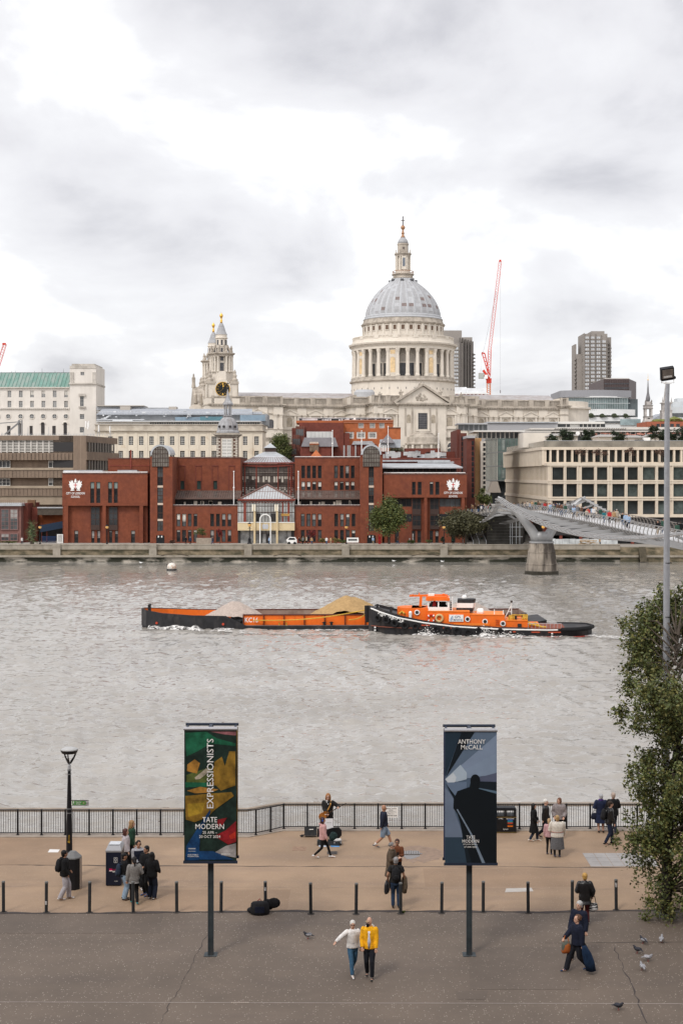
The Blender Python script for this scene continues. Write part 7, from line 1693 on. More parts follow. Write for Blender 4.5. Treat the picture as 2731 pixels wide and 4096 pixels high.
 wx0,wx1,wy=Lx(447),Lx(580),1.55;zb,zm,zt=z(176),z(150),z(110)
 m=MB();m.box(wx0,wx1,-wy,wy,zb,zm);m.box(wx0+.05,wx1-.05,-wy+.05,wy-.05,zm-.5,zm)
 for x in(wx0,(wx0+wx1)/2-.05,wx1-.14):m.box(x,x+.14,-wy,-wy+.12,zm,zt);m.box(x,x+.14,wy-.12,wy,zm,zt)
 for y_ in(-.55,.45):m.box(wx0,wx0+.1,y_,y_+.12,zm,zt);m.box(wx1-.1,wx1,y_,y_+.12,zm,zt)
 w_=m.build('wheelhouse',WHI,t)
 m=MB();m.box(wx0+.3,wx1-.3,.8,wy-.2,zm-.2,zm+.35);m.box(wx0+.2,wx0+.7,-.6,.6,zm-.3,zm+.25);m.build('helm_console',DKM,w_)
 m=MB();m.box(wx0-.2,wx1+.1,-wy-.15,wy+.15,zt,zt+.3);m.box(wx0-.1,wx1-.2,-wy,wy,zt+.3,zt+.45);m.build('wheelhouse_roof',ORG,w_)
 m=MB();m.box(wx0+.05,wx0+.7,-.6,.3,z(84),z(72));m.build('radar_box',WHI,w_)
 m=MB();m.box(wx0+.75,wx1-.3,-.5,.4,z(98),z(88));m.build('yellow_raft',YRP,w_)
 m=MB();m.bar((Lx(330),-.2,z(86)),(Lx(572),-.2,z(82)),.22,.2);m.bar((Lx(400),-.2,z(155)),(Lx(404),-.2,z(84)),.3,.3);m.bar((Lx(332),-.2,z(88)),(Lx(355),-.2,z(80)),.3,.14);m.cyl((Lx(392),-.2,z(84)),(Lx(392),-.2,z(66)),.06,n=6);m.box(Lx(540),Lx(556),-.4,.1,z(82),z(72));m.build('mast_beam',ORG,t)
 m=MB();
 for x in(584,603):m.cyl((Lx(x),-1.5,z(176)),(Lx(x),-1.5,z(85)),.04,n=5)
 for j in range(8):m.bar((Lx(584),-1.5,z(170-j*11)),(Lx(603),-1.5,z(170-j*11)),.035)
 m.build('ladder',WHI,t)
 def fring(c0,sh):return[(Lx(c0)+sh+a*1.0,b,0)for a,b in((0,-.8),(1.35,-.8),(1.9,-.3),(1.9,.3),(1.35,.8),(0,.8))]
 def fr(za,zb_,m_,nm,e=0):
  m=MB();f=lambda zz,ee:[(Lx(627)+.30*(zz-z(180))/2+(p-1.0)*(1+ee)+1.0,q*(1+ee),zz)for p,q in((0,-.75),(1.7,-.75),(1.95,0),(1.7,.75),(0,.75))];m.loft([f(za,e),f(zb_,e)]);return m.build(nm,m_,t)
 fr(z(184),z(103),BLK,'funnel');fr(z(158),z(128),WHI,'funnel_band',.03)
 m=MB();m.ball((Lx(680),0,z(97)),.3,10,6);m.cyl((Lx(678),0,z(103)),(Lx(690),0,z(70)),.03,n=4);m.build('radome',WHI,t)
 m=MB();m.cyl((Lx(738),-.5,z(196)),(Lx(738),-.5,z(110)),.03,n=5);fp=m.build('flag_staff',WHI,t)
 m=MB();F_=[(Lx(738)-.0-.35*i/4,-.5+.10*math.sin(i*1.7),z(118)-.25*i/4-j*.42)for j in range(3)for i in range(5)];m.add(F_,[(j*5+i,j*5+i+1,(j+1)*5+i+1,(j+1)*5+i)for j in range(2)for i in range(4)]);m.build('red_flag',mat('flag_red',(.55,.02,.025),.8),fp,fix=False)
 m=MB();m.tube([(Lx(757),-1.1,z(180)),(Lx(762),-1.1,z(180)),(Lx(796),-1.1,z(180)),(Lx(801),-1.1,z(180))],[.2,.36,.36,.2],12);m.build('liferaft_canister',WHI,t)
 for cxp,cc in((469,ORG),(520,YRP)):
  m=MB();x=Lx(cxp);m.tube([(x+.36*math.cos(q),-2.12,z(217)+.36*math.sin(q))for q in[i*math.pi/8 for i in range(16)]],.1 if cc is ORG else .12,6,closed=True);lr=m.build('life_ring' if cc is ORG else 'rope_coil',mat('ring_red',(.65,.06,.02),.5)if cc is ORG else mat('pale_rope',(.60,.42,.20),.8),t)
  if cc is ORG:
   m=MB()
   for q in(.8,2.4,3.9,5.5):m.ball((x+.36*math.cos(q),-2.13,z(217)+.36*math.sin(q)),(.12,.12,.12),6,4)
   m.build('white_bands',WHI,lr)
 m=MB();m.box(Lx(582),Lx(672),-2.1,-2.02,z(238),z(195));sg=m.build('company_board',WHI,t);NV=mat('sign_navy',(.02,.045,.13),.5)
 c=(Lx(608)+Lx(668))/2;text('lettering','GPS',c-.05,z(209),-2.1,.62,.26,NV,sg,bold=.01);text('lettering','MARINE',c,z(227),-2.1,.98,.22,NV,sg,bold=.01)
 m=MB();m.add([(Lx(586),-2.11,z(232)),(Lx(592),-2.11,z(228)),(Lx(608),-2.11,z(200)),(Lx(597),-2.11,z(208))],[(0,1,2,3)]);m.add([(Lx(592),-2.11,z(236)),(Lx(599),-2.11,z(232)),(Lx(611),-2.11,z(206)),(Lx(604),-2.11,z(214))],[(0,1,2,3)]);m.build('bow_emblem',mat('sign_blue',(.05,.18,.38),.5),sg,fix=False)
 nm=text('boat_name','GPS VINCIA',0,0,0,2.9,.42,WHI,h,bold=.015)
 for v in nm.data.vertices:
  x=Lx(218)+v.co.x;b,zs=side(x);zz=zs-.36-.10*0+v.co.z;v.co=(x,-b-.05-(v.co.y)*0+.04*max(0,(zs-zz)),zz)
 for cxp,zc in((113,.7),(1222,.35)):
  x=Lx(cxp);b,zs=side(x);m=MB()
  for j in range(3):m.box(x-.09,x+.09,-b-.09,-b+.35,zc-j*.3,zc-j*.3+.14)
  m.build('draught_marks',WHI,h)
 for cxp in(435,570,970,1120,1225,1250):x=Lx(cxp);b,zs=side(x);m=MB();m.box(x-.45,x+.45,-b-.03,-b+.1,zs-.42,zs-.3);m.build('freeing_port',mat('port_red',(.42,.07,.03),.6),h)
 for cxp,cyp in((124,135),(211,152)):m=MB();m.cyl((Lx(cxp),0,1.5),(Lx(cxp),0,Lz(cyp)),.14,n=10);m.bar((Lx(cxp)-.3,0,Lz(cyp+8)),(Lx(cxp)+.3,0,Lz(cyp+8)),.14);m.build('mooring_bitt',BLK,t)
 m=MB();m.tube([(Lx(338),-1.9,1.9),(Lx(338),-1.9,Lz(178))],[.15,.18],10);m.ball((Lx(338),-1.9,Lz(178)),.18,8,5);m.build('white_fender',WHI,t)
 m=MB();m.bar((Lx(935),-.3,z(225)),(Lx(978),-.3,z(140)),.09);m.bar((Lx(978),-.3,z(225)),(Lx(978),-.3,z(112)),.09);m.bar((Lx(955),-.3,z(183)),(Lx(978),-.3,z(183)),.06);m.cyl((Lx(866),-1.8,z(215)),(Lx(866),-1.8,z(160)),.05,n=5);m.cyl((Lx(922),-1.8,z(220)),(Lx(922),-1.8,z(165)),.05,n=5);m.build('aft_mast',WHI,t)
 m=MB();m.cyl((Lx(978),-.3,z(125)),(Lx(978),-.3,z(112)),.12,n=8);m.box(Lx(960),Lx(1010),-1.2,1.2,z(262),z(205));m.box(Lx(1045),Lx(1075),-1,1,z(262),z(195));m.bar((Lx(960),0,z(210)),(Lx(1075),0,z(205)),.2);m.build('winch_gear',mat('winch_dark',(.05,.035,.028),.7,var=.4,vs=2),t)
 m=MB()
 for cxp,c0,c1 in((970,200,258),(985,196,240),(1060,195,248),(1068,196,240)):
  for d_ in(-.12,0,.12):m.tube([(Lx(cxp)+d_,-1.25,z(c0)),(Lx(cxp)+d_*1.5-.1,-1.4,z((c0+c1)/2)),(Lx(cxp)+d_,-1.3,z(c1))],.07,5)
 m.tube([(Lx(1075),-1.7,z(240)),(Lx(1110),-1.8,z(256)),(Lx(1160),-1.9,z(268)),(Lx(1190),-2,z(270))],.1,5);m.tube([(Lx(1085),-1.9,z(258)),(Lx(1125),-1.5,z(245)),(Lx(1150),-1.8,z(262))],.09,5);m.tube([(Lx(975),-1.4,z(196)),(Lx(1020),-1.2,z(200)),(Lx(1060),-1.3,z(196))],.06,5);m.tube([(Lx(265),-1.5,2.25),(Lx(285),-1.2,2.5),(Lx(300),-1.6,2.3)],.12,5);m.build('coiled_ropes',YRP,t)
 m=MB();m.box(Lx(1012),Lx(1036),-1.88,-1.8,z(270),z(250));m.build('vent_grille',DKM,t);m=MB();
 for j in range(3):m.box(Lx(875),Lx(897),-1.96,-1.9,z(259-j*13),z(251-j*13))
 m.build('louvre_slots',mat('orange_shade',(.50,.08,.012),.6),t)
 m=MB();m.tube([(x,-side(x)[0]+.15,side(x)[1]+.55)for x in xs if Lx(1060)<x<Lx(1290)],.025,4)
 for x in xs:
  if Lx(1060)<x<Lx(1290):m.cyl((x,-side(x)[0]+.15,side(x)[1]),(x,-side(x)[0]+.15,side(x)[1]+.55),.02,n=4)
 m.build('guard_wire',ZK,t)
 return cx,cy,side,st
TUG=tug()
def foam():
 rr=random.Random(44);FM=bpy.data.materials.new('broken_foam');FM.use_nodes=True;t_=FM.node_tree;b=t_.nodes['Principled BSDF'];b.inputs['Base Color'].default_value=(.72,.70,.67,1);b.inputs['Roughness'].default_value=.8
 g=t_.nodes.new('ShaderNodeTexCoord').outputs['Object'];n=t_.nodes.new('ShaderNodeTexNoise');n.inputs['Scale'].default_value=2.2;n.inputs['Detail'].default_value=7;n.inputs['Roughness'].default_value=.7;n.inputs['Distortion'].default_value=.6;t_.links.new(g,n.inputs['Vector'])
 r=t_.nodes.new('ShaderNodeMapRange');r.inputs[1].default_value=.44;r.inputs[2].default_value=.56;t_.links.new(n.outputs['Fac'],r.inputs[0]);t_.links.new(r.outputs[0],b.inputs['Alpha'])
 m=MB();m.mi=0
 def sheet(pts,wd,lift):
  for(x,y,w0,l0),(x2,y2,w1,l1)in zip(pts,pts[1:]):m.add([(x,y+.5,WATER+l0*.8+.05),(x2,y2+.5,WATER+l1*.8+.05),(x2,y2,WATER+l1+.07),(x,y,WATER+l0+.07),(x,y-w0,WATER+.10),(x2,y2-w1,WATER+.10)],[(0,1,2,3),(3,2,5,4)])
 tg=lambda px,o_=0:(X(px,152),151.7+o_)
 sheet([(*tg(px,(2.2*max(0,(1545-px)/70.))+(1.0 if px>2250 else 0)),rr.uniform(.5,1.3)+(.9 if 1640<px<2150 else 0),rr.uniform(.05,.2)+(.35*math.exp(-((px-1705)/40.)**2)+.45*math.exp(-((px-1940)/35.)**2)+.3*math.exp(-((px-2030)/35.)**2)))for px in range(1486,2392,14)],1,1)
 sheet([(X(px,157.6),157.8+2.9*max(0,(690-px)/110.),rr.uniform(.3,1.0)+(1.0 if px<1000 else 0),rr.uniform(.02,.12)+.2*math.exp(-((px-900)/60.)**2)+(.55 if px<800 else 0)*rr.uniform(.5,1))for px in range(582,1480,15)],1,1)
 sheet([(X(px,153),153.5-k*.25,2.2+k*.12,.03)for k,px in enumerate(range(2330,2560,20))],1,1)
 sheet([(X(px,156),155.2-k*.1,.8,.02)for k,px in enumerate(range(960,1480,26))],1,1)
 m.mi=1
 for px,h_,n_ in((1690,.9,60),(1705,1.3,70),(1740,.7,40),(1932,1.5,90),(1950,1.0,60),(2012,.8,50),(2030,.7,40),(2075,.4,30)):
  for _ in range(n_):q=rr.uniform(.012,.05);a=rr.random();m.ball((X(px+rr.gauss(0,11)+a*8,151),151.2+rr.gauss(0,.2),WATER+.1+h_*a*rr.uniform(.3,1)),(q*1.4,q,q),5,3,.3,rr)
 tag(m.build('wake_foam',[FM,mat('foam_white',(.74,.72,.69),.7)],None,fix=False),kind='stuff')
foam()
def buoy():
 Y=262.;c=X(687,Y);t=thing('mooring_buoy','round white mooring buoy with rusty patches near the far wall','buoy',(c,Y,WATER))
 m=MB();m.ball((c,Y,WATER+.35),(.9,.9,.82),18,10);m.build('float',mat('buoy_white',(.62,.58,.52),.6,var=.1,vs=2,dirt=(.36,.19,.10),dscale=(1.2,1.2,1.2),damt=.8,dlo=.5,dhi=.6),t,smooth=True)
 m=MB();m.lathe([(.93,-.3),(.95,-.02),(.9,.05)],18,(c,Y,WATER),capt=False);m.tube([(c-.85,Y-.2,WATER+.2),(c-.97,Y-.2,WATER+.7),(c-.8,Y-.2,WATER+1.0)],.06,5);m.build('rubbing_band',BLK,t)
 m=MB();m.tube([(c+.15*math.cos(q),Y,WATER+1.25+.15*math.sin(q))for q in[i*math.pi/5 for i in range(10)]],.04,5,closed=True);m.build('mooring_ring',BLK,t)
buoy()
for px,py in((1574,2246),(1768,2248),(563,2253)):
 Yb=17.2*F/(py-HY);m=MB();c=(X(px,Yb),Yb,WATER+.1);m.ball(c,(.28,.14,.13),8,5);m.ball((c[0]-.25,c[1],c[2]+.16),.08,6,4);m.bar((c[0]+.2,c[1],c[2]+.05),(c[0]+.45,c[1],c[2]+.1),.12,.05)
 tag(m.build('gull',mat('gull_white',(.75,.75,.74),.7),None,loc=c),'white gull floating close under the far river wall','gull','gulls floating by the far wall')
 # ================================================================ this bank: railing, bollards, banners, bins
BP=mat('black_paint',(.012,.012,.014),.42,var=.3,vs=3);BP2=mat('grey_black_paint',(.03,.032,.034),.5,var=.25,vs=4,dirt=(.10,.07,.05),dscale=(3,3,1),damt=.5,dlo=.6)
def railing():
 t=thing('riverside_railing','black upright-bar railing along the water edge of the promenade','railing',(-5,FY0,0))
 def run(p0,p1,nb):
  p0,p1=Vector(p0),Vector(p1);m=MB();m.bar(p0+Vector((0,0,1.06)),p1+Vector((0,0,1.06)),.05,.035);m.bar(p0+Vector((0,0,.12)),p1+Vector((0,0,.12)),.05,.03)
  for k in range(1,nb):p=p0.lerp(p1,k/nb);m.box(p.x-.009,p.x+.009,p.y-.009,p.y+.009,.12,1.06)
  m.build('railing_panel',BP,t)
 def post(x,y):m=MB();m.box(x-.035,x+.035,y-.035,y+.035,-.02,1.09);m.box(x-.06,x+.06,y-.06,y+.06,-.02,.05);m.build('railing_post',BP,t)
 pl=[(X(71+95.2*k,FY0),FY0)for k in range(-3,11)];cx_=(X(1082,58.95),58.95);pr=[(X(1135+94.2*k,FY1),FY1)for k in range(0,30)]
 P_=pl+[cx_]+pr
 for p in P_:post(*p)
 for a,b in zip(P_,P_[1:]):run((a[0],a[1],0),(b[0],b[1],0),10)
 return t
railing()
m=MB();e2=[(-80,FY0+2.2),(BX0-.3,FY0+2.2),(BX1-.3,FY1+2.2),(80,FY1+2.2)]
m.slab([(p[0],p[1])for p in e2]+[(p[0],p[1]+.28)for p in e2[::-1]],.46,.57);o=m.build('outer_coping',mat('outer_coping_stone',(.27,.22,.175),.85,var=.2,vs=2),None);tag(o,kind='structure')
o.name='river_coping'
def bollards():
 pts=[(14,3650),(185,3652),(358,3652),(533,3652),(707,3651),(884,3650),(1062,3650),(1243,3657),(1424,3658),(1602,3656),(1766,3654),(1932,3650),(2112,3653),(2288,3647),(2464,3642)]
 near=['at the far left edge of the row','right of the man in pale grey trousers','hmm']
 lab=['slim black bollard at the left edge of the row','slim black bollard just left of the man in pale trousers','slim black bollard between the grey-trousered man and the solar bin','slim black bollard hiding the legs of the woman in grey cardigan','slim black bollard right of the group of students, left of the tiger-coloured banner','slim black bollard just right of the multicoloured banner post','black bollard with a pale sticker above the dropped bags','slim black bollard straight below the busker and the pink jacket','slim black bollard behind the couple in white and yellow jackets','slim black bollard beside the man with the backpack, weed at its foot','slim black bollard just left of the blue banner post','slim black bollard just right of the blue banner post','slim black bollard in front of the pale rectangular cover','slim black bollard left of the woman in black leather','black bollard with a grey sticker nearest the tree']
 lab[4]='slim black bollard right of the students, left of the multicoloured banner'
 root=None
 for i,(px,py)in enumerate(pts):
  x,y=G(px,py)
  if root is None:
   root=thing('bollard',lab[i],'bollard',(x,y,0),0,'row of black bollards',world=False);OFF[root.name]=Vector((0,0,0))
   m=MB();m.lathe([(.055,-.02),(.055,1.02),(.052,1.045)],14);m.build('shaft',BP2,root)
   m=MB();m.lathe([(.06,1.0),(.06,1.03),(.048,1.052),(.02,1.06)],14);m.build('cap',mat('bollard_cap',(.13,.13,.125),.5),root)
   m=MB();m.lathe([(.13,-.02),(.12,.006),(.07,.012)],14);m.build('base',mat('base_stain',(.05,.042,.038),.9),root);o=root
  else:
   o=copy_tree(root);o.location=(x,y,0);o['label']=lab[i]
  if i in(6,14,1):
   m=MB();z0,z1={6:(.74,.86),14:(.8,.95),1:(.28,.40)}[i];m.lathe([(.058,z0),(.058,z1)],10,(0,0,0),-2.2,1.2);s_=m.build('sticker',mat('sticker_pale',(.45,.44,.43),.6,var=.6,vs=25),o,fix=False)
  o.rotation_euler=(rad(random.uniform(-.6,.6)),rad(random.uniform(-.8,.8)),0)
bollards()
def banner(px,py,pl,pr,pt,pb,label,art):
 x,y=G(px,py);z=lambda q,d=0:Z(q,y+d);t=thing('banner_post',label,'banner',(x,y,0))
 yf,yk=y-.30,y+.30;PB=mat('banner_post_paint',(.035,.045,.05),.5,var=.3,vs=3,dirt=(.09,.06,.05),dscale=(3,3,.8),damt=.6,dlo=.55);DB_=mat('banner_frame_navy',(.022,.03,.05),.5)
 m=MB();m.box(x-.085,x+.085,y-.085,y+.085,-.02,z(pt)+.1);m.box(x-.2,x+.2,y-.2,y+.2,-.02,.012);m.build('post',PB,t)
 xl,xr=X(pl,yf),X(pr,yf);zt,zb=Z(pt,yf),Z(pb,yf)
 m=MB();m.tube([(xl-.02,yf,zt+.05),(xr+.02,yf,zt+.05)],.055,8);m.build('top_bar',mat('bar_silver',(.42,.42,.44),.4,.3),t)
 m=MB();m.tube([(xl-.02,yk,zt+.08),(xr+.02,yk,zt+.08)],.045,8);m.build('rear_top_bar',DB_,t)
 m=MB();m.box(xl-.03,xr+.03,yf-.03,yf+.03,zb-.06,zb+.02);m.box(xl-.03,xr+.03,yk-.03,yk+.03,zb-.06,zb+.02)
 for s_ in(xl+.06,xr-.06):m.bar((s_,yf,zt+.05),(s_,yk,zt+.05),.05);m.bar((s_,yf,zb),(s_,yk,zb),.05)
 m.bar((x,yf,zt+.05),(x,yk,zt+.05),.1);m.bar((x,yf,zb),(x,yk,zb),.1);m.build('brackets',DB_,t)
 f=art(t,xl,xr,zb,zt,yf,yk)
 return t
def art_colour(t,xl,xr,zb,zt,yf,yk):
 W,Hh=xr-xl,zt-zb;U=lambda u,v:(xl+W*u,zt-Hh*v)
 c=lambda n,col,r=.6:mat('print_'+n,col,r,var=.6,vs=3.0)
 m=MB();m.box(xl,xr,yf-.006,yf,zb,zt);b=m.build('front_banner',c('dark_green',(.012,.026,.02)),t)
 m=MB();m.box(xl,xr,yk,yk+.006,zb,zt);m.build('rear_banner',c('ochre_back',(.22,.13,.04)),t)
 k=[0]
 def sh(n,col,pts):
  k[0]+=1;mm=MB();y_=yf-.008-.0012*k[0];mm.add([(U(*p)[0],y_,U(*p)[1])for p in pts],[tuple(range(len(pts)))]);mm.build('printed_field',c(n,col),b,fix=False)
 GN,OC,OR,RD,BL_,GY,YG,PK=(.012,.10,.05),(.22,.125,.018),(.33,.16,.03),(.22,.012,.016),(.008,.045,.13),(.30,.28,.27),(.08,.10,.025),(.25,.10,.11)
 sh('green',GN,[(.02,.02),(.42,.01),(.62,.06),(.98,.1),(.98,.12),(.5,.10),(.25,.16),(.04,.2)])
 sh('pink',PK,[(.5,.01),(.99,.01),(.99,.04),(.75,.03)])
 sh('olive',YG,[(.04,.34),(.5,.28),(.6,.37),(.3,.41),(.04,.40)])
 sh('green',GN,[(.02,.395),(.52,.40),(.5,.43),(.02,.435)])
 sh('ochre',OC,[(.86,.16),(.98,.16),(.98,.42),(.7,.46),(.56,.4),(.78,.27)])
 sh('orange',OR,[(.06,.26),(.2,.22),(.3,.25),(.24,.33),(.05,.31)])
 sh('ochre',OC,[(.58,.24),(.72,.2),(.8,.3),(.66,.42),(.5,.42)])
 sh('cream',(.38,.33,.25),[(.2,.36),(.42,.29),(.5,.31),(.3,.37),(.22,.375)])
 sh('orange',OR,[(.05,.46),(.3,.43),(.66,.45),(.5,.475),(.2,.48)])
 sh('ochre',OC,[(.02,.5),(.4,.485),(.9,.47),(.95,.5),(.6,.6),(.45,.66),(.2,.7),(.03,.68)])
 sh('gold',(.30,.19,.02),[(.06,.56),(.4,.55),(.34,.63),(.08,.66)])
 sh('blue',BL_,[(.36,.68),(.5,.6),(.5,.63),(.38,.72),(.3,.83),(.28,.99),(.02,.99),(.04,.88),(.2,.78)])
 sh('red',RD,[(.64,.68),(.82,.665),(.7,.74),(.63,.72)])
 sh('red',RD,[(.6,.8),(.8,.76),(.99,.69),(.99,.85),(.84,.87),(.64,.82)])
 sh('scarlet',(.42,.03,.015),[(.86,.80),(.98,.77),(.98,.82),(.88,.83)])
 sh('grey',GY,[(.58,.93),(.8,.88),(.99,.86),(.99,.97),(.7,.95)])
 sh('blue',BL_,[(.25,.92),(.55,.92),(.8,.96),(.95,.985),(.3,.985)])
 Wt=mat('print_white',(.78,.77,.74),.6);k_=209*Hh/Hh;s_=W/209.
 px=lambda cx,cy:(xl+(650+cx*.2636-737)*s_,zt-(2880+cy*.2636-2922)*s_)
 y_=yf-.035
 for body,cx,cy,w_,h_,ro in(('EXPRESSIONISTS',725,812,1055,100,math.pi/2),('TATE',718,1513,222,80,0),('MODERN',718,1616,435,80,0),('25 APR –',720,1708,222,42,0),('20 OCT 2024',718,1770,322,42,0),('HUO FAMILY',466,2045,158,20,0),('FOUNDATION',466,2070,162,20,0)):
  p=px(cx,cy);text('lettering',body,p[0],p[1],y_,w_*.2636*s_,h_*.2636*s_,Wt,b,ro,.005)
 for cy in(1948,1958,1992):p=px(448,cy);m=MB();m.box(p[0]-.11,p[0]+.11,y_-.002,y_,p[1]-.004,p[1]+.004);m.build('small_print',Wt,b)
 for cy in(2030,2046):p=px(960,cy);m=MB();m.box(p[0]-.14,p[0]+.14,y_-.002,y_,p[1]-.006,p[1]+.006);m.build('small_print',Wt,b)
def art_blue(t,xl,xr,zb,zt,yf,yk):
 W,Hh=xr-xl,zt-zb;U=lambda u,v:(xl+W*u,zt-Hh*v);c=lambda n,col:mat('print_'+n,col,.6,var=.10,vs=1.2)
 m=MB();m.box(xl,xr,yf-.006,yf,zb,zt);b=m.build('front_banner',c('slate_blue',(.085,.125,.185)),t)
 m=MB();m.box(xl,xr,yk,yk+.006,zb,zt);m.build('rear_banner',c('navy_back',(.05,.06,.11)),t)
 k=[0]
 def sh(n,col,pts):
  k[0]+=1;mm=MB();y_=yf-.008-.0012*k[0];mm.add([(U(*p)[0],y_,U(*p)[1])for p in pts],[tuple(range(len(pts)))]);mm.build('printed_field',c(n,col),b,fix=False)
 o=(.005,.36)
 sh('teal_dark',(.016,.032,.05),[(0,0),(.32,0),(0.02,.33),(0,.34)]);sh('ink',(.006,.011,.016),[o,(.32,0),(.58,0),(.02,.345)])
 sh('mid_blue',(.11,.155,.22),[o,(.58,0),(1,0),(1,.02)]);sh('light_blue',(.21,.27,.37),[o,(1,.02),(1,.16)]);sh('light_blue2',(.22,.285,.385),[o,(1,.16),(1,.32),(.5,.35)])
 sh('haze_blue',(.38,.46,.54),[o,(.3,.25),(.42,.31),(.42,.36),(.22,.38)]);sh('glow',(.55,.60,.64),[o,(.16,.31),(.22,.345),(.2,.38),(.08,.40)])
 sh('violet_grey',(.095,.11,.17),[(.62,.35),(1,.31),(1,.38),(.62,.375)]);sh('mid_blue2',(.13,.18,.26),[(.02,.385),(.42,.38),(.42,.46),(.2,.5)]);sh('lower_blue',(.14,.18,.25),[(0,.42),(.17,.50),(.2,.62),(.35,.78),(.40,1),(0,1)])
 sh('deep',(.028,.05,.075),[(0,.8),(.38,.8),(.44,1),(0,1)]);sh('dark_right',(.008,.014,.02),[(.5,.375),(1,.38),(1,1),(.42,1),(.3,.7)]);sh('pale_wedge',(.10,.16,.22),[(.5,.415),(1,.45),(1,.47)])
 sh('figure',(.004,.007,.010),[(.46,.42),(.55,.425),(.98,.47),(1,1),(.52,1),(.24,.62),(.16,.58),(.17,.51),(.24,.45)])
 a=[(.585+.095*math.cos(q),.37+.048*math.sin(q))for q in[i*math.pi/9 for i in range(18)]];sh('figure',(.004,.007,.010),a);sh('figure',(.004,.007,.010),[(.5,.39),(.67,.39),(.66,.43),(.5,.43)])
 sh('ink',(.006,.011,.016),[(.005,.385),(.03,.40),(.2,.485),(.17,.51)])
 sh('beam',(.17,.22,.28),[(.225,.59),(.245,.585),(.53,.78),(.78,1.0),(.72,1.0),(.48,.77)])
 Wt=mat('print_white',(.78,.77,.74),.6);s_=W/207.;px=lambda cx,cy:(xl+(1720+cx*.2636-1783)*s_,zt-(2880+cy*.2636-2928)*s_);y_=yf-.04
 for body,cx,cy,w_,h_ in(('ANTHONY',643,327,415,68),('McCALL',643,412,325,68),('TATE',628,1778,130,48),('MODERN',626,1838,252,48),('27 JUN 2024 –',626,1888,222,24),('27 APR 2025',624,1927,192,24)):
  p=px(cx,cy);text('lettering',body,p[0],p[1],y_,w_*.2636*s_,h_*.2636*s_,Wt,b,0,.005)
banner(843,3820,737,946,2922,3447,'tall banner on a post printed in green, ochre and red fields with white lettering',art_colour)
banner(1876,3820,1779,1986,2928,3455,'tall dark blue banner on a post with pale light beams and a dark figure',art_blue)
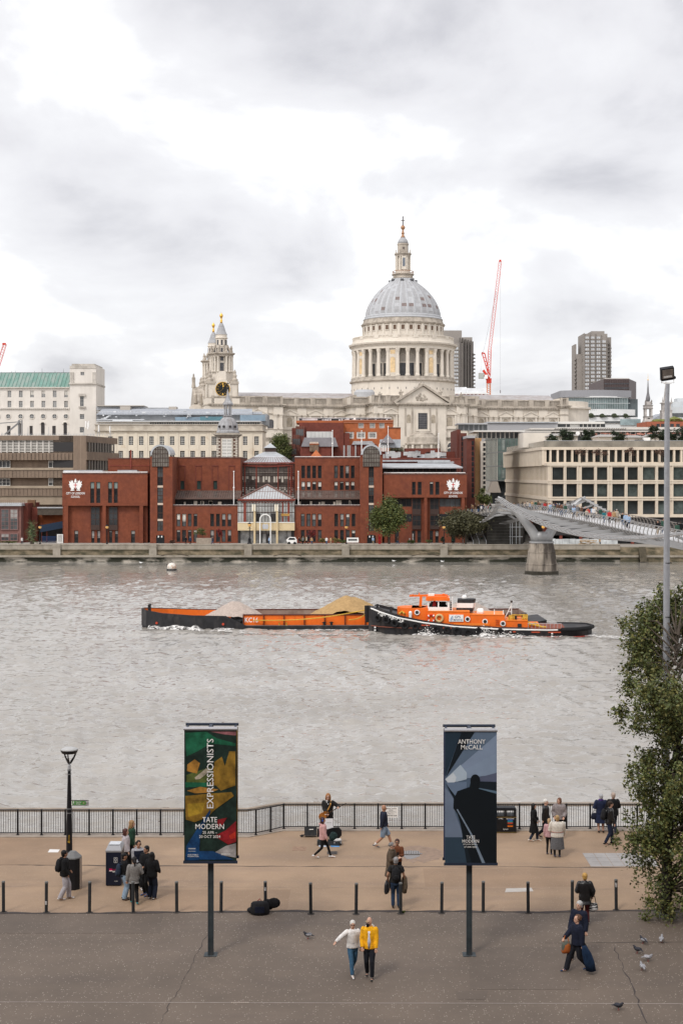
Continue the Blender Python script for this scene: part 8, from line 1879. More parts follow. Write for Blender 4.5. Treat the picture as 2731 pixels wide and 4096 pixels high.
def lamp():
 x,y=X(277,52.3),52.3;t=thing('street_lamp','black street lamp with a shallow open bowl head on the promenade','street lamp',(x,y,0));z=lambda p:Z(p,y)
 m=MB();m.lathe([(.16,-.02),(.16,.9),(.115,1.0),(.105,2.0),(.075,3.2),(.055,z(3078))],14,(x,y,0));p_=m.build('pole',BP,t)
 m=MB();m.lathe([(.06,z(3078)),(.06,z(3062)),(.035,z(3060)),(.035,z(3052))],12,(x,y,0));m.build('collar',ZK,t)
 for a in(.5,2.6,4.7):
  m=MB();m.tube([(x+r*math.cos(a),y+r*math.sin(a),z(p))for r,p in((.03,3056),(.09,3046),(.19,3030),(.27,3010),(.30,3000))],[.035,.045,.035,.03,.03],6,flat=.7);m.build('arm',BP,t)
 m=MB();m.lathe([(.26,z(3014)),(.30,z(3008)),(.325,z(3001)),(.31,z(3001)),(.26,z(3010))],24,(x,y,0),capb=False,capt=False);m.build('bowl_ring',BP,t)
 m=MB();m.lathe([(.325,z(3001)),(.28,z(2995)),(.15,z(2990)),(.02,z(2988))],24,(x,y,0));m.build('lamp_head',mat('lamp_top',(.42,.42,.415),.5),t,smooth=True)
 for p in(3082,3097,3235,3252):m=MB();q=z(p);m.lathe([(.085 if p<3200 else .112,q-.012),(.085 if p<3200 else .112,q+.012)],12,(x,y,0));m.build('band',mat('band_grey',(.2,.2,.2),.5),t)
 yy=y-.13;YL=mat('warning_yellow',(.6,.36,.03),.5);text('notice','ATTENTION',x+.015,z(3355),y-.112,.30,.05,YL,t,math.pi/2);m=MB();m.lathe([(.113,z(3368)),(.113,z(3364))],8,(x,y,0),-1.9,.7);m.build('yellow_mark',YL,t,fix=False)
 m=MB();m.bar((x+.16,y,z(3330)),(x+.16,y,z(3250)),.03);m.build('conduit',ZK,t)
 s=thing('direction_sign','green and white fingerpost sign on the street lamp, pointing right','sign',(x+.09,y-.03,z(3213)))
 x0,x1=x+.09,X(354,y);z0,z1=z(3222),z(3202)
 m=MB();m.box(x0,x1,y-.05,y-.02,z0,z1);b=m.build('board',WHI,s)
 m=MB();m.box(x0,x1,y-.06,y-.015,z0-.012,z0);m.box(x0,x1,y-.06,y-.015,z1,z1+.012);m.box(x1,x1+.008,y-.06,y-.015,z0-.012,z1+.012);m.build('edging',BP,s)
 m=MB();zc=(z0+z1)/2;m.prism([(x0+.03,z0+.015),(x1-.12,z0+.015),(x1-.07,zc),(x1-.12,z1-.015),(x0+.03,z1-.015)],y-.054,y-.05);m.build('green_panel',mat('sign_green',(.06,.22,.045),.5),b)
 m=MB()
 for d_ in(.0,.045):m.prism([(x1-.115+d_,z0+.012),(x1-.095+d_,z0+.012),(x1-.04+d_,zc),(x1-.095+d_,z1-.012),(x1-.115+d_,z1-.012),(x1-.06+d_,zc)],y-.056,y-.0535)
 m.build('chevrons',BP,b)
 c=(x0+x1)/2-.05;text('lettering','Over the',c,zc+.035,y-.054,.20,.055,WHI,b,bold=.01);text('lettering','Bridge',c,zc-.035,y-.054,.16,.055,WHI,b,bold=.01)
 m=MB();m.ball((x0+.085,y-.056,zc+.06),(.014,.004,.014),8,4);m.bar((x0+.085,y-.056,zc+.045),(x0+.08,y-.056,zc-.01),.022,.004);m.bar((x0+.08,y-.056,zc-.01),(x0+.055,y-.056,zc-.07),.014,.004);m.bar((x0+.08,y-.056,zc-.01),(x0+.108,y-.056,zc-.07),.014,.004);m.bar((x0+.085,y-.056,zc+.03),(x0+.115,y-.056,zc-.01),.01,.004);m.bar((x0+.085,y-.056,zc+.03),(x0+.055,y-.056,zc),.01,.004);m.build('walking_symbol',WHI,b)
 m=MB();m.ball((x1-.17,y-.056,zc),(.035,.004,.035),12,5);m.build('round_badge',mat('badge',(.32,.28,.16),.5),b)
lamp()
def bins():
 x,y=X(292,51.0),51.0;t=thing('litter_bin','tall black many-sided bin at the foot of the street lamp','bin',(x,y,0));m=MB();m.lathe([(.30,-.02),(.30,1.12)],8,(x,y,0),rad(22));m.build('body',BP,t)
 m=MB();m.lathe([(.315,1.10),(.315,1.14),(.12,1.32),(.11,1.33)],8,(x,y,0),rad(22));m.build('lid',mat('bin_lid_grey',(.15,.15,.15),.5),t)
 m=MB();m.box(x+.27,x+.30,y-.14,y+.1,.02,1.1);m.build('edge_strip',mat('strip_tan',(.30,.24,.2),.6),t)
 y=F*H/(3546-HY);x0,x1=X(423,y),X(484,y);NB=mat('bin_navy',(.010,.013,.026),.4);t=thing('solar_bin','large dark navy bin with a sloping glass-topped lid behind the students','bin',((x0+x1)/2,y+.4,0))
 m=MB();m.box(x0,x1,y,y+.75,.03,1.22);bd=m.build('body',NB,t);m=MB();m.box(x0+.03,x1-.03,y+.03,y+.72,-.02,.03);m.build('plinth',BP,t)
 m=MB();m.add([(x0-.01,y-.01,1.22),(x1+.01,y-.01,1.22),(x1+.01,y+.76,1.22),(x0-.01,y+.76,1.22),(x0-.01,y-.01,1.28),(x1+.01,y-.01,1.28),(x1+.01,y+.76,1.36),(x0-.01,y+.76,1.36),(x0+.05,y+.15,1.42),(x1-.05,y+.15,1.42),(x1-.05,y+.7,1.44),(x0+.05,y+.7,1.44)],[(0,1,5,4),(1,2,6,5),(2,3,7,6),(3,0,4,7),(4,5,9,8),(5,6,10,9),(6,7,11,10),(7,4,8,11),(8,9,10,11)]);ld=m.build('lid',mat('lid_grey',(.28,.28,.29),.4,.2),t)
 m=MB();m.box(x0+.08,x1-.08,y+.2,y+.66,1.435,1.452);m.build('solar_panel',mat('lid_glass',(.45,.47,.50),.15),ld)
 m=MB();c=X(456,y)+.06
 for a in((c-.065,c+.065,1.02,1.03),(c-.065,c+.065,.84,.85),(c-.065,c-.057,.84,1.03),(c+.057,c+.065,.84,1.03)):m.box(a[0],a[1],y-.006,y,a[2],a[3])
 m.tube([(c+.03*math.cos(q),y-.004,.95+.045*math.sin(q))for q in[i*math.pi/6 for i in range(12)]],.006,4,closed=True);m.box(c-.02,c+.02,y-.005,y,.87,.885);m.build('pictogram',WHI,bd)
 m=MB();bx=X(437,y);m.box(bx,bx+.11,y-.005,y,.56,.63);m.build('magenta_mark',mat('mark_magenta',(.5,.015,.09),.5),bd)
 m=MB()
 for d_ in(0,.055):m.tube([(bx+.028+d_+.025*math.cos(q),y-.004,.525+.03*math.sin(q))for q in[i*math.pi/6 for i in range(7)]],.01,4)
 m.build('white_arches',WHI,bd);text('lettering','SOUTH',bx+.21,.59,y,.17,.05,mat('mark_magenta',(.5,.015,.09),.5),bd,bold=.01);text('lettering','BANK',bx+.21,.525,y,.17,.06,WHI,bd,bold=.015);text('lettering','BIG BELLY',c+.02,.18,y,.14,.03,WHI,bd)
 y=F*H/(3334-HY);x0,x1=X(1982,y),X(2065,y);t=thing('twin_bin','black twin litter and recycling bin with coloured stripes by the railing','bin',((x0+x1)/2,y+.3,0));GO=mat('gold_line',(.40,.27,.08),.4,.3)
 m=MB();m.box(x0,x1,y,y+.6,-.01,.72);bd=m.build('body',BP,t);m=MB();m.box(x0,x1,y,y+.6,.93,1.0);m.box(x0+.02,x1-.02,y+.1,y+.5,1.0,1.03);m.build('canopy',BP,t)
 m=MB()
 for x in(x0,(x0+x1)/2-.03,x1-.06):m.box(x,x+.06,y+.02,y+.58,.72,.93)
 m.build('canopy_posts',BP,t)
 m=MB();m.box(x0,x1,y-.006,y,.655,.668);m.box(x0,x1,y-.006,y,.03,.043);m.build('gold_lines',GO,bd)
 text('lettering','LITTER',X(2002,y),.60,y,.19,.045,WHI,bd,bold=.01);text('lettering','RECYCLING',X(2040,y),.60,y,.32,.045,WHI,bd,bold=.01);text('council_script','Southwark',X(2022,y),.17,y,.21,.07,WHI,bd)
 for i,(nm,cc)in enumerate((('blue',(.02,.12,.42)),('green',(.03,.22,.22)),('red',(.50,.05,.02)),('black',(.03,.03,.03)),('orange',(.70,.17,.015)))):m=MB();a=X(2040,y)-.11;m.box(a,a+.22,y-.006,y,.51-.062*i,.565-.062*i);m.build('colour_stripe',mat('stripe_'+nm,cc,.5),bd)
bins()
def small():
 y=FY1-.06;x0,x1=X(1535,y),X(1590,y);z0,z1=Z(3271,y),Z(3230,y);t=thing('railing_notice','white notice board tied to the railing beside the bald man','sign',((x0+x1)/2,y,z0));m=MB();m.box(x0,x1,y-.02,y,z0,z1);b=m.build('board',WHI,t)
 c=(x0+x1)/2;INK=mat('ink_black',(.02,.02,.02),.6)
 for i,(s_,w_)in enumerate((('Please avoid',.44),('using',.17),('amplification',.44),('This is a',.26),('residential area',.50))):text('lettering',s_,c,z1-.05-.072*i,y-.021,w_,.05,INK,b,bold=.004)
 m=MB();m.box(x0+.03,x1-.03,y-.022,y-.02,z0+.06,z0+.066);m.build('rule_line',INK,b)
 def plate(name,pxs,m_,label,cat,h_=.006):
  pts=[G(a,b)for a,b in pxs];m=MB();m.slab(pts,-.02,h_);c=pts[0];return tag(m.build(name,m_,None,loc=(c[0],c[1],0)),label,cat)
 plate('inspection_cover',[(2019,3571),(2133,3567),(2125,3553),(2024,3556)],mat('pale_cover',(.42,.39,.36),.7,var=.1,vs=3),'pale rectangular cover plate in the tan paving','cover')
 plate('ground_sticker',[(191,3411),(232,3411),(239,3400),(199,3399)],mat('sticker_white',(.66,.64,.62),.6),'white square of paper on the tan paving left of the lamp','sticker')
 plate('sunken_cover',[(1168,3404),(1223,3404),(1226,3389),(1172,3388)],mat('gravel_cover',(.25,.165,.115),.9,var=.3,vs=6),'gravel-filled recessed cover near the busker','cover',.004)
 x,y=G(1327,3419);t=thing('drain_grate','dark slotted drain grate behind the woman in pink','drain',(x,y,0));x0,x1=X(1309,y),X(1347,y);y1=G(1327,3407)[1];m=MB();m.box(x0,x1,y,y1,-.03,.004);m.build('recess',DKM,t);m=MB()
 for k in range(8):a=x0+(x1-x0)*k/7;m.box(a-.012,a+.012,y,y1,.004,.014)
 m.build('slats',mat('grate_iron',(.13,.11,.10),.6),t)
 rr=random.Random(2);cx_,cy_=G(1640,3419);PW=mat('puddle_water',(.10,.085,.075),.03,spec=.9);m=MB();pts=[]
 for i in range(36):a=2*math.pi*i/36;r=1+rr.uniform(-.12,.12)+.12*math.sin(3*a);pts.append((cx_+.42*r*math.cos(a),cy_+.62*r*math.sin(a)))
 m.slab(pts,-.01,.0045);tag(m.build('puddle',PW,None,loc=(cx_,cy_,0)),kind='stuff',label='bright puddle reflecting the sky on the tan paving')
 m=MB();pts=[(cx_+.35+1.0*(1+rr.uniform(-.2,.2))*math.cos(2*math.pi*i/30),cy_+1.15*(1+rr.uniform(-.2,.2))*math.sin(2*math.pi*i/30))for i in range(30)];m.slab(pts,-.01,.0025);tag(m.build('wet_patch',mat('wet_gravel',(.235,.16,.112),.5,var=.25,vs=4),None,loc=(cx_,cy_,0)),kind='structure')
 x,y=G(1612,3654);m=MB()
 for i in range(26):a=rr.uniform(0,6.3);l=rr.uniform(.06,.2);m.add([(x-.02,y,.0),(x+.02,y,.0),(x+l*math.cos(a),y+l*math.sin(a)*.5,rr.uniform(.03,.13))],[(0,1,2)])
 tag(m.build('weed_tuft',mat('weed_green',(.10,.13,.03),.8,var=.4,vs=20),None,loc=(x,y,0)),'small green weed at the foot of a bollard','weed')
 x,y=X(2662,49.2),49.2;t=thing('floodlight_mast','tall grey floodlight mast rising out of the tree at the right','floodlight',(x,y,0));GV=mat('galvanised',(.33,.34,.36),.5,.2,var=.12,vs=6);zt=Z(1535,y);xt=X(2670,y)
 m=MB();m.tube([(x,y,0),(x+.01,y,5),(xt-.02,y,zt-.6)],[.15,.135,.088],14);m.build('mast',GV,t);m=MB();m.tube([(xt-.02,y,zt-.6),(xt,y,zt)],[.075,.07],12);m.build('top_section',GV,t)
 for p in(2252,2468,2590):zz=Z(p,y);r_=.088+(.14-.088)*(zt-zz)/zt;xx=x+(xt-x)*zz/zt;m=MB();m.lathe([(r_+.012,zz-.012),(r_+.012,zz+.012)],14,(xx,y,0));m.box(xx+r_,xx+r_+.05,y-.02,y+.02,zz-.02,zz+.02);m.build('band_clip',BP,t)
 m=MB();m.box(xt-.14,xt+.12,y-.03,y+.03,zt,zt+.02);m.box(xt-.22,xt+.22,y-.02,y+.02,zt+.03,zt+.05);m.box(xt-.22,xt-.2,y-.02,y+.02,zt+.03,zt+.22);m.box(xt+.2,xt+.22,y-.02,y+.02,zt+.03,zt+.22);m.build('yoke',WHI,t)
 M=Matrix.Translation((xt-.03,y-.05,zt+.34))@Matrix.Rotation(rad(-9),4,'Y')@Matrix.Rotation(rad(28),4,'X');m=MB();q=MB();q.box(-.23,.23,-.07,.1,-.22,.24);m.add([M@Vector(p)for p in q.v],q.f);hd=m.build('lamp_housing',BP,t)
 q=MB();q.box(-.19,.19,-.082,-.07,-.13,.2);m=MB();m.add([M@Vector(p)for p in q.v],q.f);m.build('reflector',mat('reflector_grey',(.30,.27,.24),.3,.4,var=.3,vs=4),hd);q=MB();q.box(-.15,.14,-.09,-.082,-.10,-.04);m=MB();m.add([M@Vector(p)for p in q.v],q.f);m.build('lamp_glass',mat('lamp_glint',(.8,.8,.78),.2),hd);m=MB();m.ball((xt+.23,y,zt+.22),.06,8,6);m.build('pivot',BP,hd)  # pale strip on the reflector is a glint painted by colour
small()
m=MB();m.box(-170,170,-40,-3,0,35);m.box(-8,8,-12,-3.2,0,95);tag(m.build('viewpoint_building',mat('power_station_brick',(.14,.075,.05),.9,var=.15,vs=.2),None),kind='structure')
# ================================================================ people
def remesh(mb,vox,sm_=5):
 me=mb.mesh('tmp',[]);me2=me
 o=bpy.data.objects.new('tmp',me);COL.objects.link(o)
 r=o.modifiers.new('r','REMESH');r.mode='VOXEL';r.voxel_size=vox;r.use_smooth_shade=True
 s=o.modifiers.new('s','SMOOTH');s.factor=.5;s.iterations=sm_
 me2=bpy.data.meshes.new_from_object(o.evaluated_get(bpy.context.evaluated_depsgraph_get()))
 bpy.data.objects.remove(o);bpy.data.meshes.remove(me);return me2
def ik(a,t,l1,l2,pole):
 a,t,pole=Vector(a),Vector(t),Vector(pole);d=t-a;L=d.length;mxl=(l1+l2)*.995
 if L>mxl:t=a+d*(mxl/L);d=t-a;L=mxl
 u=d/L;x=(l1*l1-l2*l2+L*L)/(2*L);hgt=math.sqrt(max(0,l1*l1-x*x));p=(pole-u*pole.dot(u)).normalized()
 return a+u*x+p*hgt,t
SKIN={k:mat('skin_'+k,c,.6,var=.06,vs=30)for k,c in(('pale',(.52,.31,.225)),('tan',(.36,.19,.12)),('brown',(.22,.115,.07)))}
CLOTH={}
def cm(col,kind='cloth'):
 k=(kind,)+tuple(round(v,3)for v in col)
 if k not in CLOTH:
  n=kind+'_'+'_'.join(str(int(v*100))for v in col)
  CLOTH[k]=mat(n,col,{'leather':.35,'hair':.55}.get(kind,.9),var=.28 if kind!='hair' else .4,vs={'hair':40,'knit':22}.get(kind,9),bump={'puffer':.5,'leather':.2,'knit':.6}.get(kind,.35),bs={'puffer':12,'knit':60,'hair':70}.get(kind,16))
 return CLOTH[k]
STAND=((.10,0,0),(-.10,.02,0));WALK=((.08,-.33,0),(-.08,.36,.07));WALK2=((.08,.36,.07),(-.08,-.33,0));STEP=((.09,-.16,0),(-.09,.17,.02))
def person(label,x,y,face,h,top,bot,shoe,hair,skin='pale',feet=STAND,lh=None,rh=None,lean=0,turn=0,fat=1.0,lod=0,z0=0,extra=(),group=None,sleeve='long'):
 s=h/1.75;t=thing('person',label,'person',(x,y,z0),rad(face),group,world=False);OFF[t.name]=Vector((0,0,0))
 ln=math.tan(rad(lean));drop=.04 if abs(feet[0][1]-feet[1][1])>.4 else 0
 def B(p):p=Vector(p);p.z-=drop;return Vector((p.x,p.y-ln*max(0,p.z-.92),p.z))
 def T(p):p=Vector(p);p.z-=drop;return Vector((p.x,p.y-ln*max(0,p.z-.92),p.z))
 def Hd(p):
  p=Vector(p)-Vector((0,0,1.5));p=Matrix.Rotation(rad(turn),3,'Z')@p;return B(p+Vector((0,0,1.5)))
 vox=.011 if lod==0 else .026;n8=12 if lod==0 else 8
 def fin(mb,name,m_,v=None,parent=t,sm_=5):
  mb.v=[(p[0]*s,p[1]*s,p[2]*s)for p in mb.v]
  me=remesh(mb,(v or vox)*s,sm_);me.name=name;me.materials.clear();me.materials.append(m_)
  o=bpy.data.objects.new(name,me);link(o,parent);return o
 def plain(mb,name,m_,parent=t,smooth=True):
  mb.v=[(p[0]*s,p[1]*s,p[2]*s)for p in mb.v];return mb.build(name,m_,parent,smooth=smooth)
 def torso(mb,prof,off):
  rings=[]
  for z,a,b in prof:rings.append([B((fat*(a)*math.cos(q)+off*math.cos(q),(b*(1+(fat-1)*.8))*math.sin(q)+off*math.sin(q),z))for q in[2*math.pi*i/16 for i in range(16)]])
  mb.loft(rings)
 TP=[(.84,.15,.10),(.95,.163,.112),(1.06,.145,.103),(1.2,.158,.113),(1.32,.178,.113),(1.41,.165,.095),(1.47,.08,.07)]
 hips=[B((.088*fat,0,.90)),B((-.088*fat,0,.90))];legs=[]
 for i,(fx,fy,fz)in enumerate(feet):
  a=Vector((fx,fy,.085+fz));k,an=ik(hips[i],a,.42,.425,(0,-1,0));legs.append((hips[i],k,an))
 sh=[B((.178*fat,0,1.405)),B((-.178*fat,0,1.405))];arms=[]
 for i,hd in enumerate((lh,rh)):
  sg=1 if i==0 else-1;d=T(hd)if hd else B((sg*(.235+.1*(fat-1)),-.05+(.12*sg if feet in(WALK,STEP)else(-.12*sg if feet==WALK2 else 0)),.86));e,wv=ik(sh[i],d,.275,.25,(sg*.5,.8,-.35));arms.append((sh[i],e,wv))
 m=MB();torso(m,TP,-.012);m.tube([B((0,.005,1.42)),Hd((0,-.01,1.58))],[.06,.055],n8)
 m.ball(Hd((0,-.008,1.635)),(.076,.095,.115),14,10);m.ball(Hd((0,-.045,1.568)),(.056,.058,.055),10,7)
 if lod==0:
  m.ball(Hd((0,-.108,1.612)),(.013,.02,.022),8,6);m.ball(Hd((0,-.10,1.575)),(.025,.012,.012),8,5)
  for sg in(-1,1):m.ball(Hd((sg*.078,.0,1.62)),(.013,.022,.033),8,6)
 for hp,k,an in legs:m.tube([hp,hp.lerp(k,.5),k,k.lerp(an,.4),an],[.088,.075,.055,.056,.04],n8);m.ball(an+Vector((0,-.06,-.045)),(.04,.1,.035),8,5)
 for i,(a,e,wv)in enumerate(arms):
  m.tube([a,a.lerp(e,.5),e,e.lerp(wv,.4),wv],[.052,.05,.042,.042,.03],n8);d=(wv-e).normalized();side=d.cross(Vector((0,0,1))if abs(d.z)<.8 else Vector((0,-1,0))).normalized();pl=wv+d*.045;up=side.cross(d)
  m.ball(pl,(.04,.04,.045)if lod else(.035,.033,.045),8,6)
  if lod==0:
   for q in range(4):
    b0=pl+side*(.030*(q-1.5)*.75)+d*.025;L=(.055,.068,.062,.046)[q];b1=b0+d*L*.55-up*.006;m.tube([b0,b1,b1+d*L*.4-up*.022],[.011,.0105,.009],6)
   m.tube([pl-side*.03,pl-side*.052+d*.025,pl-side*.056+d*.052],[.013,.012,.010],6)
 fin(m,'body',SKIN[skin])
 col,hem,off,kind=(tuple(top)+('cloth',))[:4];tm=cm(col,kind)
 m=MB();pr=[p for p in TP if p[0]>hem+.03 and p[0]<1.45]
 if hem<.84:fl=.05+.10*max(0,.84-hem);pr=[(hem,.165+fl*.5,.12+fl*.6),(max(hem+.02,.8),.165,.118)]+pr
 else:pr=[(hem,.165,.114)]+pr
 torso(m,pr+[(1.47,.075,.07)],off+.012);m.tube([B((0,.01,1.43)),B((0,.005,1.495))],[.075+off*.5,.068+off*.5],n8)
 for i,(a,e,wv)in enumerate(arms):
  en=a.lerp(e,.62)if sleeve=='short' else wv
  m.ball(a+Vector((0,0,.005)),.055+off*.8,10,6)
  m.tube([a,e.lerp(a,.5),en]if sleeve=='short' else[a,a.lerp(e,.5),e,e.lerp(wv,.5),wv],[.063+off,.062+off,.058+off]if sleeve=='short' else[.056+off,.052+off,.046+off,.043+off*.9,.037+off*.7],n8)
 fin(m,'top',tm,sm_=4)
 bk,bc=bot[0],bot[1];wd={'wide':.028,'shorts':.022,'leggings':-.006,'trousers':.008,'skirt':-.006}[bk]
 m=MB();torso(m,[(.80,.14,.105),(.9,.165,.115),(1.0,.158,.108)],.006)
 for hp,k,an in legs:
  if bk=='shorts':kk=k+(hp-k)*.02;m.tube([hp,hp.lerp(kk,.5),kk],[.098*fat,.095+wd*.6,.08+wd],n8)
  else:m.tube([hp,hp.lerp(k,.5),k,k.lerp(an,.4),an+Vector((0,0,-.02 if bk=='wide' else .0))],[.096*fat,.085*fat+wd*.6,.065+wd,.062+wd,.05+wd*1.25],n8)
 fin(m,{'shorts':'shorts','leggings':'leggings'}.get(bk,'trousers'),cm((.01,.01,.012))if bk=='skirt' else cm(bc,'denim'))
 if bk=='skirt':
  m=MB();torso(m,[(.36,.225,.185),(.6,.205,.17),(.9,.18,.13),(1.0,.16,.11)],.02);fin(m,'skirt',cm(bc,'knit'))
 for i,(hp,k,an)in enumerate(legs):
  m=MB();tilt=feet[i][2]*2.0;
  for yy,zz,r in((.045,-.03,.04),(0,-.025,.046),(-.07,-.038,.043),(-.135,-.052,.036),(-.165,-.058,.028)):m.ball(an+Vector((0,yy,zz+(-yy if feet[i][2]>.03 else 0)*-.0+(yy*tilt*1.6 if feet[i][2]>.03 else 0))),(r,.055,max(.022,r*.75)),8,5)
  fin(m,'shoe',cm(shoe,'shoe'),.016 if lod==0 else .03,sm_=2)
 hs,hc=hair;hm=cm(hc,'hair');m=MB()
 if hs!='bald':
  if hs=='beanie':m.ball(Hd((0,.012,1.675)),(.088,.106,.098),12,8)
  elif hs=='cap':m.ball(Hd((0,.012,1.672)),(.086,.104,.088),12,8);m.tube([Hd((0,-.06,1.675)),Hd((0,-.17,1.665))],[.06,.045],8,flat=.25,side=(1,0,0))
  elif hs=='curly':
   rr=random.Random(int(x*100));
   for i in range(26):q=rr.uniform(0,6.28);el=rr.uniform(-.5,1.4);m.ball(Hd((.085*math.cos(q)*math.cos(el),.025+.1*abs(math.sin(q))*math.cos(el)*(1 if math.sin(q)>0 else-.75),1.655+.09*math.sin(el))),.042,6,4)
   m.ball(Hd((0,.02,1.66)),(.085,.098,.09),10,7)
  else:m.ball(Hd((0,.02,1.668)),(.095,.112,.104),14,9);m.ball(Hd((0,.05,1.60)),(.086,.072,.08),10,6)
  if hs=='long':
   rings=[[Hd((a*math.cos(q),yc+b*math.sin(q),z))for q in[2*math.pi*i/10 for i in range(10)]]for z,a,b,yc in((1.70,.098,.085,.02),(1.58,.105,.07,.05),(1.48,.10,.055,.08),(1.36,.085,.04,.105),(1.30,.05,.025,.11))];m.loft(rings)
  if hs=='long' or hs=='bob':
   for sg in(-1,1):m.tube([Hd((sg*.07,.0,1.70)),Hd((sg*.088,-.01,1.6)),Hd((sg*.085,.0,1.5 if hs=='bob' else 1.42))],[.03,.035,.02],8)
  if hs=='pony':m.tube([Hd((0,.1,1.67)),Hd((0,.15,1.6)),Hd((0,.13,1.42))],[.035,.04,.02],8)
  fin(m,{'beanie':'beanie','cap':'cap'}.get(hs,'hair'),hm,.016 if lod==0 else .028,sm_=2)
  if hs in('cap',):m=MB();m.ball(Hd((0,.05,1.6)),(.075,.06,.08),10,7);fin(m,'hair',cm((.012,.01,.01),'hair'),.016)
 if lod==0:
  if 'sunglasses' in extra or 'glasses' in extra:
   m=MB()
   for sg in(-1,1):m.ball(Hd((sg*.032,-.098,1.638)),(.027,.012,.02),8,5)
   m.bar(Hd((-.03,-.106,1.642)),Hd((.03,-.106,1.642)),.006);
   for sg in(-1,1):m.bar(Hd((sg*.055,-.09,1.642)),Hd((sg*.08,.0,1.64)),.006)
   plain(m,'sunglasses' if 'sunglasses' in extra else 'glasses',mat('shades',(.012,.01,.01),.2)if 'sunglasses' in extra else mat('pale_frames',(.45,.35,.2),.3))
  else:
   m=MB()
   for sg in(-1,1):m.ball(Hd((sg*.03,-.094,1.638)),(.014,.008,.007),6,4);m.bar(Hd((sg*.018,-.098,1.655)),Hd((sg*.046,-.092,1.656)),.007)
   plain(m,'eyes_and_brows',mat('eye_dark',(.03,.018,.012),.4))
  m=MB();m.ball(Hd((0,-.101,1.572)),(.024,.009,.006),8,4);plain(m,'mouth',mat('lip',(.30,.10,.08),.5))
  if 'beard' in extra:
   m=MB();m.ball(Hd((0,-.062,1.555)),(.062,.06,.06),10,7);m.ball(Hd((0,-.085,1.515)),(.045,.04,.05),10,6);fin(m,'beard',cm((.018,.012,.010),'hair'),.014)
  for e in extra:
   if isinstance(e,tuple):
    k=e[0];m=MB()
    if k=='vest':torso(m,[(.88,.165,.114),(1.06,.15,.108),(1.2,.162,.118),(1.32,.18,.118),(1.42,.16,.1)],.045);fin(m,'vest',cm(e[1],'puffer'))
    elif k=='front':
     rings=[[B((a*u,-(.112+.03)*1.02+.012*abs(u)*2,z))for u in(-1,-.5,0,.5,1)]for z,a in((e[2],.055),(1.2,.06),(1.4,.05))]
     rings=[[B((w_*u,-e[3]+.03*u*u,z))for u in(-1,-.5,0,.5,1)]+[B((w_*u,-e[3]+.05,z))for u in(1,0,-1)]for z,w_ in((e[2],e[4]),(1.15,e[4]*1.05),(1.38,e[4]*.8))];m.loft(rings);plain(m,'shirt_front',cm(e[1]))
    elif k=='bands':
     for z,cc in e[1]:q=MB();torso(q,[(z-.022,.158,.113),(z+.022,.158,.113)],.052);plain(q,'knit_band',cm(cc,'knit'))
    elif k=='scarf':m.tube([B((.085*math.cos(q),.085*math.sin(q),1.49))for q in[i*math.pi/6 for i in range(12)]],.04,7,closed=True);plain(m,'scarf',cm(e[1]))
    elif k=='hood':m.tube([B((.1*math.cos(q),.05+.09*math.sin(q),1.46+.02*math.sin(q)))for q in[-.3+i*math.pi*1.2/8 for i in range(9)]],.04,7);fin(m,'hood',cm(e[1],kind))
    elif k=='stripe':
     for i in((0,1)if len(e)<3 else e[2]):a,ee,wv=arms[i];sg=1 if i==0 else-1;q=MB();q.tube([a+Vector((sg*.05,0,.03)),a.lerp(ee,.5)+Vector((sg*.062,0,0)),ee+Vector((sg*.055,0,0)),wv+Vector((sg*.045,0,.02))],.014,6);plain(q,'white_stripe',cm(e[1]))
    elif k=='headphones':
     m.tube([Hd((.098*math.cos(q),.01,1.63+.125*math.sin(q)))for q in[i*math.pi/8 for i in range(9)]],.014,6)
     for sg in(-1,1):m.ball(Hd((sg*.098,.01,1.62)),(.022,.042,.05),8,6)
     plain(m,'headphones',mat('headphone_blue',(.02,.07,.30),.4))
    elif k=='socks':
     for hp,kk,an in legs:q=MB();q.tube([an+Vector((0,.0,-.02)),an+(kk-an)*.22],[.048,.05],10);plain(q,'sock',cm(e[1]))
 M=Matrix.Translation((x,y,z0))@Matrix.Rotation(rad(face),4,'Z')
 return t,(lambda p:M@(Vector(p)*s)),[M@(wv*s)for a,ee,wv in arms],s
def lthing(name,label,cat,W_,p,rz):
 q=W_(p);o=thing(name,label,cat,tuple(q),rz,None,world=False);OFF[o.name]=Vector((0,0,0));return o
def backpack(W_,face,label,col=(.015,.015,.017),z=1.22):
 o=lthing('backpack',label,'backpack',W_,(0,.19,z),rad(face));m=MB();m.ball((0,.02,0),(.15,.10,.24),14,10);m.ball((0,.09,-.09),(.11,.06,.12),10,7);m.v=[(p[0],p[1],max(-.25,p[2]))for p in m.v];m.build('pack',cm(col,'nylon'),o,smooth=True)
 for sg in(-1,1):m=MB();m.tube([(sg*.09,-.0,.2),(sg*.10,-.12,.26),(sg*.105,-.26,.22),(sg*.11,-.29,.02),(sg*.12,-.16,-.16),(sg*.11,-.02,-.2)],.022,6,flat=.5);m.build('strap',cm(col,'nylon'),o)
 return o
def handbag(p,rz,label,col,w_=.26,h_=.26,m_=None,hl=.25,name='handbag',cat='bag'):
 o=thing(name,label,cat,(p[0],p[1],p[2]-hl-h_/2),rz,None,world=False);OFF[o.name]=Vector((0,0,0));m=MB();r=lambda z,a,b:[(a*math.cos(q),b*math.sin(q),z)for q in[2*math.pi*i/12 for i in range(12)]]
 m.loft([r(-h_/2,w_*.42,.05),r(-h_*.3,w_*.55,.08),r(h_*.2,w_*.5,.07),r(h_/2,w_*.42,.03)]);m.build('bag_body',m_ or cm(col,'nylon'),o,smooth=True)
 m=MB();m.tube([(-w_*.3,0,h_*.45),(-w_*.15,0,h_*.5+hl*.8),(w_*.15,0,h_*.5+hl*.8),(w_*.3,0,h_*.45)],.012,5);m.build('handle',cm(col,'nylon'),o);return o
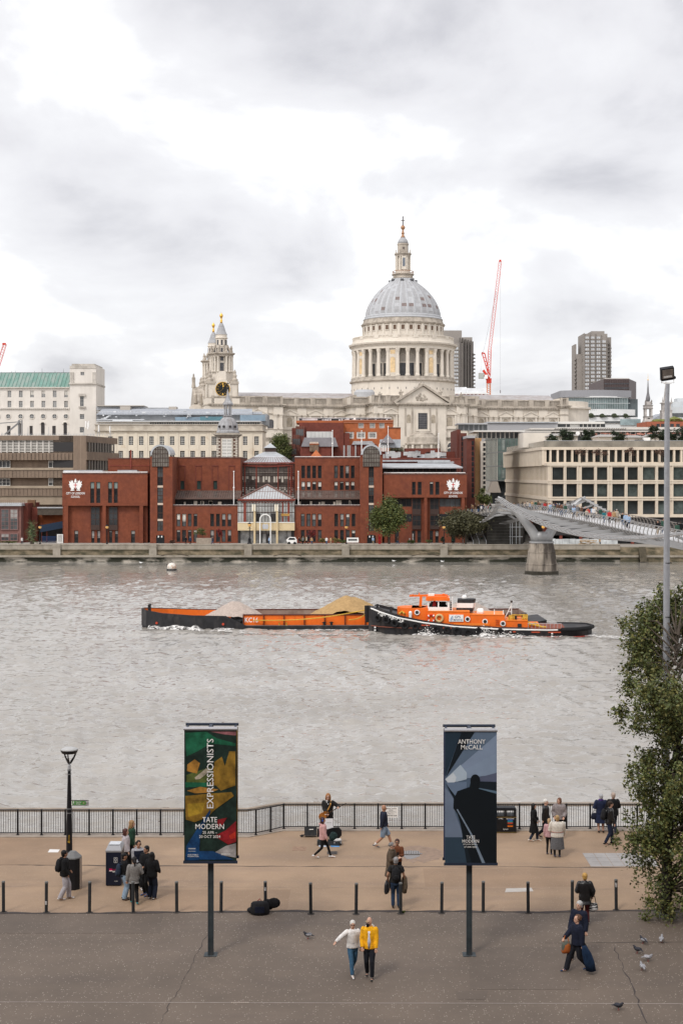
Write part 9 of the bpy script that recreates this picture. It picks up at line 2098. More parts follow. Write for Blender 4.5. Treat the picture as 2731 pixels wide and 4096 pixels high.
K_,NV_,JN,WH_=(.0075,.0075,.0085),(.010,.013,.027),(.05,.085,.14),(.62,.60,.58)
def at(px,py):return G(px,py)
def atY(px,Y):return(X(px,Y),Y)
def cast():
 P=person;PO=lambda z,sx=.1:(sx,-.3,z)
 o=P('man in black puffer jacket and pale grey trousers beside the lamp-post bin',*at(258,3600),105,1.72,(K_,.86,.045,'puffer'),('wide',(.36,.345,.37)),(.62,.62,.62),('short',(.01,.009,.009)),'tan',STEP,(.17,-.2,.98),(-.2,-.1,.92),turn=10,extra=(('hood',K_),))
 backpack(o[1],105,'black rucksack on the back of the man in pale grey trousers')
 o=P('girl in black cap and black top with pale blue jeans, left of the students',*at(497,3601),110,1.63,(K_,.98,.02),('wide',(.23,.31,.40)),(.03,.03,.03),('cap',K_),'tan',STAND,(.19,-.12,.95),(-.15,-.22,.98));backpack(o[1],110,'dark blue rucksack slung behind the girl in the cap',(.02,.03,.05),1.12)
 o=P('woman in grey knit cardigan and black trousers, back to the viewer among students',*at(537,3617),195,1.62,((.20,.19,.18),.80,.04,'knit'),('trousers',K_),(.02,.16,.17),('pony',(.012,.01,.01)),'tan',STEP,(.27,-.02,.82),(-.2,-.2,1.05));handbag(o[1]((-.24,.05,1.28)),rad(100),'black shoulder bag at the side of the woman in grey cardigan',K_,.3,.3,hl=.3)
 P('boy with curly black hair in grey hoodie and dark padded vest, facing the viewer',*at(553,3560),15,1.76,((.30,.30,.32),.9,.03),('trousers',K_),(.6,.6,.6),('curly',(.01,.009,.008)),'tan',STAND,(.04,-.24,1.0),(-.05,-.24,1.0),5,extra=(('vest',NV_),('hood',(.34,.34,.36))))
 o=P('boy in black puffer jacket holding a phone, right of the student group',*at(585,3583),-40,1.74,(K_,.84,.045,'puffer'),('trousers',K_),(.03,.10,.28),('short',(.009,.008,.008)),'tan',STAND,(.16,-.25,1.08),(-.06,-.32,1.13));m=MB();q=o[2][1];m.obox(tuple(q+Vector((-.04,-.03,.06))),(.15,.03,.08),rad(20),0,.2);tag(m.build('phone',mat('phone_black',(.02,.02,.022),.2),None,loc=tuple(q)),'dark phone held by the boy in black puffer','phone')
 P('girl with long black hair in black jacket and wide navy trousers, right of the students',*at(608,3598),160,1.64,(K_,.84,.035,'puffer'),('wide',(.012,.016,.03)),(.5,.5,.5),('long',(.010,.009,.009)),'tan',STAND,(.18,-.25,1.08),(-.2,-.2,1.0))
 P('long-haired blond man in dark green top by the railing',*atY(524,53.6),85,1.80,((.018,.05,.03),.88,.02),('trousers',K_),(.05,.05,.05),('long',(.27,.16,.075)),'pale',STEP,lean=3)
 P('woman with reddish hair in pale hooded top, behind the solar bin',*atY(503,52.9),85,1.66,((.42,.38,.39),.88,.03),('trousers',K_),(.05,.05,.05),('long',(.07,.025,.02)),'pale',STEP,extra=(('hood',(.42,.38,.39)),))
 bx,by=atY(1312,58.2);P('long-haired busker in black jacket and white trousers playing guitar',bx,by,0,1.78,((.018,.017,.017),.70,.03),('trousers',(.58,.55,.50)),(.4,.38,.35),('long',(.28,.125,.045)),'pale',STAND,(.40,-.30,1.27),(-.05,-.27,1.03),extra=('sunglasses',('front',(.6,.6,.6),1.12,.15,.05)))
 t=thing('guitar','sunburst guitar held by the busker','guitar',(bx,by-.26,1.03));y=by-.27;A=Vector((bx-.10,y,1.0));Bv=Vector((bx+.60,y-.08,1.40));d=(Bv-A).normalized();nrm=Vector((0,-1,0));sd=d.cross(nrm).normalized()
 m=MB();rng=[]
 for k in range(24):
  q=2*math.pi*k/24;r=.17+.035*math.cos(2*q)-.02*math.cos(q);p=A-d*.06+d*(r*1.15*math.cos(q))+sd*(r*.95*math.sin(q));rng.append(p)
 m.loft([[p+Vector((0,.03,0))for p in rng],[p-Vector((0,.03,0))for p in rng]]);m.build('guitar_body',mat('sunburst',(.34,.12,.02),.3,var=.8,vs=4),t)
 m=MB();m.bar(A+d*.08-Vector((0,.04,0)),Bv-Vector((0,.03,0)),.045,.03);m.build('neck',mat('rosewood',(.05,.03,.02),.5),t);m=MB();m.bar(Bv-Vector((0,.03,0)),Bv+d*.15-Vector((0,.03,0)),.075,.025);m.build('headstock',cm(K_),t);m=MB();m.bar(A-d*.02-sd*.02-Vector((0,.034,0)),A+d*.07+sd*.05-Vector((0,.034,0)),.09,.006);m.build('white_plate',mat('print_white',(.78,.77,.74),.6),t)
 m=MB();m.tube([A-d*.22,(bx+.02,by-.17,1.2),(bx+.10,by-.16,1.38),(bx+.12,by-.03,1.50)],.028,6,flat=.3);m.build('strap',mat('strap_tan',(.50,.27,.08),.8),t)
 mx_=bx-.05;y=by-.42;t=thing('microphone_stand','slim microphone stand in front of the busker','microphone',(mx_,y,0));m=MB();m.cyl((mx_,y,.02),(mx_,y,1.50),.013,n=6);m.build('pole',BP,t);m=MB();m.ball((mx_,y+.06,1.56),(.035,.035,.04),10,7);m.bar((mx_,y,1.5),(mx_,y+.06,1.55),.025);m.build('microphone',mat('mic_pale',(.5,.5,.5),.4),t)
 for a in(.5,2.6,4.7):m=MB();m.bar((mx_,y,.2),(mx_+.3*math.cos(a),y+.3*math.sin(a),.01),.018);m.build('leg',BP,t)
 m=MB();m.obox((bx+.03,by-.47,.62),(.36,.012,.5),0,rad(-8));sgn=tag(m.build('busker_sign',mat('paper_white',(.66,.65,.66),.7),None,loc=(bx,by-.47,.4)),'white paper sign with a microphone drawing hung on the stand','sign');text('drawing','THANK YOU',bx+.04,.72,by-.50,.2,.03,mat('ink_black',(.02,.02,.02),.6),sgn);sgn_m=MB();sgn_m.ball((bx+.0,by-.47,.48),(.035,.012,.06),10,7);sgn_m.tube([(bx+.06*math.cos(q),by-.46,.46+.06*math.sin(q))for q in[math.pi+i*math.pi/6 for i in range(7)]],.008,5);OFF[sgn.name]=Vector((bx,by-.47,.4));sgn_m.build('microphone_drawing',mat('ink_grey',(.10,.10,.10),.6),sgn)
 ax,ay=atY(1242,58.3);t=thing('amplifier','black guitar amplifier tilted against the railing','amplifier',(ax,ay,0));m=MB();m.obox((ax,ay,.22),(.50,.26,.34),rad(4),rad(-14));m.build('cabinet',BP2,t);m=MB();m.obox((ax,ay-.13,.20),(.44,.012,.27),rad(4),rad(-14));g=m.build('speaker_grille',mat('grille_grey',(.075,.07,.068),.8,var=.3,vs=40),t);m=MB();m.obox((ax+.03,ay-.15,.33),(.17,.012,.03),rad(4),rad(-14));m.build('name_plate',WHI,g);m=MB();m.tube([(ax-.26,ay-.1,.1),(ax-.36,ay-.12,.03),(ax-.42,ay-.1,.05),(ax-.33,ay-.05,.08)],.03,6);m.build('strap',BP,t)
 gx,gy=at(1330,3380);t=thing('guitar_case','open black guitar case lying behind the woman in pink','case',(gx,gy,0));oc=[(-.62,-.16),(-.2,-.14),(0,-.2),(.25,-.22),(.36,-.1),(.36,.1),(.25,.22),(0,.2),(-.2,.14),(-.62,.16)];m=MB();m.slab([(gx+p[0],gy+p[1])for p in oc],.0,.17);m.build('case_base',BP2,t);m=MB();m.slab([(gx+p[0],gy+.22-p[1]*.0+.05*0)for p in oc],0,.01)if False else m.loft([[(gx+p[0],gy+.24+d_,.17+.22+p[1]*1.0+.02)for p in oc]for d_ in(0,.07)]);m.build('case_lid',BP,t);m=MB();m.slab([(gx+p[0]*.92,gy+p[1]*.85)for p in oc],.17,.175);m.build('lining',mat('case_lining',(.014,.018,.02),.9),t)
 for a in(-.45,.06,.31):m=MB();m.box(gx+a,gx+a+.03,gy-.21,gy-.17,.1,.17);m.build('latch',ZK,t)
 m=MB();rr=random.Random(1)
 for i in range(7):m.ball((gx+.2+rr.uniform(-.12,.12),gy-.05+rr.uniform(-.08,.06),.2),(.09,.07,.06),7,5,.25,rr)
 tag(m.build('white_cloth',mat('cloth_white',(.58,.57,.56),.9),None,loc=(gx+.2,gy,.18)),'crumpled white cloth lying in the open guitar case','cloth')
 m=MB();m.ball((gx+.03,gy-.02,.33),(.17,.12,.2),10,7,.08,rr);tag(m.build('soft_bag',cm((.015,.03,.03),'nylon'),None,loc=(gx,gy,.18)),'dark soft bag standing in the open guitar case','bag')
 for i,(a,b,cc)in enumerate(((-.38,-.24,(.45,.5,.58)),(.1,-.26,(.10,.28,.55)))):m=MB();m.obox((gx+a,gy+b,.006),(.34,.2,.008),.05);tag(m.build('flyer',mat('flyer_%d'%i,cc,.5,var=.6,vs=5),None,loc=(gx+a,gy+b,0)),('pale flyer under the left end of the guitar case','blue flyer under the right end of the guitar case')[i],'flyer')
 P('woman in pink jacket with blue headphones walking right',*at(1291,3434),92,1.62,((.50,.29,.28),.84,.03),('leggings',K_),(.66,.67,.68),('long',(.045,.02,.015)),'pale',WALK,(.2,-.1,.86),extra=(('headphones',),('hood',(.50,.29,.28))))
 P('bald man in navy track top and denim shorts walking right',*at(1534,3393),92,1.75,((.016,.02,.035),.93,.03),('shorts',(.19,.25,.33)),(.12,.12,.13),('bald',K_),'tan',WALK,(.2,-.16,.92),(-.22,.12,.88),extra=(('stripe',(.6,.6,.62)),('socks',WH_)))
 P('woman with grey curly hair in olive brown coat, huddled over a phone',*atY(1561,50.9),65,1.66,((.095,.07,.05),.50,.035),('trousers',K_),K_,('curly',(.17,.165,.16)),'pale',STAND,(-.02,-.33,1.23),(-.12,-.3,1.2),lean=5,extra=('sunglasses',('scarf',(.10,.075,.05))))
 o=P('woman in rust brown top and sunglasses holding a phone',*atY(1588,51.5),-8,1.63,((.13,.045,.02),.9,.02),('trousers',K_),K_,('short',(.04,.02,.015)),'tan',STAND,(.10,-.28,1.18),(-.06,-.3,1.15),extra=('sunglasses',));q=o[1]((.06,-.34,1.26));m=MB();m.obox(tuple(q),(.08,.015,.14),.3);tag(m.build('phone',mat('phone_black',(.02,.02,.022),.2),None,loc=tuple(q)),'black phone held up between the two women in brown','phone')
 o=P('grey-haired man in black t-shirt and jeans seen from behind at a bollard',*at(1583,3634),180,1.74,((.014,.015,.017),.9,.02),('trousers',(.025,.045,.085)),(.03,.025,.022),('short',(.24,.23,.23)),'tan',STAND,(.27,-.05,.95),(-.30,-.08,.92),sleeve='short');backpack(o[1],180,'black rucksack on the man in black t-shirt');q=o[2][0];handbag((q[0]-.04,q[1],q[2]+.02),rad(70),'black carrier bag with white pattern held by the man with the rucksack',K_,.36,.42,mat('bag_black_white',(.03,.03,.035),.5,var=.2,vs=3,dirt=(.6,.6,.6),dscale=(6,6,10),damt=.9,dlo=.60,dhi=.66),.05,'carrier_bag');q=o[2][1];m=MB();m.loft([[(q[0]+a*math.cos(u),q[1]+.08*math.sin(u),z)for u in[2*math.pi*i/10 for i in range(10)]]for z,a in((q[2]-.42,.07),(q[2]-.2,.11),(q[2]+.1,.09),(q[2]+.16,.05))]);tag(m.build('draped_jacket',cm((.13,.10,.07)),None,loc=tuple(q),smooth=True),'brown jacket draped over the arm of the man with the rucksack','jacket')
 P('woman with long black hair in long black coat walking right by the railing',*at(2134,3366),80,1.52,(K_,.42,.035),('trousers',(.02,.028,.05)),(.6,.55,.48),('long',(.010,.009,.009)),'pale',STEP,(.18,-.2,.95),(-.2,-.15,.95))
 P('man in white beanie and black jacket walking away by the railing',*at(2182,3358),70,1.66,(K_,.84,.03,'leather'),('trousers',(.012,.013,.018)),K_,('beanie',(.62,.60,.56)),'pale',WALK2,(.2,-.1,.9))
 o=P('woman with brown bob in grey padded jacket facing the viewer',*atY(2236,57.9),-12,1.67,((.235,.205,.205),.86,.05,'puffer'),('trousers',K_),K_,('bob',(.13,.055,.03)),'pale',STAND,(.2,-.16,.98),(-.2,-.16,.98),turn=-35);handbag(o[1]((.2,-.05,1.18)),0,'small black handbag at the hip of the woman in grey padded jacket',K_,.22,.2,hl=.2)
 P('stout blonde woman in cream striped cardigan and grey skirt, from behind',*at(2228,3430),180,1.62,((.55,.51,.45),.86,.05,'knit'),('skirt',(.10,.10,.105)),(.04,.045,.08),('short',(.34,.22,.10)),'pale',STAND,(.2,-.25,1.05),(-.3,-.2,.92),fat=1.28,extra=(('bands',((1.14,(.20,.25,.33)),(1.08,(.40,.20,.16)),(1.02,(.12,.12,.16)))),))
 P('fair-haired girl in pink top, half hidden by the woman in the cream cardigan',*at(2196,3419),165,1.40,((.45,.27,.28),.86,.025),('leggings',K_),(.03,.035,.07),('pony',(.36,.24,.13)),'pale',STAND)
 o=P('grey-haired woman in long navy coat leaning on the railing',*at(2403,3332),180,1.60,((.012,.018,.045),.46,.045),('leggings',(.50,.30,.22)),K_,('short',(.33,.33,.34)),'pale',STAND,(.2,-.2,1.1),(-.2,-.2,1.1),fat=1.1,extra=(('scarf',(.06,.03,.14)),));handbag(o[1]((.27,-.02,1.05)),0,'dark handbag hanging at the left of the navy coat',NV_,.3,.26,hl=.15)
 P('thin-haired man in black jacket looking over the railing, behind the leaves',*atY(2452,58.6),184,1.73,(K_,.82,.04),('trousers',(.02,.025,.04)),(.5,.5,.5),('short',(.36,.28,.23)),'pale',STAND,(.15,-.3,1.15),(-.15,-.3,1.15))
 o=P('dark-haired man in black leather jacket and navy jeans walking toward the tree',*at(2434,3380),95,1.74,(K_,.86,.03,'leather'),('trousers',(.014,.02,.042)),K_,('short',(.025,.016,.012)),'pale',STEP,(.2,-.15,.95),lean=6);backpack(o[1],95,'black rucksack on the man in leather jacket')
 o=P('blonde woman in black leather jacket and dark red trousers, from behind',*at(2338,3700),180,1.70,(K_,.72,.035,'leather'),('trousers',(.07,.012,.014)),K_,('short',(.46,.27,.08)),'pale',STAND,(.2,-.2,1.05),(-.27,-.06,.95));q=o[2][1];handbag((q[0]+.03,q[1],q[2]+.05),0,'black and white zebra striped handbag of the blonde woman',K_,.3,.26,mat('zebra',(.6,.6,.6),.6,dirt=(.012,.012,.012),dscale=(4,4,30),damt=1,dlo=.48,dhi=.50),.28)
 P('grey-haired man in dark jacket walking behind the woman with the blue coat',*at(2316,3832),-35,1.77,(NV_,.82,.035),('trousers',K_),K_,('short',(.40,.39,.38)),'pale',WALK2,(.26,-.08,.88),(-.2,-.25,.95),turn=-10)
 o=P('woman with short brown curls in dark fleece walking left',*at(2308,3885),-72,1.70,((.014,.015,.022),.86,.04),('wide',(.012,.013,.016)),(.02,.04,.10),('curly',(.09,.04,.02)),'pale',WALK2,(.28,.02,.86),(-.12,-.42,1.0),fat=1.1);q=o[2][1];handbag((q[0]+.05,q[1]-.02,q[2]+.12),rad(20),'orange and grey tote bag on the arm of the curly-haired woman',(.55,.17,.04),.30,.34,mat('tote_orange_grey',(.10,.11,.09),.8,var=.2,vs=3,dirt=(.42,.12,.03),dscale=(3,3,1.5),damt=1,dlo=.5,dhi=.54),.22,'tote_bag');q=o[2][0];m=MB();rr=random.Random(5);m.loft([[(q[0]+.10+a*math.cos(u)+off_,q[1]-.05+.09*math.sin(u)*(1+.3*math.sin(3*u)),q[2]+z)for u in[2*math.pi*i/14 for i in range(14)]]for z,a,off_ in((-.72,.15,.16),(-.45,.16,.1),(-.2,.14,.03),(.02,.07,-.05))]);tag(m.build('carried_coat',cm((.008,.022,.052)),None,loc=tuple(q),smooth=True),'blue coat carried by the curly-haired woman','coat')
 P('white-haired woman in white jacket and jeans pointing left',*at(1410,3898),12,1.62,((.64,.62,.60),.90,.03),('trousers',(.04,.10,.17)),(.62,.61,.60),('short',(.55,.53,.50)),'pale',WALK2,(.25,-.02,.88),(-.60,-.22,1.17),turn=-10,extra=('sunglasses',('front',(.60,.62,.66),.90,.147,.07)))
 P('bald bearded man in yellow jacket and black trousers with glasses',*at(1478,3913),-8,1.79,((.78,.38,.012),.86,.022),('trousers',(.012,.012,.014)),(.035,.03,.03),('bald',K_),'pale',STEP,(.20,-.16,.90),(-.2,-.14,.92),turn=-40,extra=('glasses','beard',('front',(.58,.60,.68),.88,.15,.06),('hood',(.6,.55,.48)),('socks',WH_)))
 x,y=at(1040,3655);t=thing('guitar_bag','black guitar bag lying by the stickered bollard','bag',(x+.15,y+.25,0));m=MB();m.loft([[(x+.25+r*math.cos(q)*.9+k*.24,y+.25-k*.12,.22+r*math.sin(q)*.75+k*.1)for q in[2*math.pi*i/12 for i in range(12)]]for k,r in((-.5,.2),(0,.26),(.4,.2),(.9,.24),(1.1,.18))]);m.build('bag_body',cm((.018,.015,.018),'nylon'),t,smooth=True);m=MB();m.tube([(x+.05,y,.4),(x+.0,y-.03,.5),(x-.15,y-.05,.38)],.015,5);m.build('strap',mat('strap_red',(.2,.03,.03),.8),t)
 t=thing('gig_bag','boxy black bag in front of the guitar bag at the bollard','bag',(x,y-.1,0));m=MB();m.loft([[(x+a*math.cos(q)*(1+.15*math.cos(4*q)),y-.12+b*math.sin(q),z)for q in[2*math.pi*i/16 for i in range(16)]]for z,a,b in((0,.26,.15),(.08,.29,.17),(.38,.26,.14),(.44,.2,.08))]);m.build('bag_body',cm((.012,.012,.014),'nylon'),t,smooth=True);m=MB();m.box(x-.16,x+.16,y-.285,y-.26,.1,.3);m.build('front_pocket',cm((.018,.018,.02),'nylon'),t)
 m=MB();m.ball((x-.28,y+.05,.1),(.17,.13,.1),10,7);tag(m.build('shoe_bag',cm((.016,.014,.014),'nylon'),None,loc=(x-.28,y+.05,0),smooth=True),'small slumped black bag left of the boxy bag','bag')
 D,L_=mat('pigeon_dark',(.035,.036,.045),.7,var=.4,vs=20),mat('pigeon_grey',(.28,.28,.30),.8,var=.2,vs=20)
 for px,py,fc,c,lb in((1232,3757,-95,0,'grey pigeon with barred wings walking left before the white-jacketed woman'),(2572,3777,-150,1,'dark pigeon with pale wing, second from top of the flock'),(2549,3815,-130,2,'all-dark pigeon at the left of the flock'),(2645,3772,160,3,'pale pigeon farthest right under the tree'),(2590,3847,70,3,'pale pigeon facing right in the middle of the flock'),(2568,3883,190,3,'pale pigeon with dark tail lowest of the flock'),(2472,4042,60,2,'lone dark pigeon near the bottom edge')):
  x,y=at(px,py);t=thing('pigeon',lb,'pigeon',(x,y,0),rad(fc),'pigeons on the tarmac',world=False);OFF[t.name]=Vector((0,0,0));m=MB();m.ball((0,0,.13),(.06,.115,.062),10,7);m.ball((0,-.09,.17),(.038,.05,.05),8,6);m.ball((0,-.125,.215),(.026,.03,.027),8,6);m.tube([(0,.08,.13),(0,.2,.10)],[.045,.03],8,flat=.35,side=(1,0,0));me=remesh(m,.009,3);me.materials.clear();me.materials.append(D if c!=3 else L_);link(bpy.data.objects.new('body',me),t);me.name='body'
  for sg in(-1,1):m=MB();m.ball((sg*.052,.03,.14),(.018,.10,.042),8,6);m.build('wing',L_ if c in(0,1)else(D if c==2 else mat('pigeon_pale',(.38,.38,.40),.8,var=.3,vs=30)),t,smooth=True)
  m=MB();m.bar((0,-.148,.212),(0,-.172,.205),.01);m.build('beak',DKM,t)
  for sg in(-1,1):m=MB();m.bar((sg*.02,.0,.08),(sg*.022,-.01,.01),.009);m.bar((sg*.022,-.035,.005),(sg*.022,.01,.005),.012,.006);m.build('leg',mat('pigeon_leg',(.3,.08,.07),.7),t)
cast()
def crowd():
 rr=random.Random(77)
 tops=[('black',K_),('navy',(.02,.028,.06)),('red',(.42,.03,.03)),('camel',(.36,.23,.12)),('white',(.6,.58,.56)),('grey',(.16,.16,.165)),('dark green',(.03,.07,.05)),('pale blue',(.28,.38,.52)),('brown',(.11,.06,.04)),('teal',(.02,.14,.16)),('beige',(.42,.35,.27))]
 bots=[('black',K_),('blue denim',(.05,.09,.16)),('grey',(.13,.13,.135)),('beige',(.34,.27,.19)),('dark navy',(.016,.02,.035))]
 hairs=[(.02,.014,.011),(.10,.05,.025),(.28,.18,.09),(.3,.3,.3),(.012,.01,.01)]
 protos=[]
 base=[('short',WALK,1.76,0),('long',WALK2,1.66,0),('short',STEP,1.72,0),('pony',WALK,1.64,0),('short',STAND,1.74,0)]
 used=set();n=[0]
 def put(place,x,y,z,face,tc=None,bc=None,group='people on the footbridge'):
  while True:
   a=tops[tc]if tc is not None else rr.choice(tops if rr.random()<.45 else tops[:2]+tops[5:7]+tops[8:9]);b=bots[bc]if bc is not None else rr.choice(bots)
   if(place,a[0],b[0])not in used:break
   tc=bc=None
  used.add((place,a[0],b[0]));lb='person in %s top and %s trousers %s'%(a[0],b[0],place);k=n[0]%len(base);n[0]+=1;hc=rr.choice(hairs)
  if len(protos)<len(base):
   st,ft,h_,ln=base[k];o=person(lb,x,y,face,h_,(a[1],.84,.03),('trousers',b[1]),K_,(st,hc),rr.choice(('pale','tan')),ft,lod=1,z0=z,group=group)[0];protos.append(o);return
  o=copy_tree(protos[k]);o.location=(x,y,z);o.rotation_euler=(0,0,rad(face));o['label']=lb;o['group']=group;sc_=rr.uniform(.94,1.06);o.scale=(sc_,)*3
  for c in o.children:
   m_={'top':cm(a[1]),'trousers':cm(b[1],'denim'),'hair':cm(hc,'hair')}.get(c.name.split('.')[0])
   if m_:c.material_slots[0].link='OBJECT';c.material_slots[0].material=m_
 far='at the far end of the footbridge';mid='in the thick of the footbridge crowd';near='on the nearer part of the footbridge'
 for i in range(18):Y=282-i*1.65+rr.uniform(-.8,.8);d=deck(Y);put(far,d.x+rr.uniform(-1.4,1.4),Y,d.z,rr.choice((0,180,10,-170)))
 for i in range(36):Y=252-i*1.5+rr.uniform(-.8,.8);d=deck(Y);put(mid,d.x+rr.uniform(-1.5,1.5),Y,d.z,rr.choice((0,0,8,180,-170)))
 for px,off,tc,bc in((2437,-.3,2,0),(2455,.5,3,0),(2415,-1,9,1),(2466,1.0,10,3),(2490,0,0,1),(2502,-.9,7,0),(2513,-1.2,7,4),(2630,-.8,0,3),(2652,.2,6,1),(2708,-.6,7,4),(2722,.8,0,0)):
  X_=35.3+off;Y=F*X_/(px-HX);d=deck(Y);put(near,X_,Y,d.z,rr.choice((0,8,-8))if px<2700 else 180,tc,bc)
 la='waiting at the bridge landing'
 for i in range(18):px=rr.uniform(1878,1962);Y=rr.uniform(299,318);put(la,X(px,Y)+.3,Y,7.0,rr.uniform(-180,180),group='people at the bridge landing')
 qu='on the far quay'
 for px,tc,bc in((88,4,4),(743,0,0),(761,1,0),(850,1,1),(1077,0,0),(1197,0,4),(1212,5,0),(1226,10,0),(1246,3,1),(1306,4,1),(1322,3,3),(1492,0,4),(1590,8,1),(1812,0,0),(1925,1,0),(2323,0,4),(2398,0,0)):
  Y=293.4 if px>2000 else 298;put(qu,X(px,Y),Y,.35,rr.uniform(-180,180),tc,bc,'people on the far quay')
 Y=305;put('behind an office window',X(2343,300.4),301.2,Z(1919,300),0,6,0,'people on the far quay')if False else None
 for dx_,tc in((.55,2),(2.3,0)):put('in the tug wheelhouse',TUG[0]+(1440+.625*455-1928)/36.7+dx_,TUG[1]-.4,WATER+2.1-.0,-80,tc,0,'tug crew')
crowd()
# ================================================================ trees and plants
def leaf_mesh(name,pts,size,rng,m_list,flat=.5):
 """one mesh of many small folded leaves; pts (n,3)"""
 n=len(pts);a=rng.normal(size=(n,3));a[:,2]*=flat;a/=np.linalg.norm(a,axis=1)[:,None];b=rng.normal(size=(n,3));b-=a*(a*b).sum(1)[:,None];b/=np.linalg.norm(b,axis=1)[:,None]
 s=size*rng.uniform(.6,1.3,(n,1));v=np.stack([pts-a*s*.6,pts+b*s*.38,pts+a*s*.6,pts-b*s*.38],1).reshape(-1,3)
 me=bpy.data.meshes.new(name);me.vertices.add(4*n);me.vertices.foreach_set('co',v.reshape(-1));me.loops.add(4*n);me.loops.foreach_set('vertex_index',np.arange(4*n));me.polygons.add(n);me.polygons.foreach_set('loop_start',np.arange(0,4*n,4));me.polygons.foreach_set('loop_total',np.full(n,4))
 for m in m_list:me.materials.append(m)
 me.polygons.foreach_set('material_index',rng.choice(len(m_list),n,p=[.5,.3,.2][:len(m_list)]if len(m_list)==3 else None));me.update();return me
def leafmats(k,cols):
 o=[]
 for i,c in enumerate(cols):
  m=mat('leaf_%s_%d'%(k,i),c,.55,var=.3,vs=1.5);b=m.node_tree.nodes['Principled BSDF'];b.inputs['Transmission Weight'].default_value=0;b.inputs['Specular IOR Level'].default_value=.3;o.append(m)
 return o
BARK=mat('bark',(.07,.055,.042),.9,var=.35,vs=3,bump=.6,bs=12)
def tree(name,label,cat,base,h,crown,clumps,nleaf,size,mats,trunk_r=.2,seed=1,group=None,droop=0,hollow=.55):
 """crown: (cx,cy,cz,rx,ry,rz) relative to the base"""
 rng=np.random.default_rng(seed);rr=random.Random(seed);t=thing(name,label,cat,base,0,group,world=False);OFF[t.name]=Vector((0,0,0));cx,cy,cz,rx,ry,rz=crown
 m=MB();m.tube([(0,0,-.1),(rr.uniform(-.1,.1)*h*.1,0,h*.3),(cx*.5,cy*.5,h*.55),(cx,cy,h*.85)],[trunk_r*1.2,trunk_r,trunk_r*.7,trunk_r*.2],9);tr=m.build('trunk',BARK,t)
 cl=[]
 for i in range(clumps):
  d=rng.normal(size=3);d/=np.linalg.norm(d);r=rng.uniform(hollow,1.0);cl.append(np.array([cx+d[0]*rx*r,cy+d[1]*ry*r,cz+d[2]*rz*r]))
 m=MB()
 for c in cl[:min(len(cl),26)]:
  s0=Vector((cx*.3,cy*.3,min(h*.75,max(h*.25,c[2]*.6))));p=Vector(c);m.tube([s0,s0.lerp(p,.55)+Vector((0,0,.1*rz)),p],[trunk_r*.35,trunk_r*.2,trunk_r*.06],5)
 m.build('limbs',BARK,tr)
 pts=[];per=nleaf//clumps
 for c in cl:
  q=rng.normal(size=(per,3))*np.array([rx,ry,rz])*rng.uniform(.13,.24);q[:,2]-=droop*np.abs(rng.normal(size=per))*.5;pts.append(c+q)
 o=bpy.data.objects.new('crown',leaf_mesh('crown',np.concatenate(pts),size,rng,mats));link(o,t);return t
GRN=leafmats('green',[(.085,.105,.03),(.13,.135,.04),(.055,.075,.025)]);OLV=leafmats('olive',[(.075,.072,.036),(.105,.098,.048),(.05,.05,.026)]);DRK=leafmats('dark',[(.022,.034,.016),(.035,.05,.02),(.015,.022,.012)]);RST=leafmats('rust',[(.10,.05,.035),(.14,.08,.05),(.06,.035,.028)]);REDL=leafmats('red',[(.16,.02,.02),(.22,.04,.03),(.09,.015,.015)]);BIR=leafmats('birch',[(.098,.118,.036),(.165,.155,.048),(.062,.078,.03)]);YEL=leafmats('yellow',[(.17,.13,.04),(.24,.18,.06),(.12,.10,.03)])
Y=296.
tree('quay_tree','green tree before the right stair tower on the far quay','tree',(X(1556,Y),Y,.35),9.5,(0,0,5.8,3.2,2.6,3.2),34,15000,.34,GRN,.22,3)
tree('quay_tree','dull olive tree at the right end of the red school','tree',(X(1862,Y),Y,.35),7.5,(-.6,0,4.5,4.3,3,2.5),36,15000,.32,OLV,.22,4)
tree('street_tree','small green tree between the tan block and the bridge landing','tree',(X(1936,322),322,6.9),5,(0,0,3,1.7,1.5,1.8),14,3500,.3,GRN,.12,5)
tree('courtyard_tree','tree behind the glass roof, against the cathedral wall','tree',(X(1128,380),380,2),24,(0,0,20.5,2.9,2.4,3.2),20,7000,.36,GRN,.3,6)
tree('roof_tree','small leafy tree on the brick roof terrace beside the porch','tree',(X(1588,391),391,17),6,(-.8,0,3.8,2.2,1.6,2.2),12,2500,.3,OLV,.12,16)
labs=['clipped dark roof-garden tree at the left end','double-crowned dark roof-garden tree beside the red door','clipped dark roof-garden tree above a black planter','clipped dark roof-garden tree before the white slatted rail','dark roof-garden tree left of the mast, behind the canopy','low dark roof-garden tree partly behind the floodlight mast','dark roof-garden tree at the right edge']
Yt=312.
for i,(px,py,r,hh)in enumerate(((2210,1767,1.5,1.9),(2268,1752,1.8,2.9),(2347,1752,1.55,2.4),(2472,1757,1.5,2.7),(2620,1740,1.7,3.2),(2658,1749,1.3,2.8),(2718,1744,1.9,3.4))):
 zb=Z(1788,304);c=Z(py-9,Yt)-zb;tree('roof_tree',labs[i],'tree',(X(px,Yt),Yt,zb),c+.6,(0,0,c,r,r,r*.9),12,2600,.26,DRK,.07,20+i,'clipped trees on the limestone roof garden')
labs=['bare reddish shrub on the terrace, leftmost of the four','bare reddish shrub in a pale planter, second along the terrace','bare reddish shrub, third along the terrace','bare reddish shrub behind the floodlight mast']
for i,px in enumerate((2325,2403,2521,2648)):
 zb=Z(1853,302.5);tree('terrace_shrub',labs[i],'shrub',(X(px,302),302,zb),3.0,(0,0,2.35,1.5,.8,.85),12,380,.2,RST,.05,40+i,'bare shrubs on the limestone terrace')
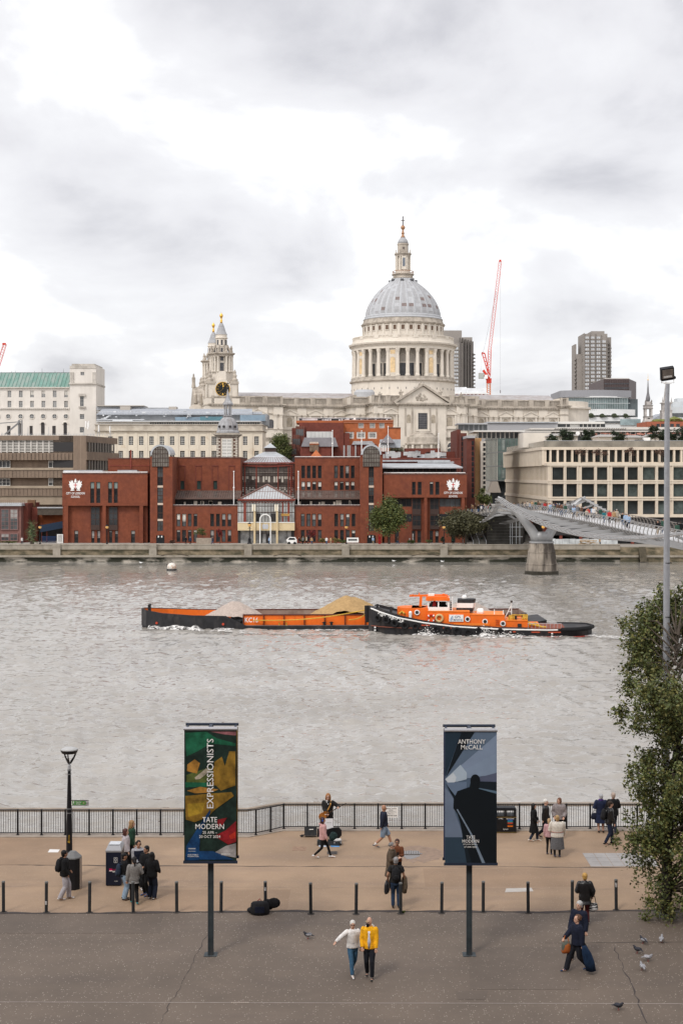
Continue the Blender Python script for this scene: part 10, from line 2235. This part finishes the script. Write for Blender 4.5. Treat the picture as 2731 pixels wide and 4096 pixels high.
for i,(px,w_,h_,ml,lb,ct)in enumerate(((880,.9,3.2,REDL,'thin red-leaved tree before the left lower hall','tree'),(1250,1.6,3.0,REDL,'red-leaved tree before the right lower hall','tree'),(810,2.6,2.3,GRN,'low green hedge in a long planter by the left lower hall','hedge'),(1208,1.2,1.5,GRN,'small green bush at the left of the planted bed','bush'),(1290,1.5,1.4,YEL,'straw-coloured grass clump under the red-leaved tree','grass clump'),(1345,1.5,1.4,YEL,'straw-coloured grass clump right of centre in the bed','grass clump'),(1370,1.0,1.2,GRN,'green shrub at the right end of the planted bed','shrub'),(1645,1.2,1.0,GRN,'low green planting left of the pale posts','shrub'),(1715,1.0,1.1,GRN,'low spiky plant right of the pale posts','shrub'),(1770,.8,1.5,DRK,'rounded dark shrub under the right quay lamp','shrub'),(35,3.0,.7,GRN,'low green planting at the far left behind the wall','shrub'),(690,1.2,.9,RST,'rusty low shrub beside the left tower door','shrub'))):
 Yp=299.;bz=.35 if px!=810 else 1.6
 tree('planting',lb,ct,(X(px,Yp),Yp,bz),h_,(0,0,h_*.62,w_*.62,.6,h_*.42),9,900,.17,ml,.05,60+i,None,0,.3)
m=MB();c=X(816,299);m.box(c-1.6,c+1.6,298.4,299.6,.35,1.7);tag(m.build('stone_planter',mat('planter_stone',(.30,.25,.20),.9,var=.2,vs=2),None,loc=(c,299,.35)),'long grey stone planter holding the green hedge','planter')
def palm():
 Yp=299.;t=thing('palm_tree','shaggy palm beside the blue fence at the far left','palm',(X(128,Yp),Yp,.35),0,None,world=False);OFF[t.name]=Vector((0,0,0));rr=random.Random(8);m=MB();m.tube([(0,0,-.1),(.05,0,2.2)],[.3,.24],9);m.build('trunk',BARK,t);m=MB()
 t.scale=(1.4,1.2,1.35)
 for i in range(110):
  a=rr.uniform(0,6.28);el=rr.uniform(-.9,1.3);L=rr.uniform(1.0,1.7);d=Vector((math.cos(a)*math.cos(el),math.sin(a)*math.cos(el),math.sin(el)));p0=Vector((0,0,rr.uniform(.8,2.9)));p1=p0+d*L*.55;
  m.bar(p0,p1,.03);s_=d.cross(Vector((0,0,1))).normalized()
  for k in range(-5,6):q=p1+d*L*.42*math.cos(k*.28)+s_*L*.42*math.sin(k*.28)-Vector((0,0,.12));m.add([p1-s_*.02,p1+s_*.02,q],[(0,1,2)])
 o=m.build('fronds',leafmats('palm',[(.06,.10,.04),(.17,.15,.06)]),t,fix=False)
 for i,p in enumerate(o.data.polygons):p.material_index=1 if rr.random()<.25 else 0
palm()
def birch():
 bx,by=X(2664,47.6),47.6;t=thing('birch_tree','large drooping birch filling the right edge of the promenade','tree',(bx,by,0),0,None,world=False);OFF[t.name]=Vector((0,0,0));rng=np.random.default_rng(12);rr=random.Random(12)
 m=MB();m.tube([(0,0,-.05),(.02,0,1.5),(.15,.1,4),(.6,.2,7),(1.1,.2,10.2)],[.19,.17,.14,.10,.03],12);tr=m.build('trunk',mat('birch_bark',(.035,.03,.026),.9,var=.5,vs=5),t)
 m=MB();m.lathe([(.25,-.01),(.25,.16),(.2,.17)],16);m.build('trunk_collar',mat('collar_grey',(.16,.155,.15),.7,var=.3,vs=8),t)
 pz=lambda py:Z(py,by)
 OUT=[(2395,2705),(2450,2640),(2500,2560),(2580,2535),(2650,2500),(2720,2535),(2800,2480),(2880,2500),(2950,2465),(3020,2480),(3100,2520),(3170,2470),(3230,2490),(3270,2445),(3330,2475),(3400,2480),(3470,2510),(3520,2560),(3580,2590),(3640,2640)]
 def left(z):
  for(a,c),(b,d)in zip(OUT,OUT[1:]):
   if pz(b)<=z<=pz(a):k=(pz(a)-z)/(pz(a)-pz(b));return X(c+(d-c)*k,by)-bx
  return .2
 pts=[];lm=MB();z1,z0=pz(2395),pz(3640)
 for b_ in range(150):
  z=z0+(z1-z0)*(b_+rr.random())/150;l=left(z);r_=3.4 if z>2.2 else 2.0;u0=rr.random();x=l+.22+(r_-l)*u0**1.25;y=rr.gauss(0,.9)+(3.0 if z>pz(2690)else(-.3 if z>3 else .2));S=rr.uniform(.55,1.25)
  if z<2.3 and x<.8 and rr.random()<.7:continue
  p=Vector((x,y,z));s0=Vector((.05*z,.05+max(0,y-1.5)*.5,max(.9,min(9.4,z-.5-.35*abs(x)))));lm.tube([s0,s0.lerp(p,.6)+Vector((0,0,.3)),p,p-Vector((-.1,0,.5*S))],[.035,.02,.010,.004],5)
  for q_ in range(int(13*S)):
   dx_,dy_,dz_=rr.gauss(0,.27*S),rr.gauss(0,.3*S),rr.gauss(0,.24*S);Ls=rr.uniform(.25,.85)*S;k=int(rng.integers(26,70));u=rng.random(k);w_=.04+.12*u
   pts.append(np.stack([x+dx_+rng.normal(size=k)*w_,y+dy_+rng.normal(size=k)*w_,z+dz_-u*Ls+rng.normal(size=k)*.05],1))
 k=900;iv=np.stack([rng.normal(size=k)*.22,rng.normal(size=k)*.22,rng.uniform(.15,2.2,k)],1);pts.append(iv)
 lm.build('limbs',BARK,tr)
 P_=np.concatenate(pts);o=bpy.data.objects.new('crown',leaf_mesh('crown',P_,.092,rng,BIR,.9));link(o,t)
 cr=[];
birch()
GLB=emit('lamp_globe',(.62,.36,.12),.12)
for i,(px,yb,sc_,lb)in enumerate(((160,2172,1,'small black quay lamp beside the white gate'),(428,2172,1,'black quay lamp with amber globe before the left stair tower'),(998,2174,1.12,'ornate black quay lamp on a stepped base before the glass entrance'),(1385,2172,1,'black quay lamp with amber globe before the right lower hall'),(1775,2172,1,'black quay lamp with amber globe before the right wing'))):
 Yl=291.2;t=thing('quay_lamp',lb,'lamp',(X(px,Yl),Yl,.6),0,'lamps along the far quay',world=False);OFF[t.name]=Vector((0,0,0));m=MB();m.lathe([(.5,0),(.48,.25),(.3,.5),(.26,1.0),(.32,1.15),(.14,1.3),(.09,1.5),(.075,3.1),(.16,3.2),(.08,3.3)]if i==2 else[(.22,0),(.2,.4),(.09,.6),(.07,3.2),(.14,3.3),(.07,3.35)],10);m.build('post',BP,t)
 m=MB();m.ball((0,0,3.68),(.33,.33,.35),12,8);m.build('globe',GLB,t,smooth=True);m=MB();m.lathe([(.34,3.86),(.2,4.02),(.06,4.1),(.05,4.25)],10);m.build('crown_cap',BP,t);m=MB();m.bar((-.35,0,3.05),(.35,0,3.05),.05);m.build('ladder_bar',BP,t);t.scale=(sc_,)*3
for px,w_,h_,cc,nm,lb,ct in((1518,14,40,(.45,.03,.03),'red_cabinet','bright red cabinet right of the right tower door','cabinet'),(1638,4,24,(.55,.52,.48),'pale_post','short pale post on the quay, left of its taller twin','post'),(1651,4,42,(.6,.58,.54),'pale_post','taller pale post on the quay','post'),(1852,4,70,(.40,.36,.32),'slim_mast','slim pale mast with orange tip at the right end of the school','mast')):
 Yq=300.;m=MB();c=X(px,Yq);s_=w_*Yq/F/2;hh=h_*Yq/F;m.lathe([(s_,0),(s_,hh*.96),(s_*.7,hh)],10 if w_<8 else 4,(c,Yq,.35),.785);o=tag(m.build(nm,mat('quay_'+nm,cc,.6,var=.1,vs=2),None,loc=(c,Yq,.35)),lb,ct)
Yq=297.;t=thing('white_trailer','low white kiosk trailer on the quay behind the planted bed','trailer',(X(1410,Yq),Yq,.35));m=MB();pbox(m,1386,1434,2152,2170,Yq,1.5);m.build('body',WHI,t);m=MB();pbox(m,1392,1428,2156,2163,Yq-.04,.05);m.build('dark_panel',GL2,t)
t=thing('parked_car','white car half hidden by the wall left of the right lower hall','car',(X(1166,Yq),Yq,.35));m=MB();c0=X(1150,Yq);m.prism([(c0,.7),(c0+1.9,.7),(c0+1.9,1.35),(c0+1.6,1.9),(c0+.3,1.95),(c0-.3,1.4)],Yq,Yq+1.6);m.build('body',WHI,t);m=MB();m.prism([(c0+.1,1.4),(c0+1.6,1.4),(c0+1.45,1.82),(c0+.4,1.85)],Yq-.03,Yq+.01);m.build('window',GL,t)
for s_ in(.3,1.5):m=MB();m.tube([(c0+s_,Yq-.05,.68),(c0+s_,Yq+.2,.68)],.33,12);m.build('wheel',RUB,t)
# ================================================================ tidy the tree of parts
def depth(o):
 n=0
 while o.parent is not None:o=o.parent;n+=1
 return n
def split_pieces(o,new_name,tol=.03):
 me=o.data;nv=len(me.vertices);par=list(range(nv))
 def find(i):
  while par[i]!=i:par[i]=par[par[i]];i=par[i]
  return i
 for p in me.polygons:
  a=find(p.vertices[0])
  for v in p.vertices[1:]:par[find(v)]=a
 isl={}
 for i in range(nv):isl.setdefault(find(i),[]).append(i)
 bx=[];
 for k,vs in isl.items():
  c=np.array([me.vertices[i].co for i in vs]);bx.append([c.min(0)-tol,c.max(0)+tol,set(vs)])
 merged=True
 while merged:
  merged=False;out=[]
  for b in bx:
   for q in out:
    if(b[0]<=q[1]).all()and(q[0]<=b[1]).all():q[0]=np.minimum(q[0],b[0]);q[1]=np.maximum(q[1],b[1]);q[2]|=b[2];merged=True;break
   else:out.append(b)
  bx=out
 if len(bx)<2:o.name=new_name;return
 for b in bx:
  idx=sorted(b[2]);mp_={v:i for i,v in enumerate(idx)};fs=[tuple(mp_[v]for v in p.vertices)for p in me.polygons if p.vertices[0]in b[2]]
  m2=bpy.data.meshes.new(new_name);m2.from_pydata([me.vertices[i].co for i in idx],[],fs)
  for m_ in me.materials:m2.materials.append(m_)
  n_=bpy.data.objects.new(new_name,m2);link(n_,o.parent)
 bpy.data.objects.remove(o)
SPL={'pilasters':'pilaster','brick_piers':'brick_pier','red_bays':'red_bay','cable_clamps':'cable_clamp','windows':'window','bay_windows':'window','dark_windows':'window','entrance_pillars':'pillar','columns':'column','porch_columns':'porch_column','lantern_columns':'lantern_column','portico_statues':'statue','cupola_lights':'cupola_light','dome_lights':'dome_light','chimney_pots':'chimney_pot','antenna_panels':'antenna_panel','display_boards':'display_board','planters':'planter','dark_doorways':'doorway','pale_panels':'lit_panel','white_bands':'white_band','blue_glazing':'glazed_strip','niche_surround':'niche_surround','attic_windows':'attic_window','dark_strips':'dark_strip','balcony_glass':'balcony_glass','brick_strips':'brick_strip','brackets':'bracket','floor_edges':'floor_edge','stair_rails':'stair_rail','colour_stripe':'colour_stripe','louvre_slots':'louvre_slot','pavilion_posts':'pavilion_post','canopy_posts':'canopy_post','upper_openings':'opening','belfry_openings':'opening','draught_marks':'draught_mark'}
for o in list(bpy.data.objects):
 if o.type=='MESH' and o.parent is not None:
  k=o.name.split('.')[0]
  if k in SPL and not o.children:split_pieces(o,SPL[k])
for _ in range(3):
 for o in list(bpy.data.objects):
  if depth(o)>=3:
   p=o.parent;r=p
   while r.parent is not None:r=r.parent
   p.parent=r
